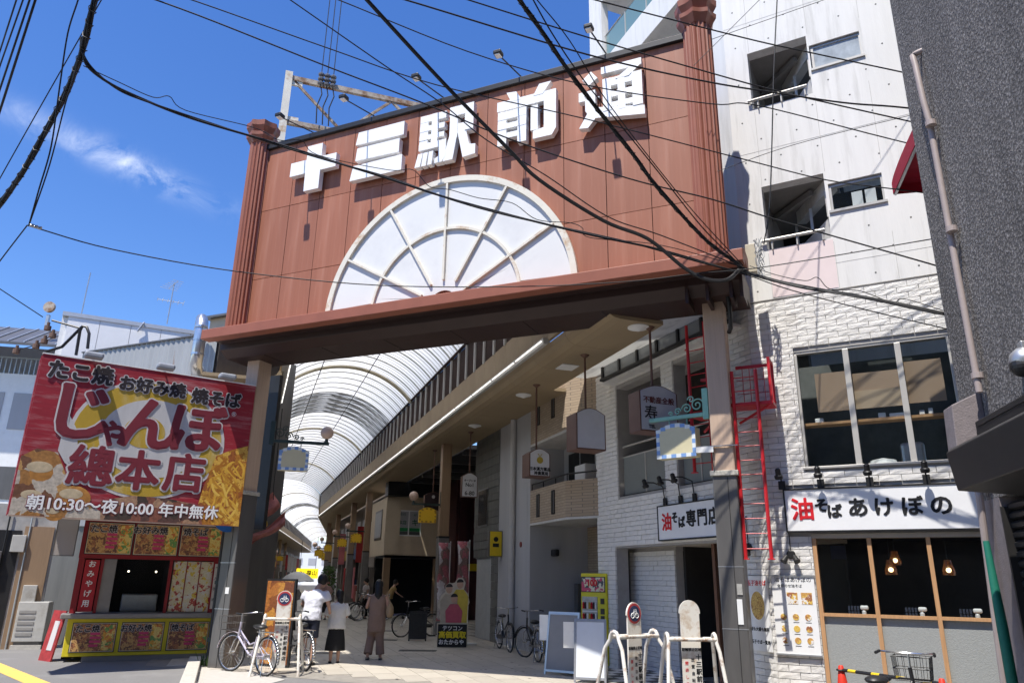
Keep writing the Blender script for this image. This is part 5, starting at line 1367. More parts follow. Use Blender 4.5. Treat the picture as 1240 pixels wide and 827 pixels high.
blob(ell(ec[0] - 0.12, ec[1] + 0.12, 0.36, 0.30), m_must, -0.012)
blob([su(82, 498), su(93, 520), su(96, 575), su(78, 560), su(70, 545)], m_bgrey, -0.010)
lt = [su(24, 552), su(45, 543), su(70, 548), su(80, 575), su(90, 600), su(120, 618), su(130, 634), su(-5, 634)]
blob(lt, m_tako, -0.013)
m_ball = M('dumpling_brown', (0.42, 0.19, 0.045), 0.5, 0.3, scale=7); m_ballt = M('dumpling_cream', (0.52, 0.42, 0.27), 0.5, 0.2, scale=9)
for q_, (px, py, rr) in enumerate(((50, 572, 0.30), (40, 604, 0.24), (88, 604, 0.28), (66, 622, 0.15))):
    u, v = su(px, py); MB().sphere((u, -0.012, v), rr, 18, 10, (1, 0.012, 0.82)).build('dumpling', m_ball, bn, smooth=True)
    MB().sphere((u - 0.04, -0.016, v + rr * 0.30), rr * 0.66, 16, 8, (1, 0.008, 0.5)).build('dumpling_top', m_ballt, bn, smooth=True)
rt = [su(262, 552), su(280, 545), su(302, 540), su(295, 645), su(236, 640), su(240, 610), su(246, 590)]
blob(rt, m_fries, -0.0135)
blob([su(122, 606), su(160, 600), su(205, 604), su(240, 612), su(244, 640), su(120, 634)], m_grill, -0.0145)
for k in range(130):   # single noodle strands in the right-hand food picture
    px, py = random.uniform(250, 296), random.uniform(562, 634)
    a = random.choice((-1, 1, 1)) * random.uniform(0.3, 1.35); l = random.uniform(7, 15)
    p0, p1 = su(px - math.cos(a) * l, py - math.sin(a) * l), su(px + math.cos(a) * l, py + math.sin(a) * l)
    if max(p0[0], p1[0]) > Wn - 0.03 or min(p0[1], p1[1]) < 0.02: continue
    if min(p0[0], p1[0]) < su(248, 600)[0]: continue
    dv = Vector((p1[0] - p0[0], p1[1] - p0[1])); nn = Vector((-dv.y, dv.x)).normalized(); cv = random.uniform(-0.06, 0.06); ww = random.uniform(0.014, 0.024)
    ln1, ln2 = [], []
    for i_ in range(6):
        f = i_ / 5; c_ = Vector(p0) + dv * f + nn * cv * math.sin(math.pi * f); ln1.append(tuple(c_ + nn * ww)); ln2.append(tuple(c_ - nn * ww))
    if max(q_[0] for q_ in ln1 + ln2) > Wn - 0.01 or min(q_[1] for q_ in ln1 + ln2) < 0.01: continue
    tone = k % 5
    MB().prism(ln1 + ln2[::-1], -0.0163 - k * 0.00001, -0.0140).build('noodle_strand', M('strand_tone_%s' % 'abcde'[tone], ((0.66, 0.38, 0.05), (0.50, 0.24, 0.03), (0.72, 0.47, 0.09), (0.38, 0.15, 0.02), (0.60, 0.33, 0.04))[tone], 0.5, 0.1), bn)
def btext(s, px, py, size, mat, sx=1.0, bold=0.02, outl=0.05, om=None, y=-0.018):
    u, v = su(px, py)
    text(s, size, om or m_outl, bn, T(u, y, v), ext=0.001, bold=outl, sx=sx)
    text(s, size, mat, bn, T(u, y - 0.005, v), ext=0.0015, bold=bold, sx=sx)
btext('たこ焼', 98, 453, 0.36, m_bblack, bold=0.016, outl=0.034)
btext('お好み焼', 185, 470, 0.30, m_bblack, bold=0.014, outl=0.03)
btext('焼そば', 262, 484, 0.32, m_bblack, bold=0.014, outl=0.03)
btext('じ', 97, 503, 1.12, m_bmaroon, sx=1.05, bold=0.036, outl=0.062)
btext('ゃ', 135, 524, 0.62, m_bmaroon, bold=0.022, outl=0.05)
btext('ん', 181, 518, 1.08, m_bmaroon, sx=1.05, bold=0.036, outl=0.062)
btext('ぼ', 238, 523, 1.02, m_bmaroon, sx=1.05, bold=0.036, outl=0.062)
for ch, px, py in (('總', 110, 568), ('本', 167, 573), ('店', 223, 576)):
    btext(ch, px, py, 0.76, m_bmaroon, bold=0.024, outl=0.055)
btext('朝10:30～夜10:00 年中無休', 155, 616, 0.272, m_whiteink, bold=0.006, outl=0.018, om=m_bmaroon)
text('®', 0.12, m_whiteink, bn, T(*[su(283, 502)[0], -0.02, su(283, 502)[1]]), ext=0.001)
for px, py in ((112, 434), (198, 449), (272, 461)):
    u, v = su(px, py)
    k = thing('banner_lamp', 'grey lamp head over the top edge of the kiosk banner', 'lamp', SG.mat(u - SW, 0.0, SZ0 + Hn + 0.022), 'lamps along the banner top')
    MB().box(-0.16, 0.16, -0.30, -0.08, -0.02, 0.09).build('lamp_head', M('lamp_grey', (0.32, 0.34, 0.37), 0.45), k, bev=0.035)
    MB().tube([(0, -0.10, 0.03), (0, 0.1, 0.06), (0, 0.22, 0.0)], 0.018, 6).build('arm', m_steel, k)
# kiosk body
m_kyel = M('kiosk_yellow', (0.72, 0.60, 0.03), 0.45, 0.06)
m_kred = M('kiosk_red', (0.26, 0.014, 0.02), 0.45, 0.08)
m_kgrey = M('counter_steel', (0.27, 0.26, 0.25), 0.4, 0.1, metal=0.3)
m_menu = PRINT('menu_print', [(0.16, 0.07, 0.045), (0.42, 0.17, 0.07), (0.58, 0.34, 0.12), (0.26, 0.10, 0.06), (0.66, 0.52, 0.30)], 20)
m_menu2 = PRINT('menu_side_print', [(0.74, 0.38, 0.05), (0.16, 0.34, 0.09), (0.80, 0.60, 0.18), (0.64, 0.18, 0.05), (0.78, 0.50, 0.08)], 15)
m_cart = PRINT('cartoon_print', [(0.66, 0.62, 0.46), (0.68, 0.52, 0.06), (0.64, 0.62, 0.58), (0.42, 0.07, 0.05), (0.66, 0.60, 0.40), (0.14, 0.15, 0.24), (0.66, 0.62, 0.52), (0.64, 0.5, 0.1)], 15)
m_pinkink = M('pink_ink', (0.60, 0.06, 0.16), 0.5)
KW = 2.72
ki = thing('food_kiosk', 'small takeaway kiosk with yellow counter, red menu boards and dark serving window', 'kiosk', KI.mat())
box('counter_base', m_kyel, ki, 0, KW, 0, 0.7, 0.10, 0.80, bev=0.01)
box('plinth', m_kgrey, ki, 0.35, KW - 0.05, 0.03, 0.6, 0.0, 0.099)
box('counter_top', m_kgrey, ki, -0.14, KW + 0.02, -0.12, 0.75, 0.801, 0.90, bev=0.02)
box('side_print', PRINT('side_panel_print', [(0.52, 0.42, 0.30), (0.60, 0.52, 0.42), (0.45, 0.30, 0.16)], 12), ki, -0.008, -0.001, 0.06, 0.64, 0.16, 0.74)
box('upper_frame', m_kred, ki, -0.02, KW, 0.02, 0.25, 1.96, 2.74)
for x0, x1 in ((-0.01, 0.10), (0.40, 0.46), (1.70, 1.76), (KW - 0.14, KW)): box('window_post', m_kred, ki, x0, x1, 0.06, 0.2, 0.901, 1.959)
def menu(x0, x1, z0, z1, y, word):
    f = box('menu_board', m_black, ki, x0, x1, y - 0.015, y - 0.001, z0, z1)
    b = 0.014; w_ = x1 - x0; h_ = z1 - z0
    box('border', M('menu_cream', (0.62, 0.55, 0.42), 0.5), f, x0 + b, x1 - b, y - 0.019, y - 0.0155, z0 + b, z1 - b)
    b = 0.026
    box('print', m_menu, f, x0 + b, x1 - b, y - 0.0225, y - 0.0195, z0 + b, z1 - b)
    box('side_pictures', m_menu2, f, x0 + w_ * 0.70, x1 - b - 0.01, y - 0.0255, y - 0.023, z0 + b + 0.01, z1 - b - 0.02)
    text(word, h_ * 0.26, m_outl, f, T(x0 + w_ * 0.34, y - 0.025, z1 - h_ * 0.22), ext=0.001, bold=0.012)
    text(word, h_ * 0.26, m_bblack, f, T(x0 + w_ * 0.34, y - 0.029, z1 - h_ * 0.22), ext=0.001, bold=0.004)
    for k, l in enumerate((0.22, 0.24, 0.24, 0.2)):
        box('price_line', m_pinkink, f, x0 + w_ * 0.42, x0 + w_ * (0.42 + l), y - 0.0262, y - 0.0232, z1 - h_ * (0.42 + k * 0.13), z1 - h_ * (0.335 + k * 0.13))
for i, wd_ in enumerate(('たこ焼', 'お好み焼', '焼そば')):
    menu(0.06 + i * 0.885, 0.92 + i * 0.885, 2.04, 2.68, 0.02, wd_)
    menu(0.10 + i * 0.875, 0.90 + i * 0.875, 0.17, 0.73, 0.0, wd_)
for i in range(3):
    b = box('cartoon_poster', m_cart, ki, 1.79 + i * 0.27, 2.04 + i * 0.27, 0.10, 0.13, 0.92, 1.94)
    box('edge', m_kred, b, 2.041 + i * 0.27, 2.058 + i * 0.27, 0.09, 0.13, 0.92, 1.94)
box('vertical_notice', M('notice_pale', (0.55, 0.52, 0.50), 0.5), ki, KW - 0.11, KW - 0.03, 0.045, 0.059, 0.98, 1.90)
vtext('大入手焼', 0.07, m_ink, ki, KW - 0.07, 0.04, 1.82, step=0.22, ext=0.001)
rb = box('red_nobori', M('nobori_red', (0.42, 0.02, 0.03), 0.6, 0.1), ki, 0.12, 0.38, 0.03, 0.055, 0.93, 1.93)
vtext('おみやげ用', 0.14, m_whiteink, rb, 0.25, 0.026, 1.84, step=0.19, ext=0.001, bold=0.003)
box('window_glass', m_glassdark, ki, 0.70, 1.70, 0.10, 0.108, 0.91, 1.955)
box('window_frame', m_kgrey, ki, 0.46, 0.69, 0.09, 0.12, 0.91, 1.955)
box('back_wall', m_darkint, ki, 0.0, KW, 2.0, 2.1, 0, 2.74)
box('side_wall', M('kiosk_side', (0.12, 0.075, 0.06), 0.7, 0.25, scale=3, stretch=(4, 4, 0.3)), ki, -0.03, 0.02, 0.76, 2.1, 0, 2.73)
box('side_wall', m_darkint, ki, KW - 0.03, KW + 0.02, 0.76, 2.1, 0, 2.73)
box('fryer', m_steel, ki, 0.9, 1.6, 0.8, 1.4, 0.9, 1.25, bev=0.02)
for x in (0.95, 1.5): MB().sphere((x, 1.0, 1.72), 0.022, 8, 6).build('bulb', EM('kiosk_bulb', (1.0, 0.85, 0.6), 3.0), ki)
box('ceiling', m_darkint, ki, 0, KW, 0.25, 2.0, 2.66, 2.73)
box('loft', M('grey_cladding', (0.28, 0.27, 0.26), 0.7, 0.1), ki, 0.15, 2.35, 1.35, 4.5, 2.742, 4.95)
cz = thing('clear_sign_box', 'small hanging frosted box sign at the left end of the kiosk', 'sign', KI.mat(-0.30, -0.05, 2.0))
box('case', GLASS('frosted_box', (0.42, 0.38, 0.36), 0.3, 0.8), cz, -0.18, 0.18, -0.12, 0.0, 0, 0.70); fr = MB()
for x in (-0.19, 0.18): fr.box(x, x + 0.012, -0.13, 0.01, -0.01, 0.71)
fr.box(-0.178, 0.18, -0.13, 0.01, 0.701, 0.715); fr.box(-0.178, 0.18, -0.13, 0.01, -0.012, -0.001); fr.build('frame', m_dksteel, cz)
MB().tube([(0, -0.05, 0.71), (0, -0.05, 0.76)], 0.01, 5).build('hanger', m_black, cz)
cn = thing('kiosk_canopy', 'pale flat canopy under the big banner in front of the kiosk', 'canopy', SG.mat(-SW, 0, SZ0))
pc = [(0.02, 0.63), (Wn - 0.02, 0.63)] + [tuple((SG.loc(KI.w(KW, 0.2)) + Vector((SW, 0, 0))).xy), tuple((SG.loc(KI.w(-0.5, 0.2)) + Vector((SW, 0, 0))).xy)]
MB().prism(pc, 0.165, 0.23, 'xy').build('slab', M('canopy_cream', (0.52, 0.47, 0.40), 0.7, 0.06), cn)
rbd = thing('leaning_board', 'red and white sale board leaning on the left side of the kiosk', 'board', KI.mat(-0.30, 0.42, 0, R(-62)))
MB().prism([(-0.25, 0.0), (0.25, 0.0), (0.25, 0.95), (-0.25, 0.95)], 0, 0.03).build('panel', M('board_red', (0.34, 0.03, 0.03), 0.6, 0.35, scale=8), rbd, T(rx=R(-8)))
box('streaks', m_outl, rbd, -0.05, 0.15, -0.006, -0.001, 0.2, 0.75, mtx=T(rx=R(-8)))
# air conditioners and clutter left of the kiosk
m_acw = M('ac_casing', (0.48, 0.47, 0.43), 0.5, 0.08, dirt=(0.32, 0.29, 0.24), dscale=3)
def ac(label, P, rz, w, h, dp, z0):
    t = thing('air_conditioner_unit', label, 'air conditioner', Matrix.Translation(P) @ Matrix.Rotation(rz, 4, 'Z'))
    box('casing', m_acw, t, -w / 2, w / 2, 0, dp, z0, z0 + h, bev=0.015)
    for k in range(5): box('louvre', M('ac_louvre', (0.30, 0.29, 0.27), 0.5), t, -w * 0.42, w * 0.12, -0.012, -0.001, z0 + h * (0.15 + k * 0.14), z0 + h * (0.22 + k * 0.14))
    box('base', m_dksteel, t, -w / 2 + 0.05, w / 2 - 0.05, 0.03, dp - 0.03, 0.0, z0 - 0.001)
    box('foot', m_curb, t, -w / 2, w / 2, -0.02, 0.08, 0, min(0.09, z0 - 0.002)) if z0 > 0.05 else None
    return t
ac('tall dirty white equipment cabinet on blocks left of the kiosk', ground(30, 786), R(18), 0.62, 0.86, 0.45, 0.16)
ac('white air conditioner on a stand beside the dirty cabinet', ground(-2, 776), R(18), 0.6, 0.6, 0.4, 0.2)
ac('upper air conditioner on a tall stand behind the dirty cabinet', ground(20, 771), R(18), 0.65, 0.62, 0.4, 1.25)
cl = thing('meter_wall', 'wall of grey meters and pipes left of the kiosk', 'meters', KI.mat(-2.9, 3.4))
box('wall', M('meter_wall_grey', (0.36, 0.35, 0.33), 0.8, 0.3, scale=2), cl, -1.8, 2.2, 0, 0.2, 0, 3.2)
box('dark_passage', m_black, cl, 0.9, 1.5, -0.02, -0.001, 0, 2.6)
box('white_panel', m_white, cl, -1.7, -0.9, -0.08, -0.001, 0.3, 3.0)
box('white_panel', m_white, cl, -0.1, 0.35, -0.06, -0.001, 1.4, 3.1)
box('notice', M('notice_blue', (0.05, 0.08, 0.2), 0.6, 0.3, scale=15), cl, -0.75, -0.3, -0.04, -0.001, 1.9, 2.5)
box('wood_panel', m_colbrown, cl, 1.55, 2.15, -0.05, -0.001, 0, 2.7)
for k in range(9): box('meter_box', m_acw if k % 3 else m_dksteel, cl, -1.6 + k * 0.42, -1.32 + k * 0.42, -0.15, -0.001, 1.0 + 0.37 * (k % 4), 1.38 + 0.37 * (k % 4), bev=0.01)
for k in range(8): MB().tube([(-1.5 + k * 0.45, -0.06, 0), (-1.5 + k * 0.45, -0.06, 3.1)], 0.02, 6).build('conduit', m_steel if k % 2 else m_black, cl)

# ---------------------------------------------------------------- houses behind the kiosk
cw = thing('corrugated_shed', 'rusty corrugated metal wall rising behind the kiosk banner', 'shed', GATE.mat(0, 1.6))
zt = GATE.xz(180, 416, 1.6).z; sL, sR = GATE.xz(100, 430, 1.6).x, GATE.xz(262, 430, 1.6).x
n = int((sR - sL) / 0.045); pts = []
mb = MB()
for i in range(n + 1):
    x = sL + i * 0.045; yv = 0.016 * math.sin(i * math.pi / 2 * 1.0) if True else 0
    mb.v += [(x, yv, 2.8), (x, yv, zt)]
mb.f += [(2 * i, 2 * i + 2, 2 * i + 3, 2 * i + 1) for i in range(n)]
o = mb.build('corrugated_sheet', M('corrugated_iron', (0.36, 0.37, 0.37), 0.55, 0.10, scale=2, metal=0.3, dirt=(0.24, 0.10, 0.04), dscale=1.1, dlo=0.60, dhi=0.70, stretch=(2.2, 1, 0.25)), cw)
box('flashing', m_dksteel, cw, sL, sR + 0.05, -0.05, 0.06, zt, zt + 0.035)
box('shed_body', m_dksteel, cw, sL + 0.1, sR, 0.06, 3.0, 0.0, zt - 0.05)
wh = thing('white_shed_house', 'white panelled house with a flat metal roof edge behind the corrugated wall', 'house', KI.mat(0, 5.5))
a = KI.xz(84, 378, 5.5); b_ = KI.xz(232, 397, 5.5)
x = a.x; k = 0
while x < b_.x + 1.5:
    box('wall_panel', m_letter, wh, x + 0.006, x + 0.80, 0, 0.1, 2.0, a.z - 0.12); x += 0.806
box('roof_edge', M('roof_edge_metal', (0.55, 0.56, 0.57), 0.4, 0.05, metal=0.4), wh, a.x - 0.15, b_.x + 1.7, -0.03, 5, a.z - 0.118, a.z)
MB().prism([(a.x - 0.15, 0.101), (b_.x + 1.6, 0.101), (b_.x + 1.6, 4.9), (a.x - 0.15, 4.9)], 0, a.z - 0.13, 'xy').build('body', m_white, wh)
MB().tube([(KI.xz(168, 392, 5.5).x, -0.08, a.z - 0.3), (KI.xz(168, 392, 5.5).x + 0.12, -0.1, a.z - 0.05), (KI.xz(168, 392, 5.5).x + 0.14, -0.05, a.z)], 0.03, 6).build('bracket', m_steel, wh)
du = thing('vent_duct', 'shiny silver vent duct with two elbows beside the gate ledge', 'duct', GATE.mat(GATE.xz(242, 410, 0.9).x, 0.9, GATE.xz(242, 430, 0.9).z))
h0 = GATE.xz(243, 392, 0.9).z - GATE.xz(242, 430, 0.9).z
m_duct = M('duct_metal', (0.62, 0.63, 0.64), 0.28, 0.08, metal=0.85)
MB().tube([(-0.30, 0.5, -0.32), (-0.22, 0.25, -0.30), (-0.06, 0.05, -0.18), (0, 0, 0.0), (0, 0, h0 * 0.7), (-0.02, 0.02, h0), (-0.16, 0.12, h0 + 0.16), (-0.36, 0.3, h0 + 0.15), (-0.5, 0.42, h0 + 0.02)], 0.145, 16).build('pipe', m_duct, du, smooth=True)
for z in (0.0, h0 * 0.45, h0 * 0.85): MB().lathe([(0.155, z), (0.155, z + 0.05)], 16).build('collar', m_duct, du)
bs = thing('beige_penthouse', 'small beige roof hut with a dark roof edge left of the gate column', 'hut', GATE.mat(0, 3.0))
a = GATE.xz(255, 387, 3.0); b_ = GATE.xz(300, 395, 3.0)
box('wall', M('beige_siding', (0.58, 0.47, 0.33), 0.7, 0.06), bs, a.x, b_.x, 0, 2, 3.0, a.z); box('roof', m_dksteel, bs, a.x - 0.12, b_.x + 0.1, -0.15, 2.1, a.z, a.z + 0.06)
box('pier', M('beige_pier', (0.34, 0.27, 0.19), 0.6, 0.08), bs, GATE.xz(262, 470, 3).x, GATE.xz(262, 470, 3).x + 0.4, -1.3, -0.9, 0, a.z - 1.2)
# left eave trim between shed and post
le = thing('eave_box', 'dark boxed eave between the corrugated wall and the left gate post', 'eave', GATE.mat(-0.1, 0.6))
box('dark_panel', m_black, le, -0.62, 0.12, 0.2, 0.3, 2.6, 5.95)
# antennas
def antenna(label, P, h, kind):
    t = thing('antenna', label, 'antenna', Matrix.Translation(P))
    MB().tube([(0, 0, 0), (0.02, 0, h)], 0.018, 6).build('mast', m_steel, t)
    if kind:
        for zz, l, a_ in ((0.55, 0.75, 0.5), (0.95, 0.9, 2.3)):
            dx, dy = math.cos(a_), math.sin(a_); el = MB()
            el.tube([(-dx * l / 2, -dy * l / 2, h * zz), (dx * l / 2, dy * l / 2, h * zz)], 0.012, 5)
            for q in range(6):
                f = -0.5 + q / 5; c = Vector((dx * l * f, dy * l * f, h * zz)); e = Vector((-dy, dx, 0)) * (0.16 + 0.02 * q)
                el.tube([c - e, c + e], 0.007, 4)
            el.build('elements', m_steel, t)
    return t
P = KI.w(KI.xz(202, 393, 6.5).x, 6.5, KI.xz(205, 391, 6.5).z - 0.05); antenna('television antenna with two element arrays on the white house roof', P, KI.xz(206, 342, 6.5).z - P.z, 1)
P = KI.w(KI.xz(99, 378, 6.5).x, 6.5, KI.xz(99, 378, 6.5).z - 0.1); antenna('thin whip antenna at the left end of the white house roof', P, KI.xz(107, 330, 6.5).z - P.z, 0)
# far house on the left with railings
fh = thing('left_house', 'pale house with a dark ribbed roof and balcony railing at the left edge', 'house', Matrix.Translation(on(20, 700, 26).xy.to_3d()) @ Matrix.Rotation(R(12), 4, 'Z'))
zb = on(20, 455, 26).z
box('wall', m_white, fh, -6, 1.3, 0, 5, 0, zb); box('wall', m_palewall, fh, -6, 1.25, 1.2, 5, zb + 0.001, zb + 1.3)
for k in range(22): box('balcony_bar', m_steel, fh, -2.6 + k * 0.16, -2.57 + k * 0.16, -0.03, 0.0, zb, zb + 0.55)
box('balcony_rail', m_steel, fh, -4, 1.2, -0.05, 0.02, zb + 0.551, zb + 0.60)
MB().prism([(-1.2, zb + 0.75), (1.0, zb + 1.9), (1.0, zb + 2.0), (-1.2, zb + 0.85)], -7, 1.6, 'yz').build('ribbed_roof', m_dksteel, fh)
for k in range(17): MB().prism([(-1.2, zb + 0.86), (1.0, zb + 2.01), (1.0, zb + 2.05), (-1.2, zb + 0.90)], -6.9 + k * 0.5, -6.86 + k * 0.5, 'yz').build('roof_rib', m_steel, fh)
for k in range(3): box('window', m_palewall, fh, -2.4 + k * 1.1, -1.6 + k * 1.1, -0.03, -0.001, zb - 2.0, zb - 0.7)
for k in range(3): box('window', m_dksteel, fh, -2.4 + k * 1.1, -1.6 + k * 1.1, -0.03, -0.001, zb - 4.4, zb - 3.3)
dish = thing('roof_fan', 'round rusty fan on the roof of the pale left house', 'fan', Matrix.Translation(on(60, 372, 25)) )
MB().lathe([(0.20, -0.05), (0.20, 0.05)], 20).build('rim', m_rust, dish, T(rx=R(90))); box('stand', m_steel, dish, -0.05, 0.05, 0.0, 0.1, -0.7, -0.28)
# overhead bracket with switches, left
ub = thing('utility_bracket', 'black pipe bracket with rusty cable fuses above the banner', 'bracket', Matrix.Translation(on(82, 428, 14.6)))
q = lambda px, py: tuple(on(px, py, 14.6) - on(82, 428, 14.6))
MB().tube([q(92, 430), q(97, 400), q(100, 395), q(105, 396), q(108, 404), q(106, 422)], 0.03, 6).build('hook_pipe', m_black, ub, smooth=True)
MB().tube([q(99, 396), q(75, 420), q(55, 426)], 0.03, 6).build('arm', m_black, ub)
MB().tube([q(99, 398), q(63, 388)], 0.022, 6).build('arm', m_black, ub)
for px, py in ((58, 396), (64, 405), (54, 412), (44, 418), (20, 424)):
    MB().lathe([(0.03, -0.08), (0.065, -0.07), (0.065, 0.02), (0.03, 0.03), (0.03, 0.10)], 12).build('fuse', M('rusty_fuse', (0.14, 0.085, 0.06), 0.7, 0.3), ub, T(*q(px, py)))
MB().tube([q(20, 424), q(44, 418), q(64, 405), q(58, 396)], 0.012, 5).build('jumper_wire', m_black, ub)
# blue round sign on the left gate post
bl = thing('round_road_sign', 'blue round road sign seen edge-on on the left gate post', 'sign', GATE.mat(0.02, -0.20, 2.78, R(58)))
MB().disc((0, 0), 0.30, -0.012, 0.0, 28).build('plate', M('sign_blue', (0.02, 0.12, 0.42), 0.4), bl)
MB().disc((0, 0), 0.30, 0.0005, 0.008, 28).build('back', m_steel, bl)
MB().prism([(-0.05, -0.16), (0.05, -0.16), (0.05, 0.02), (0.12, 0.02), (0, 0.18), (-0.12, 0.02), (-0.05, 0.02)], -0.016, -0.0125).build('arrow', m_whiteink, bl)
MB().box(-0.04, 0.04, 0.008, 0.12, -0.03, 0.03).build('clamp', m_steel, bl)

dp = thing('drain_pipe', 'black drain pipe running down beside the left gate post', 'pipe', GATE.mat(-0.24, 0.02))
MB().tube([(0, 0, 0.02), (0, 0, 0.5), (0, 0, 2.6)], 0.055, 10).build('pipe', m_black, dp, smooth=True)
for z in (0.45, 1.5): MB().lathe([(0.075, z), (0.075, z + 0.07)], 12).build('collar', m_dkiron, dp)
# ---------------------------------------------------------------- grey stucco building on the right
def STUCCO():
    m, t, b = nodes('rough_stucco'); N, Lk = t.nodes.new, t.links.new
    tc = N('ShaderNodeTexCoord'); n1 = N('ShaderNodeTexNoise'); n1.inputs['Scale'].default_value = 25; n1.inputs['Detail'].default_value = 5; n1.inputs['Roughness'].default_value = 0.65
    v = N('ShaderNodeTexVoronoi'); v.inputs['Scale'].default_value = 34
    Lk(tc.outputs['Object'], n1.inputs['Vector']); Lk(tc.outputs['Object'], v.inputs['Vector'])
    ad = N('ShaderNodeMath'); ad.operation = 'SUBTRACT'; Lk(n1.outputs['Fac'], ad.inputs[0])
    sc = N('ShaderNodeMath'); sc.operation = 'MULTIPLY'; sc.inputs[1].default_value = 0.35; Lk(v.outputs['Distance'], sc.inputs[0]); Lk(sc.outputs[0], ad.inputs[1])
    cr = N('ShaderNodeValToRGB'); cr.color_ramp.elements[0].position = 0.28; cr.color_ramp.elements[1].position = 0.52
    cr.color_ramp.elements[0].color = (0.115, 0.108, 0.104, 1); cr.color_ramp.elements[1].color = (0.34, 0.318, 0.305, 1)
    Lk(ad.outputs[0], cr.inputs['Fac'])
    mp = N('ShaderNodeMapping'); mp.inputs['Scale'].default_value = (1.2, 1.2, 0.18); Lk(tc.outputs['Object'], mp.inputs['Vector'])
    n4 = N('ShaderNodeTexNoise'); n4.inputs['Scale'].default_value = 1.6; n4.inputs['Detail'].default_value = 6; Lk(mp.outputs['Vector'], n4.inputs['Vector'])
    mr = N('ShaderNodeMapRange'); mr.inputs['From Min'].default_value = 0.3; mr.inputs['From Max'].default_value = 0.7; mr.inputs['To Min'].default_value = 0.72; mr.inputs['To Max'].default_value = 1.12; Lk(n4.outputs['Fac'], mr.inputs['Value'])
    mu = N('ShaderNodeMix'); mu.data_type = 'RGBA'; mu.blend_type = 'MULTIPLY'; mu.inputs['Factor'].default_value = 1; Lk(cr.outputs['Color'], mu.inputs['A']); Lk(mr.outputs['Result'], mu.inputs['B'])
    Lk(mu.outputs['Result'], b.inputs['Base Color'])
    bp = N('ShaderNodeBump'); bp.inputs['Strength'].default_value = 0.9; bp.inputs['Distance'].default_value = 0.035
    Lk(ad.outputs[0], bp.inputs['Height']); Lk(bp.outputs['Normal'], b.inputs['Normal']); b.inputs['Roughness'].default_value = 0.85
    return m
m_stucco = STUCCO()
m_gpipe = M('pink_grey_pipe', (0.36, 0.30, 0.28), 0.5, 0.08)
m_dkmetal = M('charcoal_metal', (0.020, 0.019, 0.019), 0.5, 0.15)
m_pier = M('mauve_pier', (0.22, 0.19, 0.19), 0.8, 0.12, scale=12, bump=0.3, bscale=60)
gb = thing('grey_building', 'rough grey stucco building with a dark canopy and shutter on the right', 'building', GR.mat())
zc = GR.yz(1152, 548, -0.55); zl = GR.yz(1166, 592, -0.55)
ZCan = zl.z
box('stucco_wall', m_stucco, gb, 0, 7, -9, 0, ZCan, 17)
box('corner_pier', m_pier, gb, 0.0, 1.0, -0.62, 0.0, 0, ZCan - 0.001)
box('inner_wall', m_pier, gb, 0.5, 7, -9, -0.62, 0, ZCan - 0.001)
# canopy
cp = MB().prism([(0.0, ZCan - 0.05), (-0.55, ZCan), (-0.60, ZCan + 0.36), (-0.55, ZCan + 0.40), (-0.30, ZCan + 0.44), (-0.30, ZCan + 0.66), (0.0, ZCan + 0.70)], -9, -0.02)
cp = MB().prism([(0.0, ZCan - 0.05), (-0.55, ZCan), (-0.60, ZCan + 0.36), (-0.55, ZCan + 0.40), (-0.30, ZCan + 0.44), (-0.30, ZCan + 0.66), (0.0, ZCan + 0.70)], -9, zc.y)
cp = cp.build('canopy', m_dkmetal, gb, bev=0.01)
for z0, dx in ((ZCan + 0.42, -0.34), (ZCan + 0.52, -0.32), (ZCan + 0.60, -0.31)): box('moulding', m_dkmetal, cp, dx, dx + 0.1, -9, zc.y - 0.06, z0, z0 + 0.035)
sh = thing('t', None, None, T()); sh.name = 'roller_shutter'; sh.parent = gb
sm = MB().prism([(0.10, 0.0), (0.055, 0.015), (0.05, 0.055), (0.10, 0.088)], -8.9, -0.66, 'xz'.replace('xz', 'xz')).mesh('slat', m_dkmetal)
z = 0.02
while z < ZCan - 0.12:
    inst(sm, 'slat', sh, T(0, 0, z)); z += 0.092
box('guide_rail', m_dkmetal, sh, -0.01, 0.12, -0.66, -0.625, 0, ZCan - 0.1)
# pipes
gp = lambda px, py, d=-0.09: tuple(GR.yz(px, py, d))
MB().tube([(0.03, gp(1105, 68)[1] - 0.05, gp(1105, 68)[2] + 0.03), (-0.06, gp(1105, 68)[1] - 0.02, gp(1105, 68)[2] + 0.01), gp(1105, 68), gp(1108, 78), gp(1118, 122), gp(1126, 150, -0.07), gp(1186, 475)], 0.034, 12).build('downpipe', m_gpipe, gb, smooth=True)
for px, py in ((1126, 150), (1151, 278), (1182, 455)):
    p = gp(px, py); MB().lathe([(0.058, -0.03), (0.058, 0.03)], 12).build('pipe_collar', m_gpipe, gb, T(p[0] + 0.01, p[1], p[2]))
hb = gp(1178, 490)
MB().prism([(-0.32, hb[2] - 0.55), (-0.30, hb[2] + 0.0), (0.0, hb[2] + 0.14), (0.0, hb[2] - 0.55)], hb[1] - 0.02, hb[1] + 0.26).build('hopper', m_pier, gb, bev=0.01)
MB().tube([gp(1163, 500, -0.1), gp(1174, 560, -0.1), gp(1186, 600, -0.1), gp(1204, 740, -0.1), gp(1216, 827, -0.1), gp(1228, 900, -0.1)], 0.035, 10).build('conduit', m_gpipe, gb)
tag(MB().tube([tuple(GR.w(*gp(1194, 655, -0.16))), tuple(GR.w(*gp(1214, 760, -0.17))), tuple(GR.w(*gp(1232, 860, -0.18))), tuple(GR.w(-0.18, gp(1232, 860)[1], 0.0))], [0.03, 0.05, 0.05, 0.045], 10).build('furled_banner', M('banner_green', (0.01, 0.15, 0.10), 0.6, 0.12, scale=8), None, smooth=True), 'furled dark green banner pole against the grey corner pier', 'banner')
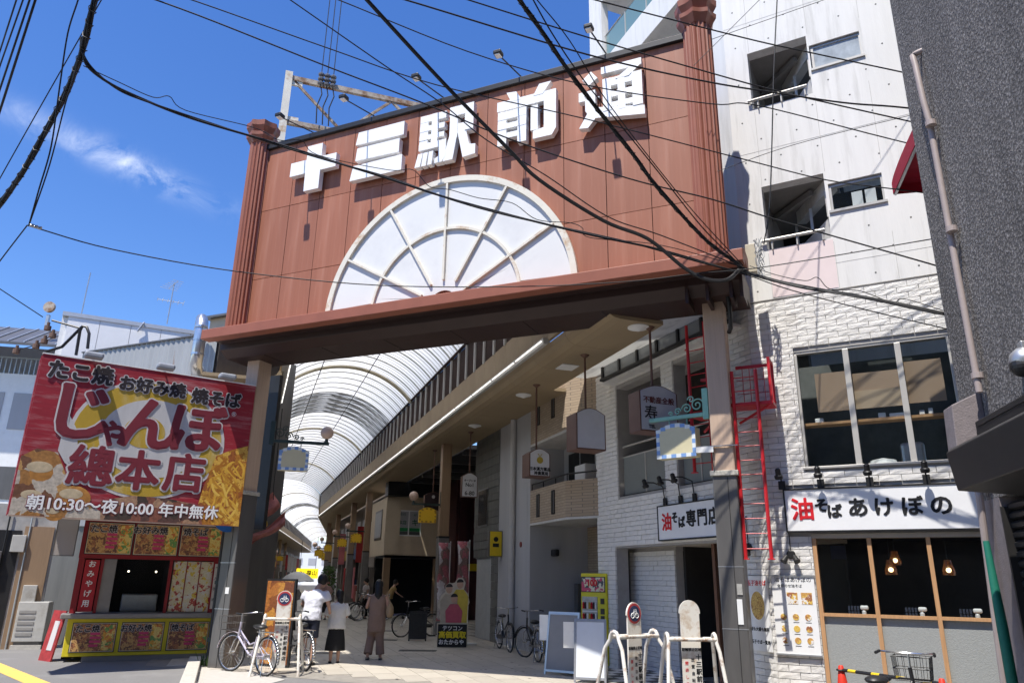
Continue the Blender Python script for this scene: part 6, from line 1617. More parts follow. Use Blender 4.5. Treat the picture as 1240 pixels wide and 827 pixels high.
dc = thing('dome_camera', 'silver dome camera on the rough grey wall', 'camera', GR.mat(-0.02, gp(1232, 440)[1], gp(1232, 440)[2]))
MB().lathe([(0.02, 0.13), (0.075, 0.11), (0.115, 0.06), (0.125, 0.0), (0.125, -0.03)], 20).build('housing', m_steel, dc, T(0, 0, 0.02, ry=R(-62)), smooth=True)
MB().sphere((0, 0, 0), 0.10, 16, 10).build('lens_dome', m_black, dc, T(-0.04, -0.01, -0.03)); box('mount', m_steel, dc, -0.03, 0.04, -0.05, 0.05, -0.05, 0.2, bev=0.01)
# red awning on its far side
a0 = GR.xz(1104, 150, 0.0); a1 = GR.yz(1113, 234, 0.0)
dA = GR.yz(1076, 200, 0.05).y; zb_ = GR.xz(1080, 236, dA).z; hA = a0.z - zb_
aw = thing('red_awning', 'crimson curved window awning on the far side of the grey building', 'awning', GR.mat(0.05, 0.0, zb_))
prof = [(0.0, 0.0)] + [(dA * math.sin(R(t_)), -0.12 + (hA + 0.12) * math.cos(R(t_))) for t_ in range(0, 95, 10)][::-1]
prof = [(0.0, 0.10), (dA, 0.0)] + [(dA * math.cos(R(t_)), hA * 0.52 + hA * 0.48 * math.sin(R(t_))) for t_ in range(0, 91, 9)]
shell = MB(); n_ = len(prof)
shell.v = [(x, p[0], p[1]) for x in (0.0, 1.6) for p in prof]
shell.f = [tuple(range(n_)), tuple(range(2 * n_ - 1, n_ - 1, -1))] + [(i, i + 1, i + 1 + n_, i + n_) for i in range(1, n_ - 1)]
shell.build('fabric', M('awning_red', (0.40, 0.012, 0.035), 0.65, 0.08), aw)
MB().tube([(0.03, 0, 0.10), (0.03, dA, 0.0)], 0.02, 6).build('frame', m_steel, aw)

# ---------------------------------------------------------------- cones, barrier bar
m_cone = M('cone_red', (0.62, 0.035, 0.015), 0.5, 0.08)
pts = []
for px, py, lb in ((1018, 805, 'red traffic cone with a white band left of the basket bicycle'), (1140, 821, 'red traffic cone in front of the grey corner pier')):
    P = ground(px, py, 0.70); P.z = 0; pts.append(P)
    t = thing('traffic_cone', lb, 'cone', Matrix.Translation(P))
    MB().lathe([(0.15, 0.03), (0.095, 0.30)], 20).build('cone', m_cone, t, smooth=True); MB().lathe([(0.095, 0.30), (0.065, 0.46)], 20).build('reflective_band', m_white, t, smooth=True); MB().lathe([(0.065, 0.46), (0.03, 0.69), (0.02, 0.70)], 20).build('cone', m_cone, t, smooth=True)
    MB().box(-0.19, 0.19, -0.19, 0.19, 0, 0.03).build('base', m_cone, t, bev=0.02)
br_ = thing('barrier_bar', 'black and yellow striped bar laid between the two traffic cones', 'barrier', Matrix.Translation(pts[0]))
v = pts[1] - pts[0]
for k in range(12):
    p, q = v * (k / 12), v * ((k + 1) / 12)
    MB().tube([(p.x, p.y, 0.645), (q.x, q.y, 0.645)], 0.021, 8).build('stripe', m_yellow if k % 3 == 1 else m_black, br_)
for p in (Vector((0, 0, 0)), v): MB().tube([(p.x + 0.052 * math.cos(a), p.y + 0.052 * math.sin(a), 0.645) for a in [i * 0.6283 for i in range(10)]], 0.012, 6, closed=True).build('ring', m_black, br_)

# ---------------------------------------------------------------- bicycles
m_tyre = M('tyre', (0.02, 0.02, 0.02), 0.8, 0.1)
def bicycle(label, mtx, paint, steer=0.0, r=0.33, basket=True, rack=True, step=True, saddle_h=0.80, bar_h=1.0, wb_=1.06, basketm=None, tyrem=None):
    t = thing('bicycle', label, 'bicycle', mtx)
    chrome = M('chrome', (0.6, 0.6, 0.6), 0.25, 0.05, metal=0.9)
    fx, rx_ = wb_ * 0.5, -wb_ * 0.5
    def wheel(cx, nm, st=0.0):
        w_ = thing('w', None, None, I4); w_.name = nm; w_.parent = t; w_.matrix_local = T(cx, 0, r, rz=st)
        ring = lambda rad, rr, n=36, m=8: MB().tube([(rad * math.cos(2 * math.pi * i / n), 0, rad * math.sin(2 * math.pi * i / n)) for i in range(n)], rr, m, closed=True)
        ring(r - 0.018, 0.018).build('tyre', tyrem or m_tyre, w_, smooth=True); ring(r - 0.042, 0.009).build('rim', chrome, w_, smooth=True)
        sp = MB()
        for i in range(24):
            a = 2 * math.pi * i / 24; b2 = a + (0.25 if i % 2 else -0.25); s = 0.02 if i % 4 < 2 else -0.02
            sp.tube([(0.025 * math.cos(b2), s, 0.025 * math.sin(b2)), ((r - 0.045) * math.cos(a), 0, (r - 0.045) * math.sin(a))], 0.0018, 3, cap=False)
        sp.build('spokes', chrome, w_); MB().tube([(0, -0.05, 0), (0, 0.05, 0)], 0.022, 8).build('hub', chrome, w_)
        fd = MB(); n = 18
        a0, a1 = (20, 200) if cx < 0 else (10, 160)
        for i in range(n):
            p = [((r + 0.022) * math.cos(R(a0 + (a1 - a0) * (i + k) / n)), (r + 0.022) * math.sin(R(a0 + (a1 - a0) * (i + k) / n))) for k in (0, 1)]
            fd.add([(p[0][0], -0.026, p[0][1]), (p[1][0], -0.026, p[1][1]), (p[1][0], 0.026, p[1][1]), (p[0][0], 0.026, p[0][1])], [(0, 1, 2, 3)])
        f_ = fd.build('mudguard', paint if cx > 0 else chrome, w_, smooth=True); f_.modifiers.new('s', 'SOLIDIFY').thickness = 0.003
    wheel(rx_, 'rear_wheel'); wheel(fx, 'front_wheel', steer)
    bb = (-0.08, 0, r - 0.03); seat = (-0.24, 0, saddle_h - 0.05); head_b = (fx - 0.16, 0, r + 0.28); head_t = (fx - 0.20, 0, bar_h - 0.14)
    fr = MB(); fr.tube([bb, (seat[0] + 0.03, 0, seat[2] - 0.12)], 0.016, 8)
    if step: fr.tube([head_b, (0.02, 0, r + 0.02), bb], 0.019, 8); fr.tube([(head_t[0] + 0.01, 0, head_t[2] - 0.14), (0.0, 0, r + 0.16), (seat[0] + 0.10, 0, r + 0.20)], 0.015, 8)
    else: fr.tube([head_b, bb], 0.019, 8); fr.tube([head_t, (seat[0] + 0.04, 0, seat[2] - 0.12)], 0.016, 8)
    for s in (-0.05, 0.05): fr.tube([bb, (rx_, s, r)], 0.009, 6); fr.tube([(seat[0] + 0.04, 0, seat[2] - 0.20), (rx_, s, r)], 0.008, 6)
    fr.tube([head_b, head_t], 0.021, 8); fr.build('frame', paint, t, smooth=True)
    fk = MB(); fk.tube([head_t, head_b], 0.014, 6)
    for s in (-0.05, 0.05): fk.tube([head_b, (fx - 0.13, s, r + 0.22), (fx - 0.02, s, r + 0.02), (fx, s, r)], 0.011, 6)
    fk.build('fork', chrome, t, smooth=True)
    hb_ = MB(); c, s_ = math.cos(steer), math.sin(steer); hp = Vector((head_t[0], 0, bar_h))
    def tr_(x, y, z): return (hp.x + x * c - y * s_, x * s_ + y * c, z)
    hb_.tube([head_t, tuple(hp)], 0.012, 6); hb_.tube([tr_(-0.22, -0.28, bar_h + 0.01), tr_(-0.10, -0.26, bar_h + 0.02), tr_(0.03, -0.12, bar_h), tr_(0.04, 0, bar_h), tr_(0.03, 0.12, bar_h), tr_(-0.10, 0.26, bar_h + 0.02), tr_(-0.22, 0.28, bar_h + 0.01)], 0.011, 6)
    hb_.build('handlebar', chrome, t, smooth=True)
    for y in (-1, 1): MB().tube([tr_(-0.12, y * 0.265, bar_h + 0.02), tr_(-0.24, y * 0.282, bar_h + 0.008)], 0.016, 8).build('grip', m_black, t)
    MB().tube([(seat[0], 0, seat[2] - 0.2), (seat[0] - 0.01, 0, saddle_h - 0.02)], 0.012, 6).build('seat_post', chrome, t)
    MB().sphere((seat[0] - 0.04, 0, saddle_h), 0.11, 14, 8, (1.25, 0.95, 0.42)).build('saddle', m_black, t, smooth=True); MB().sphere((seat[0] + 0.10, 0, saddle_h + 0.005), 0.05, 10, 6, (1.8, 0.7, 0.6)).build('saddle_nose', m_black, t, smooth=True)
    cr_ = MB(); cr_.tube([(bb[0], -0.06, bb[2]), (bb[0], 0.06, bb[2])], 0.02, 8); cr_.tube([(bb[0], -0.07, bb[2]), (bb[0] + 0.10, -0.07, bb[2] - 0.13)], 0.009, 6); cr_.tube([(bb[0], 0.07, bb[2]), (bb[0] - 0.10, 0.07, bb[2] + 0.13)], 0.009, 6)
    cr_.disc((bb[0], bb[2]), 0.075, -0.052, -0.045, 18); cr_.build('crank', chrome, t)
    for x, z_, y in ((bb[0] + 0.10, bb[2] - 0.13, -1), (bb[0] - 0.10, bb[2] + 0.13, 1)): MB().box(x - 0.045, x + 0.045, *sorted((y * 0.075, y * 0.16)), z_ - 0.012, z_ + 0.012).build('pedal', m_black, t)
    MB().box(rx_ - 0.02, bb[0] + 0.07, -0.062, -0.05, r - 0.07, r + 0.03).build('chain_guard', paint, t, bev=0.005)
    if basket:
        bk = MB(); bx0, bz0 = fx - 0.10, bar_h - 0.28
        for z_ in (0.0, 0.12, 0.24):
            e = 0.02 * z_ / 0.24; pts_ = [tr_(0.06 + 0.02 - e, -0.17 - e, bz0 + z_), tr_(0.36 + e, -0.17 - e, bz0 + z_), tr_(0.36 + e, 0.17 + e, bz0 + z_), tr_(0.06 + 0.02 - e, 0.17 + e, bz0 + z_)]
            bk.tube(pts_, 0.006, 4, closed=True)
        for i in range(7):
            f = i / 6
            for (xa, ya) in ((0.08 + 0.28 * f, -0.17), (0.08 + 0.28 * f, 0.17), (0.36, -0.17 + 0.34 * f), (0.08, -0.17 + 0.34 * f)): bk.tube([tr_(xa, ya, bz0), tr_(xa * 1.01, ya * 1.1, bz0 + 0.24)], 0.003, 3)
            bk.tube([tr_(0.08 + 0.28 * f, -0.17, bz0), tr_(0.08 + 0.28 * f, 0.17, bz0)], 0.003, 3)
        bk.build('basket', basketm or m_dksteel, t)
    if rack:
        rk = MB()
        for y in (-0.06, 0, 0.06): rk.tube([(seat[0] - 0.02, y, 2 * r + 0.06), (rx_ - 0.22, y, 2 * r + 0.06)], 0.006, 5)
        for y in (-0.06, 0.06): rk.tube([(rx_ - 0.12, y, 2 * r + 0.06), (rx_, y * 0.9, r)], 0.006, 5)
        rk.build('rack', chrome, t)
    ks = MB()
    for y in (-0.09, 0.09): ks.tube([(rx_, y * 0.7, r), (rx_ - 0.06, y * 1.4, 0.012)], 0.008, 5)
    ks.tube([(rx_ - 0.06, -0.126, 0.012), (rx_ - 0.06, 0.126, 0.012)], 0.008, 5); ks.build('stand', chrome, t)
    return t
def bike_at(label, rear, front, paint, **k):
    """rear and front are ground points"""
    d_ = (front - rear); mid = (front + rear) / 2
    return bicycle(label, Matrix.Translation((mid.x, mid.y, 0.0)) @ Matrix.Rotation(math.atan2(d_.y, d_.x), 4, 'Z'), paint, **k)
m_silver = M('silver_lilac_paint', (0.58, 0.54, 0.62), 0.3, 0.04, metal=0.3)
m_bikeblack = M('black_bike_paint', (0.02, 0.02, 0.022), 0.35, 0.1)
gl_ = lambda px, py: ground(px, py)
A = gl_(320, 819); dirv = (gl_(279, 813) - A).normalized()
bike_at('silver city bicycle with front basket parked at the left no-parking barrier', A, A + dirv * 1.06, m_silver, steer=R(12))
A = gl_(368, 813); dirv = (gl_(338, 806) - A).normalized()
bike_at('dark bicycle parked on the far side of the left no-parking barrier', A, A + dirv * 1.06, m_bikeblack, basket=False)
A = gl_(613, 785); dirv = (ARC.w(6.4, 0.3) - ARC.w(6.6, 3.0)).normalized()
A = ARC.w(6.62, 2.95)
bike_at('black bicycle parked by the drain pipe on the pale wall', A, A + dirv * 1.06, m_bikeblack, basket=False)
A = ARC.w(6.5, 0.75)
bike_at('black bicycle with raised handlebar behind the grey display boards', A + dirv * 1.06, A, m_bikeblack, basket=False, steer=R(25))
A = ARC.w(4.9, 6.9)
bike_at('dark bicycle behind the black chalkboard stand', A + ARC.x * 0.95 + ARC.y * 0.3, A, m_bikeblack, basket=False)
A = ground(1080, 823, 0.66); A.z = 0
A = on(1085, 780, 8.6); A.z = 0
bike_at('small black bicycle with wire basket in front of the noodle shop', A - Vector((0.35, 0.18, 0)).normalized() * 0.55, A + Vector((0.35, 0.18, 0)).normalized() * 0.35, m_bikeblack, r=0.255, wb_=0.95, saddle_h=0.74, bar_h=0.98, steer=R(28), rack=False, basketm=m_black)

# ---------------------------------------------------------------- no-parking barriers
m_rwhite = M('barrier_white', (0.70, 0.67, 0.60), 0.5, 0.06, scale=5, dirt=(0.30, 0.16, 0.08), dscale=6, dlo=0.53, dhi=0.66)
m_plate = M('barrier_plate', (0.72, 0.69, 0.62), 0.5, 0.05, scale=3, dirt=(0.40, 0.24, 0.10), dscale=3.0, dlo=0.50, dhi=0.68)
def barrier(label, mtx, w=0.70, h=1.0, spread=0.26, plate_h=1.36, kind='bike'):
    t = thing('parking_barrier', label, 'barrier', mtx)
    for sx in (-1, 1):
        x = sx * w / 2
        pts_ = [(x + sx * 0.10, -spread, 0.0), (x + sx * 0.02, -spread * 0.42, h * 0.80)]
        for i in range(7):
            a = math.pi * i / 6; pts_.append((x, -0.075 * math.cos(a), h * 0.90 + 0.075 * math.sin(a) * 1.3))
        pts_ += [(x + sx * 0.02, spread * 0.42, h * 0.80), (x + sx * 0.10, spread, 0.0)]
        MB().tube(pts_, 0.024, 10).build('end_frame', m_rwhite, t, smooth=True)
        MB().tube([(x + sx * 0.08, -spread * 0.87, 0.14), (x + sx * 0.08, spread * 0.87, 0.14)], 0.014, 8).build('tie', m_rwhite, t)
    for y in (-0.075, 0.075): MB().tube([(-w / 2, y, h * 0.93), (w / 2, y, h * 0.93)], 0.024, 10).build('top_rail', m_rwhite, t, smooth=True)
    pw_ = 0.125
    poly = [(-pw_, 0.10), (pw_, 0.10), (pw_, plate_h - 0.17)] + [(pw_ * 1.12 * math.cos(R(a)), plate_h - 0.16 + 0.16 * math.sin(R(a))) for a in range(0, 181, 15)] + [(-pw_, plate_h - 0.17)]
    pl_ = MB().prism(poly, -0.012, 0.012).build('sign_plate', m_plate, t)
    if kind == 'bike':
        MB().disc((0, plate_h - 0.14), 0.125, -0.016, -0.0125, 24).build('ring', M('sign_red', (0.50, 0.05, 0.05), 0.5, 0.1), pl_)
        MB().disc((0, plate_h - 0.14), 0.098, -0.020, -0.0165, 24).build('field', M('sign_navy', (0.03, 0.045, 0.11), 0.5, 0.2), pl_)
        bk = MB()
        for cx in (-0.04, 0.04): bk.tube([(cx + 0.03 * math.cos(i * 0.6283), -0.022, plate_h - 0.165 + 0.03 * math.sin(i * 0.6283)) for i in range(10)], 0.0055, 4, closed=True)
        for p, q in (((-0.04, -0.165), (-0.012, -0.11)), ((-0.012, -0.11), (0.03, -0.115)), ((0.03, -0.115), (0.04, -0.165)), ((-0.012, -0.11), (0.005, -0.165)), ((0.005, -0.165), (0.03, -0.115)), ((0.03, -0.115), (0.02, -0.085)), ((-0.02, -0.095), (0.0, -0.095))):
            bk.bar((p[0], -0.022, plate_h + p[1]), (q[0], -0.022, plate_h + q[1]), 0.009)
        bk.build('bicycle_mark', m_whiteink, pl_)
    text('駐輪禁止区域', 0.042, m_ink, pl_, T(0, -0.014, 0.86), ext=0.001, bold=0.001)
    vtext('十三駅前通商店', 0.075, m_ink, pl_, 0.085, -0.014, 0.77, step=0.085, ext=0.001, bold=0.002)
    vtext('放置自転車', 0.048, m_ink, pl_, 0.01, -0.014, 0.74, step=0.08, ext=0.001)
    vtext('撤去します', 0.048, m_redink, pl_, -0.07, -0.014, 0.70, step=0.08, ext=0.001)
    return t
P = ground(322, 818) ; barrier('white tube barrier with no-bicycle plate among the bicycles by the left post', Matrix.Translation(P + Vector((0.12, 0.25, 0))) @ Matrix.Rotation(R(8), 4, 'Z'), w=0.62, spread=0.36, plate_h=1.42)
P = on(768, 768, 10.3); P.z = 0; barrier('rusty white tube barrier with a brown no-bicycle disc', Matrix.Translation(P) @ Matrix.Rotation(R(38), 4, 'Z'), w=0.74, h=1.08, spread=0.36, plate_h=1.42)
P = on(836, 768, 10.2); P.z = 0; barrier('white tube barrier with a blank faded plate beside the right gate post', Matrix.Translation(P) @ Matrix.Rotation(R(4), 4, 'Z'), w=0.62, h=1.06, spread=0.28, plate_h=1.46, kind='plain')

# ---------------------------------------------------------------- display boards, vending machine, standee
def aboard(label, P, rz, w, h, facem, slope=0.20, framem=None, paper=False):
    t = thing('display_board', label, 'sign board', Matrix.Translation(P) @ Matrix.Rotation(rz, 4, 'Z'))
    fm = framem or m_steel
    for sgn in (-1, 1):
        a = math.atan2(slope, h) * sgn; mt = T(0, sgn * -slope, 0.0, rx=-a * 1.0)
        fr = MB(); fr.box(-w / 2, -w / 2 + 0.035, -0.015, 0.015, 0.0, h); fr.box(w / 2 - 0.035, w / 2, -0.015, 0.015, 0.0, h); fr.box(-w / 2 + 0.035, w / 2 - 0.035, -0.015, 0.015, h - 0.05, h); fr.box(-w / 2 + 0.035, w / 2 - 0.035, -0.015, 0.015, 0.06, 0.10)
        f_ = fr.build('leaf_frame', fm, t, mt)
        if sgn == 1 or facem is not m_dkmetal: MB().box(-w / 2 + 0.036, w / 2 - 0.036, -0.006, 0.006, 0.101, h - 0.051).build('panel', facem, f_)
    MB().tube([(-w / 2 + 0.02, -slope * 0.6, h * 0.4), (-w / 2 + 0.02, slope * 0.6, h * 0.4)], 0.008, 5).build('stay', fm, t)
    if paper: MB().box(-w / 2 - 0.20, -w / 2 - 0.01, -0.03, -0.025, h * 0.52, h * 0.93).build('leaflet_holder', m_white, t)
    return t
m_blankboard = M('blank_white_board', (0.66, 0.70, 0.76), 0.4, 0.03)
aboard('blank white display board standing in the sun at the paving edge', ground(716, 826), R(-12), 0.56, 1.05, m_blankboard, paper=True)
aboard('grey backed display board with white leaflet holder behind the white board', ground(684, 817), R(-32), 0.66, 1.12, M('grey_board_back', (0.24, 0.24, 0.245), 0.6, 0.05), paper=True)
m_chalk = M('chalkboard', (0.022, 0.024, 0.024), 0.7, 0.3, scale=20)
cbd = aboard('small black chalkboard stand on the arcade floor', ground(505, 776), R(8), 0.50, 0.80, m_chalk, slope=0.14, framem=m_black)
vm = thing('vending_machine', 'yellow drinks vending machine at the corner of the white building', 'vending machine', Matrix.Translation(ground(729, 808)) @ Matrix.Rotation(GATE.rot + R(-16), 4, 'Z'))
m_vy = M('vending_yellow', (0.70, 0.62, 0.02), 0.35, 0.03)
m_vprint = PRINT('vending_print', [(0.66, 0.60, 0.40), (0.60, 0.06, 0.14), (0.70, 0.66, 0.5), (0.08, 0.08, 0.09), (0.66, 0.60, 0.40)], 11)
box('body', m_vy, vm, -0.50, 0.15, 0, 0.78, 0.04, 1.83, bev=0.02)
f_ = box('top_panel', m_black, vm, -0.48, 0.12, -0.012, -0.001, 1.45, 1.76); box('print', m_vprint, f_, -0.465, 0.105, -0.017, -0.0125, 1.465, 1.745)
text('100', 0.17, m_redink, f_, T(-0.2, -0.02, 1.63), ext=0.001, bold=0.01)
box('display_window', M('display_pale', (0.42, 0.42, 0.40), 0.2, 0.3, scale=9), vm, -0.46, -0.08, -0.010, -0.001, 0.85, 1.36)
for rI in range(2):
    for k in range(7): MB().lathe([(0.022, 0), (0.022, 0.10), (0.012, 0.13)], 8, (-0.42 + k * 0.052, -0.025)).build('sample_bottle', (m_redink, m_maroon, m_white, m_units[3])[k % 4], vm, T(0, 0, 0.90 + rI * 0.22))
box('button_row', m_white, vm, -0.45, -0.09, -0.016, -0.0105, 1.06, 1.08)
for z0 in (1.22, 1.02, 0.88, 0.55): box('coin_panel', m_black, vm, 0.0, 0.09, -0.014, -0.001, z0, z0 + 0.11)
box('pickup_door', m_dkmetal, vm, -0.42, -0.10, -0.012, -0.001, 0.25, 0.48)
f_ = box('side_print', m_black, vm, 0.151, 0.158, 0.10, 0.68, 0.75, 1.60); box('print', m_vprint, f_, 0.1585, 0.163, 0.12, 0.66, 0.77, 1.58)
box('feet', m_black, vm, -0.46, 0.11, 0.05, 0.7, 0, 0.039)
sd = thing('standee', 'life-size cardboard standee of three costumed figures over a yellow slogan', 'standee', Matrix.Translation(ground(547, 784)) @ Matrix.Rotation(ARC.rot + R(-14), 4, 'Z'))
out = [(-0.38, 0.0), (0.38, 0.0), (0.40, 0.58), (0.36, 0.60), (0.36, 0.95), (0.42, 1.1), (0.36, 1.32), (0.26, 1.40), (0.30, 1.58), (0.22, 1.70), (0.10, 1.70), (0.02, 1.58), (-0.04, 1.56), (-0.12, 1.58), (-0.22, 1.50), (-0.22, 1.34), (-0.32, 1.26), (-0.42, 1.05), (-0.34, 0.90), (-0.32, 0.60), (-0.40, 0.58)]
MB().prism(out, 0.0, 0.012).build('board', M('card_cream', (0.55, 0.50, 0.40), 0.6), sd)
def cut(pts_, mat, y, nm): return MB().prism(pts_, y - 0.002, y + 0.0018).build(nm, mat, sd)
m_skin2 = M('printed_skin', (0.50, 0.32, 0.23), 0.6); m_hair2 = M('printed_hair', (0.03, 0.024, 0.022), 0.6)
m_suit = {k: M('printed_suit_' + k, c, 0.6, 0.15) for k, c in dict(yellow=(0.55, 0.42, 0.06), beige=(0.42, 0.36, 0.28), red=(0.45, 0.09, 0.13)).items()}
for cx, cz, su_, yo in ((0.16, 1.54, 'yellow', -0.003), (-0.12, 1.42, 'beige', -0.008), (0.02, 1.18, 'red', -0.013)):
    cut([(cx - 0.20, 0.60), (cx + 0.20, 0.60), (cx + 0.22, cz - 0.30), (cx + 0.10, cz - 0.13), (cx - 0.10, cz - 0.13), (cx - 0.22, cz - 0.30)], m_suit[su_], yo, 'figure_suit')
    cut(ell(cx, cz, 0.085, 0.115, 18), m_skin2, yo - 0.0025, 'figure_face'); cut(ell(cx, cz + 0.05, 0.09, 0.08, 18, 0, 200), m_hair2, yo - 0.0048, 'figure_hair')
box('slogan_panel', m_ink, sd, -0.37, 0.37, -0.020, -0.0005, 0.02, 0.56)
text('テツコン', 0.13, m_whiteink, sd, T(0, -0.023, 0.46), ext=0.001, bold=0.002); text('高価買取', 0.175, M('slogan_yellow', (0.75, 0.60, 0.02), 0.5), sd, T(0, -0.023, 0.30), ext=0.001, bold=0.008); text('おたからや', 0.13, m_whiteink, sd, T(-0.02, -0.023, 0.13), ext=0.001, bold=0.004)
MB().prism([(0.0, 0.0), (0.30, 0.0), (0.0, 0.6)], -0.01, 0.01, 'yz').build('strut', m_white, sd, T(0, 0.013, 0))
for px, py, lb, mm in ((541, 777, 'pale printed banner flag beside the arcade column', m_banner[0]), (565, 781, 'pink printed banner flag on a pole next to the standee', m_banner[1])):
    t = thing('banner_flag', lb, 'banner', Matrix.Translation(ground(px, py)) @ Matrix.Rotation(ARC.rot + R(25), 4, 'Z'))
    MB().tube([(0, 0, 0.05), (0, 0, 2.7)], 0.014, 6).build('pole', m_white, t); MB().box(-0.2, 0.2, -0.2, 0.2, 0, 0.06).build('base', m_white, t, bev=0.02)
    mb = MB(); n = 12; vs = []
    for i in range(n + 1):
        for j in range(4): vs.append((-0.02 - j * 0.13, 0.04 * math.sin(i * 0.9 + j), 0.55 + i * 0.175))
    mb.add(vs, [(i * 4 + j, (i + 1) * 4 + j, (i + 1) * 4 + j + 1, i * 4 + j + 1) for i in range(n) for j in range(3)])
    f_ = mb.build('cloth', PRINT('flag_print_' + lb.split()[0], [(0.55, 0.50, 0.48), (0.45, 0.14, 0.16), (0.60, 0.57, 0.55), (0.25, 0.16, 0.14)], 6), t, smooth=True); f_.modifiers.new('s', 'SOLIDIFY').thickness = 0.006

# ---------------------------------------------------------------- the other side of the street, behind the viewer
for k, (x0, x1, y, hh, lb, mt) in enumerate(((-24, -9.5, -6, 12, 'grey shop house across the street behind the viewer', m_unitwall), (-9, 3.5, -6.5, 13, 'brown brick block across the street behind the viewer', m_bbrick), (4, 20, -6, 12, 'beige shop house across the street behind the viewer', m_cream))):
    ob_ = thing('opposite_building', lb, 'building', WORLD.mat(x0, y))
    box('wall', mt, ob_, 0, x1 - x0, -6, 0, 0, hh)
    for r_ in range(4):
        for c in range(5):
            xx = 0.8 + c * (x1 - x0 - 1) / 5
            box('window', m_glassdark, ob_, xx, xx + 1.5, 0.001, 0.06, 0.6 + r_ * 3.0, 2.4 + r_ * 3.0)
# ---------------------------------------------------------------- people
m_skin = M('skin', (0.50, 0.30, 0.22), 0.55, 0.05)
m_hair = M('black_hair', (0.014, 0.012, 0.011), 0.45, 0.3, scale=30, stretch=(6, 6, 0.5))
m_shoe = M('dark_shoe', (0.02, 0.02, 0.022), 0.5)
m_sandal = M('grey_sandal', (0.20, 0.17, 0.15), 0.6)
def fleshy(o, vox, smooth=6):
    r_ = o.modifiers.new('remesh', 'REMESH'); r_.mode = 'VOXEL'; r_.voxel_size = vox; r_.use_smooth_shade = True
    s_ = o.modifiers.new('smooth', 'SMOOTH'); s_.factor = 0.5; s_.iterations = smooth
    return o
def cloth(m, amt=0.02, sc=7):
    return m
def lerp(a, b, t): return tuple(a[i] + (b[i] - a[i]) * t for i in range(3))
def person(label, mtx, H=1.62, lean=0.0, leanx=0.0, head=(0, 0.03, 0), arms=None, legs=None, vox=0.012, hair='short', top=None, bottom=None, shoes=m_shoe, fem=False, group=None, skin=None):
    """local +y is where the person faces; lean tips the trunk forward"""
    t = thing('person', label, 'person', mtx @ Matrix.Scale(H / 1.70, 4), group)
    sw = 0.165 if fem else 0.185
    def tr(x, y, z):   # trunk points follow the lean about the hips
        k = max(0, z - 0.92); return (x + leanx * k, y + math.sin(lean) * k, 0.92 + k * math.cos(lean) if z > 0.92 else z)
    hipx = 0.085
    sh = {s: tr(s * sw, 0.0, 1.39) for s in (-1, 1)}
    arms = arms or {-1: ((-0.27, 0.02, 1.10), (-0.26, 0.14, 0.88)), 1: ((0.27, 0.02, 1.10), (0.26, 0.14, 0.88))}
    legs = legs or {-1: ((-0.09, 0.02, 0.49), (-0.09, -0.01, 0.08)), 1: ((0.09, 0.02, 0.49), (0.09, -0.01, 0.08))}
    b = MB()
    rings = [(0.80, .13, .10), (0.92, .165, .115), (1.05, .14 if fem else .15, .10), (1.22, .155, .115), (1.36, .165, .10), (1.43, .10, .07)]
    b.loft([(tr(0, 0, z), rx, ry) for z, rx, ry in rings], 18)
    nk = tr(0, 0.0, 1.42); hd = tr(head[0], head[1], 1.585)
    b.tube([nk, lerp(nk, hd, 0.7)], [0.058, 0.052], 12); b.sphere(hd, 0.105, 18, 12, (0.80, 0.95, 1.18))
    b.sphere((hd[0], hd[1] + 0.09, hd[2] - 0.05), 0.05, 10, 8, (0.9, 0.7, 0.9)); b.sphere((hd[0], hd[1] + 0.108, hd[2] - 0.01), 0.018, 8, 6, (0.8, 1, 1.3))
    for s in (-1, 1): b.sphere((hd[0] + s * 0.086, hd[1] - 0.005, hd[2] - 0.01), 0.024, 8, 6, (0.5, 0.9, 1.3))
    for s in (-1, 1):
        el_, wr = arms[s]
        b.tube([sh[s], lerp(sh[s], el_, 0.5), el_], [0.052, 0.046, 0.038], 12); b.tube([el_, lerp(el_, wr, 0.4), wr], [0.038, 0.036, 0.025], 12)
        d_ = (Vector(wr) - Vector(el_)).normalized(); sd_ = d_.orthogonal().normalized(); o_ = Vector(wr)
        b.tube([o_, o_ + d_ * 0.04, o_ + d_ * 0.085], [0.026, 0.036, 0.032], 10)
        for k in range(4):
            base = o_ + d_ * 0.08 + sd_ * (k - 1.5) * 0.018; tip = base + d_ * (0.05, 0.065, 0.06, 0.045)[k] + Vector((0, 0.012, -0.015)); b.tube([base - d_ * 0.02, base + d_ * 0.03, tip], 0.0095, 6)
        b.tube([o_ + d_ * 0.02, o_ + d_ * 0.05 + sd_ * 0.045, o_ + d_ * 0.08 + sd_ * 0.05], 0.011, 6)
    for s in (-1, 1):
        kn, an = legs[s]; hp = (s * hipx, 0, 0.88)
        b.tube([hp, lerp(hp, kn, 0.5), kn], [0.092, 0.075, 0.055], 14); b.tube([kn, lerp(kn, an, 0.35), an], [0.055, 0.054, 0.036], 14)
        b.tube([(an[0], an[1] - 0.03, an[2] - 0.03), (an[0] + s * 0.01, an[1] + 0.16, an[2] - 0.05)], [0.034, 0.03], 10)
    fleshy(b.build('body', skin or m_skin, t), vox)
    for s in (-1, 1):
        an = legs[s][1]; zz = an[2] - 0.08
        MB().sphere((an[0] + s * 0.005, an[1] + 0.055, zz + 0.032), 0.1, 14, 8, (0.44, 1.32, 0.36)).build('shoe', shoes, t, smooth=True)
        MB().box(an[0] - 0.04, an[0] + 0.045, an[1] - 0.07, an[1] + 0.17, zz, zz + 0.02).build('sole', m_black, t, bev=0.008)
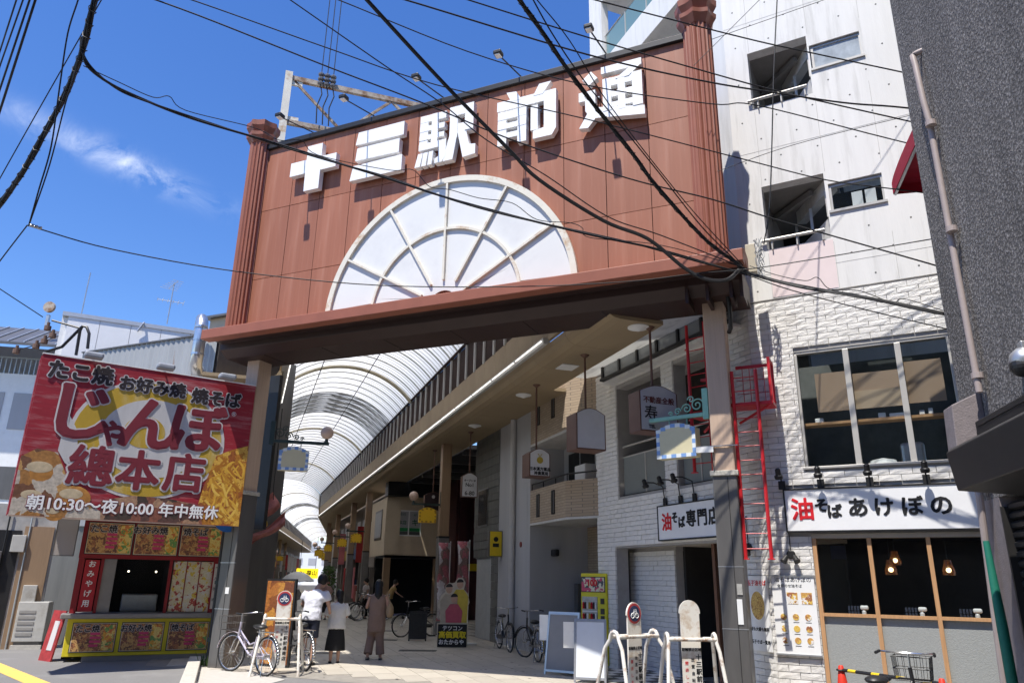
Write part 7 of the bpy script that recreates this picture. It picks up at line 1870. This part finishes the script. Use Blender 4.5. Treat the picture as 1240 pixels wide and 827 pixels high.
    if top:
        kind, mat = top; g = MB()
        hem = {'tee': 0.84, 'blouse': 0.80, 'dress': 0.60}[kind]; ex = {'tee': 0.028, 'blouse': 0.055, 'dress': 0.03}[kind]
        rg = [(hem, 0.165 + ex * 1.3, 0.125 + ex), (0.95, .170 + ex, .12 + ex), (1.08, .155 + ex, .11 + ex), (1.24, .165 + ex, .12 + ex), (1.36, .165 + ex * .6, .105 + ex * .5), (1.43, .095, .075)]
        g.loft([(tr(0, 0, z) if z > 0.9 else (0, 0, z), rx, ry) for z, rx, ry in rg], 22)
        for s in (-1, 1):
            el_, wr = arms[s]; f = {'tee': 0.62, 'blouse': 0.95, 'dress': 0.12}[kind]
            g.tube([sh[s], lerp(sh[s], el_, f * 0.5), lerp(sh[s], el_, f)], [0.066, 0.068 + ex * 0.6, 0.064 + ex * 0.8], 14)
        o = fleshy(g.build('top', mat, t), 0.014, 4)
        tx = bpy.data.textures.get('folds') or bpy.data.textures.new('folds', 'CLOUDS'); tx.noise_scale = 0.11
        dm = o.modifiers.new('folds', 'DISPLACE'); dm.texture = tx; dm.strength = 0.035; dm.texture_coords = 'LOCAL'
    if bottom:
        kind, mat = bottom; g = MB()
        if kind == 'skirt':
            g.loft([((0, 0, 0.30), 0.25, 0.17), ((0, 0, 0.55), 0.225, 0.155), ((0, 0, 0.80), 0.185, 0.135), ((0, 0, 0.98), 0.15, 0.115)], 24)
            o = g.build('skirt', mat, t, smooth=True)
        else:
            f = {'shorts': 0.95, 'trousers': 2.0}[kind]
            g.loft([((0, 0, 0.78), 0.165, 0.125), ((0, 0, 0.94), 0.172, 0.125), ((0, 0, 1.0), 0.15, 0.11)], 18)
            for s in (-1, 1):
                kn, an = legs[s]; hp = (s * hipx, 0, 0.88)
                if f < 1: g.tube([hp, lerp(hp, kn, 0.5), lerp(hp, kn, f)], [0.108, 0.098, 0.092], 14)
                else: g.tube([hp, lerp(hp, kn, 0.5), kn, lerp(kn, an, 0.5), lerp(kn, an, 0.9)], [0.112, 0.105, 0.095, 0.095, 0.10], 14)
            o = fleshy(g.build(kind, mat, t), 0.014, 3)
    g = MB(); hx, hy, hz = hd
    g.sphere((hx, hy - 0.015, hz + 0.03), 0.118, 18, 12, (0.86, 0.98, 1.05))
    if hair == 'long': g.tube([(hx, hy - 0.06, hz), (hx, hy - 0.09, hz - 0.18), (hx + 0.01, hy - 0.09, hz - 0.36), (hx + 0.01, hy - 0.08, hz - 0.50)], [0.088, 0.095, 0.085, 0.035], 14)
    if hair == 'bun': g.sphere((hx, hy - 0.10, hz - 0.08), 0.06, 12, 8); g.tube([(hx, hy - 0.05, hz - 0.02), (hx + 0.03, hy - 0.09, hz - 0.16), (hx + 0.05, hy - 0.08, hz - 0.26)], [0.08, 0.07, 0.03], 12)
    fleshy(g.build('hair', m_hair, t), 0.013, 3)
    return t
m_tee = M('white_tee', (0.66, 0.67, 0.74), 0.8, 0.04)
m_blouse = M('white_blouse', (0.70, 0.69, 0.66), 0.8, 0.04)
m_denim = M('dark_shorts', (0.022, 0.026, 0.045), 0.8, 0.15)
m_blackcloth = M('black_cloth', (0.012, 0.012, 0.014), 0.8, 0.2)
m_taupe = M('taupe_cloth', (0.23, 0.155, 0.12), 0.8, 0.08)
P = ground(371, 806)
person('man in white t-shirt and dark shorts looking down beside the bicycles', Matrix.Translation(P) @ Matrix.Rotation(R(-6), 4, 'Z'), 1.72, lean=0.26, leanx=0.05, head=(0.05, 0.10, -0.02), hair='short', top=('tee', m_tee), bottom=('shorts', m_denim),
       arms={-1: ((-0.26, 0.16, 1.10), (-0.12, 0.38, 1.02)), 1: ((0.29, 0.18, 1.08), (0.24, 0.40, 0.98))})
P = ground(404, 803)
person('person in loose white blouse and wide black skirt standing with back turned', Matrix.Translation(P) @ Matrix.Rotation(R(14), 4, 'Z'), 1.40, lean=0.10, head=(0.02, 0.04, 0), hair='bun', top=('blouse', m_blouse), bottom=('skirt', m_blackcloth), fem=True, shoes=m_shoe,
       arms={-1: ((-0.24, 0.12, 1.10), (-0.14, 0.30, 1.04)), 1: ((0.24, 0.10, 1.10), (0.16, 0.28, 1.02))})
P = ground(453, 799)
wm = person('person in long taupe jumpsuit with long black hair walking away', Matrix.Translation(P) @ Matrix.Rotation(R(6), 4, 'Z'), 1.60, lean=0.05, hair='long', top=('dress', m_taupe), bottom=('trousers', m_taupe), fem=True, shoes=m_sandal,
       legs={-1: ((-0.11, 0.06, 0.49), (-0.15, -0.10, 0.10)), 1: ((0.09, 0.0, 0.49), (0.13, -0.02, 0.08))},
       arms={-1: ((-0.25, 0.08, 1.12), (-0.26, 0.26, 1.14)), 1: ((0.25, 0.0, 1.12), (0.24, 0.16, 1.20))})
bgp = Matrix.Translation(P) @ Matrix.Rotation(R(6), 4, 'Z')
bg_ = thing('shoulder_bag', 'beige cloth tote bag on the shoulder of the person in taupe', 'bag', bgp @ Matrix.Translation((0.27, -0.02, 0.88)))
MB().loft([((0, 0, -0.02), 0.05, 0.10), ((0, 0, 0.05), 0.085, 0.17), ((0, 0, 0.18), 0.075, 0.16), ((0.0, 0, 0.27), 0.03, 0.12)], 16).build('bag_body', M('tote_beige', (0.34, 0.24, 0.14), 0.8, 0.1), bg_, smooth=True)
MB().tube([(0, 0.10, 0.26), (-0.06, 0.06, 0.42), (-0.09, 0.0, 0.47), (-0.06, -0.06, 0.42), (0, -0.10, 0.26)], 0.013, 6).build('strap', MATS['tote_beige'], bg_, smooth=True)
# passers-by further in
P = on(350, 735, 21.5); P.z = 0
person('person in grey walking under a pale parasol behind the man in white', Matrix.Translation(P), 1.60, top=('blouse', M('grey_top', (0.28, 0.27, 0.26), 0.8)), bottom=('skirt', m_blackcloth), fem=True, vox=0.02, hair='short', arms={-1: ((-0.27, 0.02, 1.10), (-0.26, 0.14, 0.88)), 1: ((0.24, 0.12, 1.15), (0.12, 0.22, 1.22))})
pr = thing('parasol', 'pale open parasol with a dark lining held over a passer-by', 'parasol', Matrix.Translation(P + Vector((0.10, 0.2, 1.08))))
MB().tube([(0, 0, 0), (0, 0, 0.72)], 0.009, 6).build('stick', m_steel, pr)
def dome(r, h, z): 
    mb = MB(); n = 16; vs = [(0, 0, z + h)]
    for k in (0.35, 0.7, 1.0):
        for j in range(n): vs.append((r * k * math.cos(j * 2 * math.pi / n), r * k * math.sin(j * 2 * math.pi / n), z + h * (1 - k * k) - (0.02 if j % 2 and k == 1.0 else 0)))
    fs = [(0, 1 + j, 1 + (j + 1) % n) for j in range(n)]
    for q in (0, 1):
        for j in range(n): fs.append((1 + q * n + j, 1 + q * n + n + j, 1 + q * n + n + (j + 1) % n, 1 + q * n + (j + 1) % n))
    return mb.add(vs, fs)
dome(0.47, 0.24, 0.48).build('canopy', m_white, pr, smooth=True); dome(0.455, 0.23, 0.465).build('lining', m_black, pr, smooth=True)
P = ground(391, 750)
person('passer-by in a faded pink top and dark skirt deep in the arcade', Matrix.Translation(P) @ Matrix.Rotation(R(175), 4, 'Z'), 1.58, top=('blouse', M('dusty_pink', (0.34, 0.21, 0.19), 0.8, 0.3, scale=20)), bottom=('skirt', m_blackcloth), fem=True, vox=0.022)
P = ground(441, 749)
person('passer-by in a pale patterned shirt beside parked bicycles', Matrix.Translation(P) @ Matrix.Rotation(R(120), 4, 'Z'), 1.62, top=('tee', M('pattern_shirt', (0.42, 0.37, 0.35), 0.8, 0.5, scale=25)), bottom=('trousers', m_blackcloth), vox=0.022)
P = ground(470, 748)
person('passer-by in a yellow top bending over a blue hand trolley', Matrix.Translation(P) @ Matrix.Rotation(R(-80), 4, 'Z'), 1.60, lean=0.35, top=('tee', M('mustard_top', (0.40, 0.28, 0.12), 0.8)), bottom=('trousers', m_blackcloth), vox=0.022,
       arms={-1: ((-0.25, 0.30, 1.12), (-0.2, 0.52, 0.98)), 1: ((0.25, 0.30, 1.12), (0.2, 0.52, 0.98))})
tl = thing('hand_trolley', 'blue hand trolley with a bent pipe handle on the arcade floor', 'trolley', Matrix.Translation(ground(478, 749)) @ Matrix.Rotation(R(10), 4, 'Z'))
box('deck', M('trolley_blue', (0.06, 0.07, 0.22), 0.5), tl, -0.45, 0.45, -0.3, 0.3, 0.14, 0.2, bev=0.02)
MB().tube([(-0.3, -0.25, 0.2), (-0.3, -0.25, 0.9), (-0.28, -0.15, 1.0), (-0.28, 0.15, 1.0), (-0.3, 0.25, 0.9), (-0.3, 0.25, 0.2)], 0.018, 8).build('handle', m_steel, tl, smooth=True)
for x in (-0.35, 0.35):
    for y in (-0.25, 0.25): MB().lathe([(0.06, -0.02), (0.06, 0.02)], 12).build('wheel', m_tyre, tl, T(x, y, 0.06, rx=R(90)))
src = [o for o in bpy.data.objects if o.name.startswith('bicycle') and o.parent is None and 'chalkboard' in o.get('label', '')][0]
for k in range(4):
    copy_thing(src, ARC.mat(5.3 + 0.1 * (k % 2), 15.5 + k * 0.8, 0, R(185 + k * 7)), 'dark bicycle in the row parked along the right side of the arcade', 'bicycles parked in a row deep in the arcade')
# ---------------------------------------------------------------- overhead cables
def smooth_path(pts, n=6):
    pts = [Vector(p) for p in pts]
    if len(pts) == 2: pts = [pts[0], pts[0].lerp(pts[1], 0.5), pts[1]]
    P = [pts[0] * 2 - pts[1]] + pts + [pts[-1] * 2 - pts[-2]]; out = []
    for i in range(1, len(P) - 2):
        for k in range(n):
            t = k / n; a, b, c, d_ = P[i - 1], P[i], P[i + 1], P[i + 2]
            out.append(0.5 * ((2 * b) + (c - a) * t + (2 * a - 5 * b + 4 * c - d_) * t * t + (3 * b - a - 3 * c + d_) * t ** 3))
    out.append(pts[-1]); return out
def path3(px): return smooth_path([on(x, y, d_) for x, y, d_ in px])
def cable(label, px, r, group=None):
    o = MB().tube(path3(px), r, 6).build('overhead_cable', m_cable, None, smooth=True)
    return tag(o, label, 'cable', group)
def bundle(label, px, strands, r, rad, loops=0):
    pts = path3(px); t = thing('cable_bundle', label, 'cable', Matrix.Translation(pts[0]))
    o = pts[0]; n = len(pts)
    for k in range(strands):
        q = []
        for i, p in enumerate(pts):
            a = k * 6.283 / strands + i * 0.35; q.append(p - o + Vector((math.cos(a) * rad, math.sin(a) * rad * 0.4, math.sin(a) * rad)))
        MB().tube(q, r * (1 if k else 1.4), 6).build('strand', m_cable, t, smooth=True)
    if loops:
        q = []
        for i in range(n - 1):
            for s in range(loops):
                f = s / loops; p = pts[i].lerp(pts[i + 1], f) - o; a = (i * loops + s) * 1.05
                q.append(p + Vector((math.cos(a) * rad * 2.2, math.sin(a) * rad * 1.5, math.sin(a) * rad * 2.2)))
        MB().tube(q, r * 0.35, 4).build('lashing_wire', m_cable, t, smooth=True)
    return t
D = 8.5
bundle('thick lashed cable bundle sweeping down the left of the sky', [(135, -60, 7.0), (115, 0, 7.2), (100, 62, 7.5), (80, 112, 7.8), (55, 160, 8), (30, 205, 8.2), (0, 247, 8.5), (-50, 310, 9)], 4, 0.016, 0.024, 4)
bundle('lashed cable curving off the thick bundle and crossing the gate face', [(99, 45, 7.45), (101, 66, 7.5), (111, 84, 7.6), (140, 106, 7.9), (173, 121, 8.2), (230, 142, 8.7), (308, 166.5, 9.3), (400, 195, 9.7), (468, 215, 10), (545, 241, 10.1), (621, 262, 10.1), (719, 284.5, 10.1), (784, 299, 10.1), (855, 319, 10.2), (905, 332, 10.3)], 2, 0.012, 0.014, 0)
for nm, off in (('thin wavy wire riding on the lashed cable across the gate face', 9),):
    cable(nm, [(101, 80, 7.5), (140, 98, 7.9), (185, 118, 8.3), (205, 117, 8.5), (225, 134, 8.7), (308, 155, 9.3), (338, 170, 9.4), (365, 170, 9.5), (385, 188, 9.7), (470, 206, 10), (500, 206, 10), (520, 226, 10.1), (545, 230, 10.1), (580, 240, 10.1), (620, 246, 10.1), (650, 266, 10.1), (690, 270, 10.1), (705, 276, 10.1), (715, 288, 10.1), (800, 297, 10.1), (905, 325, 10.3)], 0.006)
cable('heavy black cable slanting down across the lettering and looping at the gate corner', [(415, -34, 7.6), (444, 0, 8), (539, 103, 8.8), (615, 180, 9.3), (653, 218, 9.5), (730, 267, 9.8), (784, 289, 9.9), (828, 324, 10), (855, 338, 10), (880, 339, 10.0), (895, 327, 10.1)], 0.030)
cable('thin wire following the heavy cable towards the gate corner', [(351, 0, 8.4), (468.5, 81.6, 9), (534, 125, 9.3), (588, 169, 9.5), (660, 212, 9.6), (735, 262, 9.8), (800, 285, 9.9), (900, 324, 10.1)], 0.009)
bundle('thick black cable bundle plunging past the right end of the lettering to the gate corner', [(610, -30, 6.8), (629, 0, 7.2), (652, 32, 7.5), (693, 93, 8.1), (731, 142, 8.6), (766, 186, 9), (795, 226, 9.3), (845, 281, 9.8), (870, 303, 10), (890, 317, 10.1), (908, 331, 10.2), (966, 346, 10), (1046, 360, 9.6), (1142, 380, 9.2), (1230, 398, 8.9)], 4, 0.013, 0.020, 3)
cable('wire running beside the plunging bundle', [(640, -10, 7.2), (668, 40, 7.6), (705, 95, 8.1), (750, 150, 8.7), (800, 212, 9.3), (850, 275, 9.8), (893, 318, 10.1)], 0.010)
cable('second wire running beside the plunging bundle', [(650, 0, 7.3), (690, 50, 7.7), (740, 130, 8.5), (830, 245, 9.6), (900, 322, 10.2)], 0.008)
cable('teal sheathed cable crossing the top of the lettering to the grey building', [(440, -12, 8.5), (490, 0, 8.6), (664, 53, 9), (757, 78, 9.2), (860, 100, 9.3), (932.5, 111.7, 9.3), (1022.5, 124.8, 9.2), (1098, 131, 9.1), (1250, 150, 8.8)], 0.013)
cable('black cable crossing just above the teal cable', [(540, -8, 8.5), (566, 0, 8.6), (713, 46, 9), (860, 88.5, 9.3), (947, 112, 9.3), (1098, 146.5, 9.2), (1250, 182, 8.9)], 0.011)
cable('uppermost cable crossing the white concrete wall', [(690, -8, 8.8), (719, 0, 8.9), (900, 46, 9.2), (976, 63, 9.2), (1089, 87, 9.1), (1250, 122, 8.8)], 0.011)
cable('long sagging cable from the sky across the lettering to the white wall', [(130, -20, 8.2), (240, 19, 8.6), (398, 81.6, 9.2), (512, 125, 9.5), (621, 170, 9.6), (760, 216, 9.7), (860, 241, 9.8), (926, 262, 9.8), (988, 280, 9.7), (1131, 321, 9.3), (1250, 356, 9)], 0.011)
cable('second long sagging cable just above the lettering', [(160, -22, 8.2), (240, 3, 8.6), (398, 59, 9.2), (528, 103, 9.5), (708, 144, 9.6), (900, 193, 9.7), (1000, 218, 9.6), (1090, 230, 9.3), (1250, 250, 9)], 0.009)
cable('thin cable from the top of the sky to the upper balcony', [(370, -12, 8.8), (409, 0, 8.9), (566, 62.6, 9.3), (708, 103, 9.5), (860, 126, 9.6), (915, 127.5, 9.6), (1080, 169, 9.3), (1250, 210, 9)], 0.009)
cable('thin line crossing low over the gate ledge', [(33, 273, 8), (136, 302, 8.8), (288, 329, 9.6), (458, 345.5, 10), (632, 347, 10), (760, 341, 10), (838, 332, 10), (913, 325, 10), (1009, 310, 9.6), (1126, 290, 9.2), (1250, 270, 8.9)], 0.008)
cable('thin wire hanging straight down before the white wall', [(942, -40, 9.6), (941, 0, 9.7), (937, 87, 9.8), (932.5, 240, 10), (925, 296, 10.1)], 0.010)
cable('thin wire dropping down the left sky to a small clamp', [(98, -20, 7), (94.6, 0, 7), (82, 41, 7.2), (72, 107, 7.4), (62, 177, 7.6), (47, 230, 7.8), (35, 273, 8)], 0.009)
cable('thin wire rising from the clamp beside the thick bundle', [(35, 273, 8), (60, 200, 7.7), (78, 130, 7.5), (92, 85, 7.4)], 0.008)
cable('fine slanting wire across the left sky', [(140, -30, 7.2), (123, 0, 7.4), (60, 110, 8), (0, 216, 8.6), (-40, 290, 9)], 0.007)
cable('short wire leaving the clamp towards the left edge', [(33, 273, 8), (0, 316, 8.4), (-40, 370, 9)], 0.008)
for k, (xa, yb, r) in enumerate(((43, 134, 0.012), (36, 108, 0.010), (28, 80, 0.008), (20, 62, 0.008))):
    cable('black wire crossing the top left corner of the sky', [(xa + 10, -30, 6), (xa, 0, 6.1), (xa * 0.45, yb * 0.55, 6.4), (0, yb, 6.8), (-20, yb + 60, 7)], r, 'wires in the top left corner')
cable('thin wire reaching the pale left house', [(-60, 310, 13), (0, 350, 14), (52, 384, 14.5)], 0.010)
cable('thin wire slanting over the upper concrete wall', [(840, 80, 10), (920, 0, 9.8), (950, -30, 9.7)], 0.005)
cable('fine rising wire across the white wall', [(868, 208, 10), (960, 176, 9.8), (1098, 141, 9.3), (1250, 105, 9)], 0.005)
cable('fine wire near the top of the white wall', [(862, 48, 9.9), (1010, -4, 9.6), (1080, -28, 9.5)], 0.005)
cable('lower wire from the gate corner to the grey building', [(905, 333, 10.2), (960, 352, 10), (1060, 378, 9.6), (1145, 398, 9.2), (1250, 424, 8.9)], 0.008)
cable('looped wavy wire from the gate corner to the grey building', [(908, 322, 10.2), (940, 333, 10), (975, 340, 9.9), (990, 336, 9.9), (1005, 350, 9.8), (1040, 352, 9.6), (1080, 366, 9.5), (1095, 362, 9.4), (1142, 376, 9.2)], 0.006)
cl_ = thing('cable_clamp', 'small grey clamp joining wires in the left sky', 'clamp', Matrix.Translation(on(36, 274, 8)))
for k in range(3): MB().lathe([(0.012, 0), (0.025, 0.02), (0.012, 0.05)], 8).build('insulator', m_steel, cl_, T(0.05 * k, 0, -0.015 * k, ry=R(70)))
bpy.data.scenes.remove(TMP)
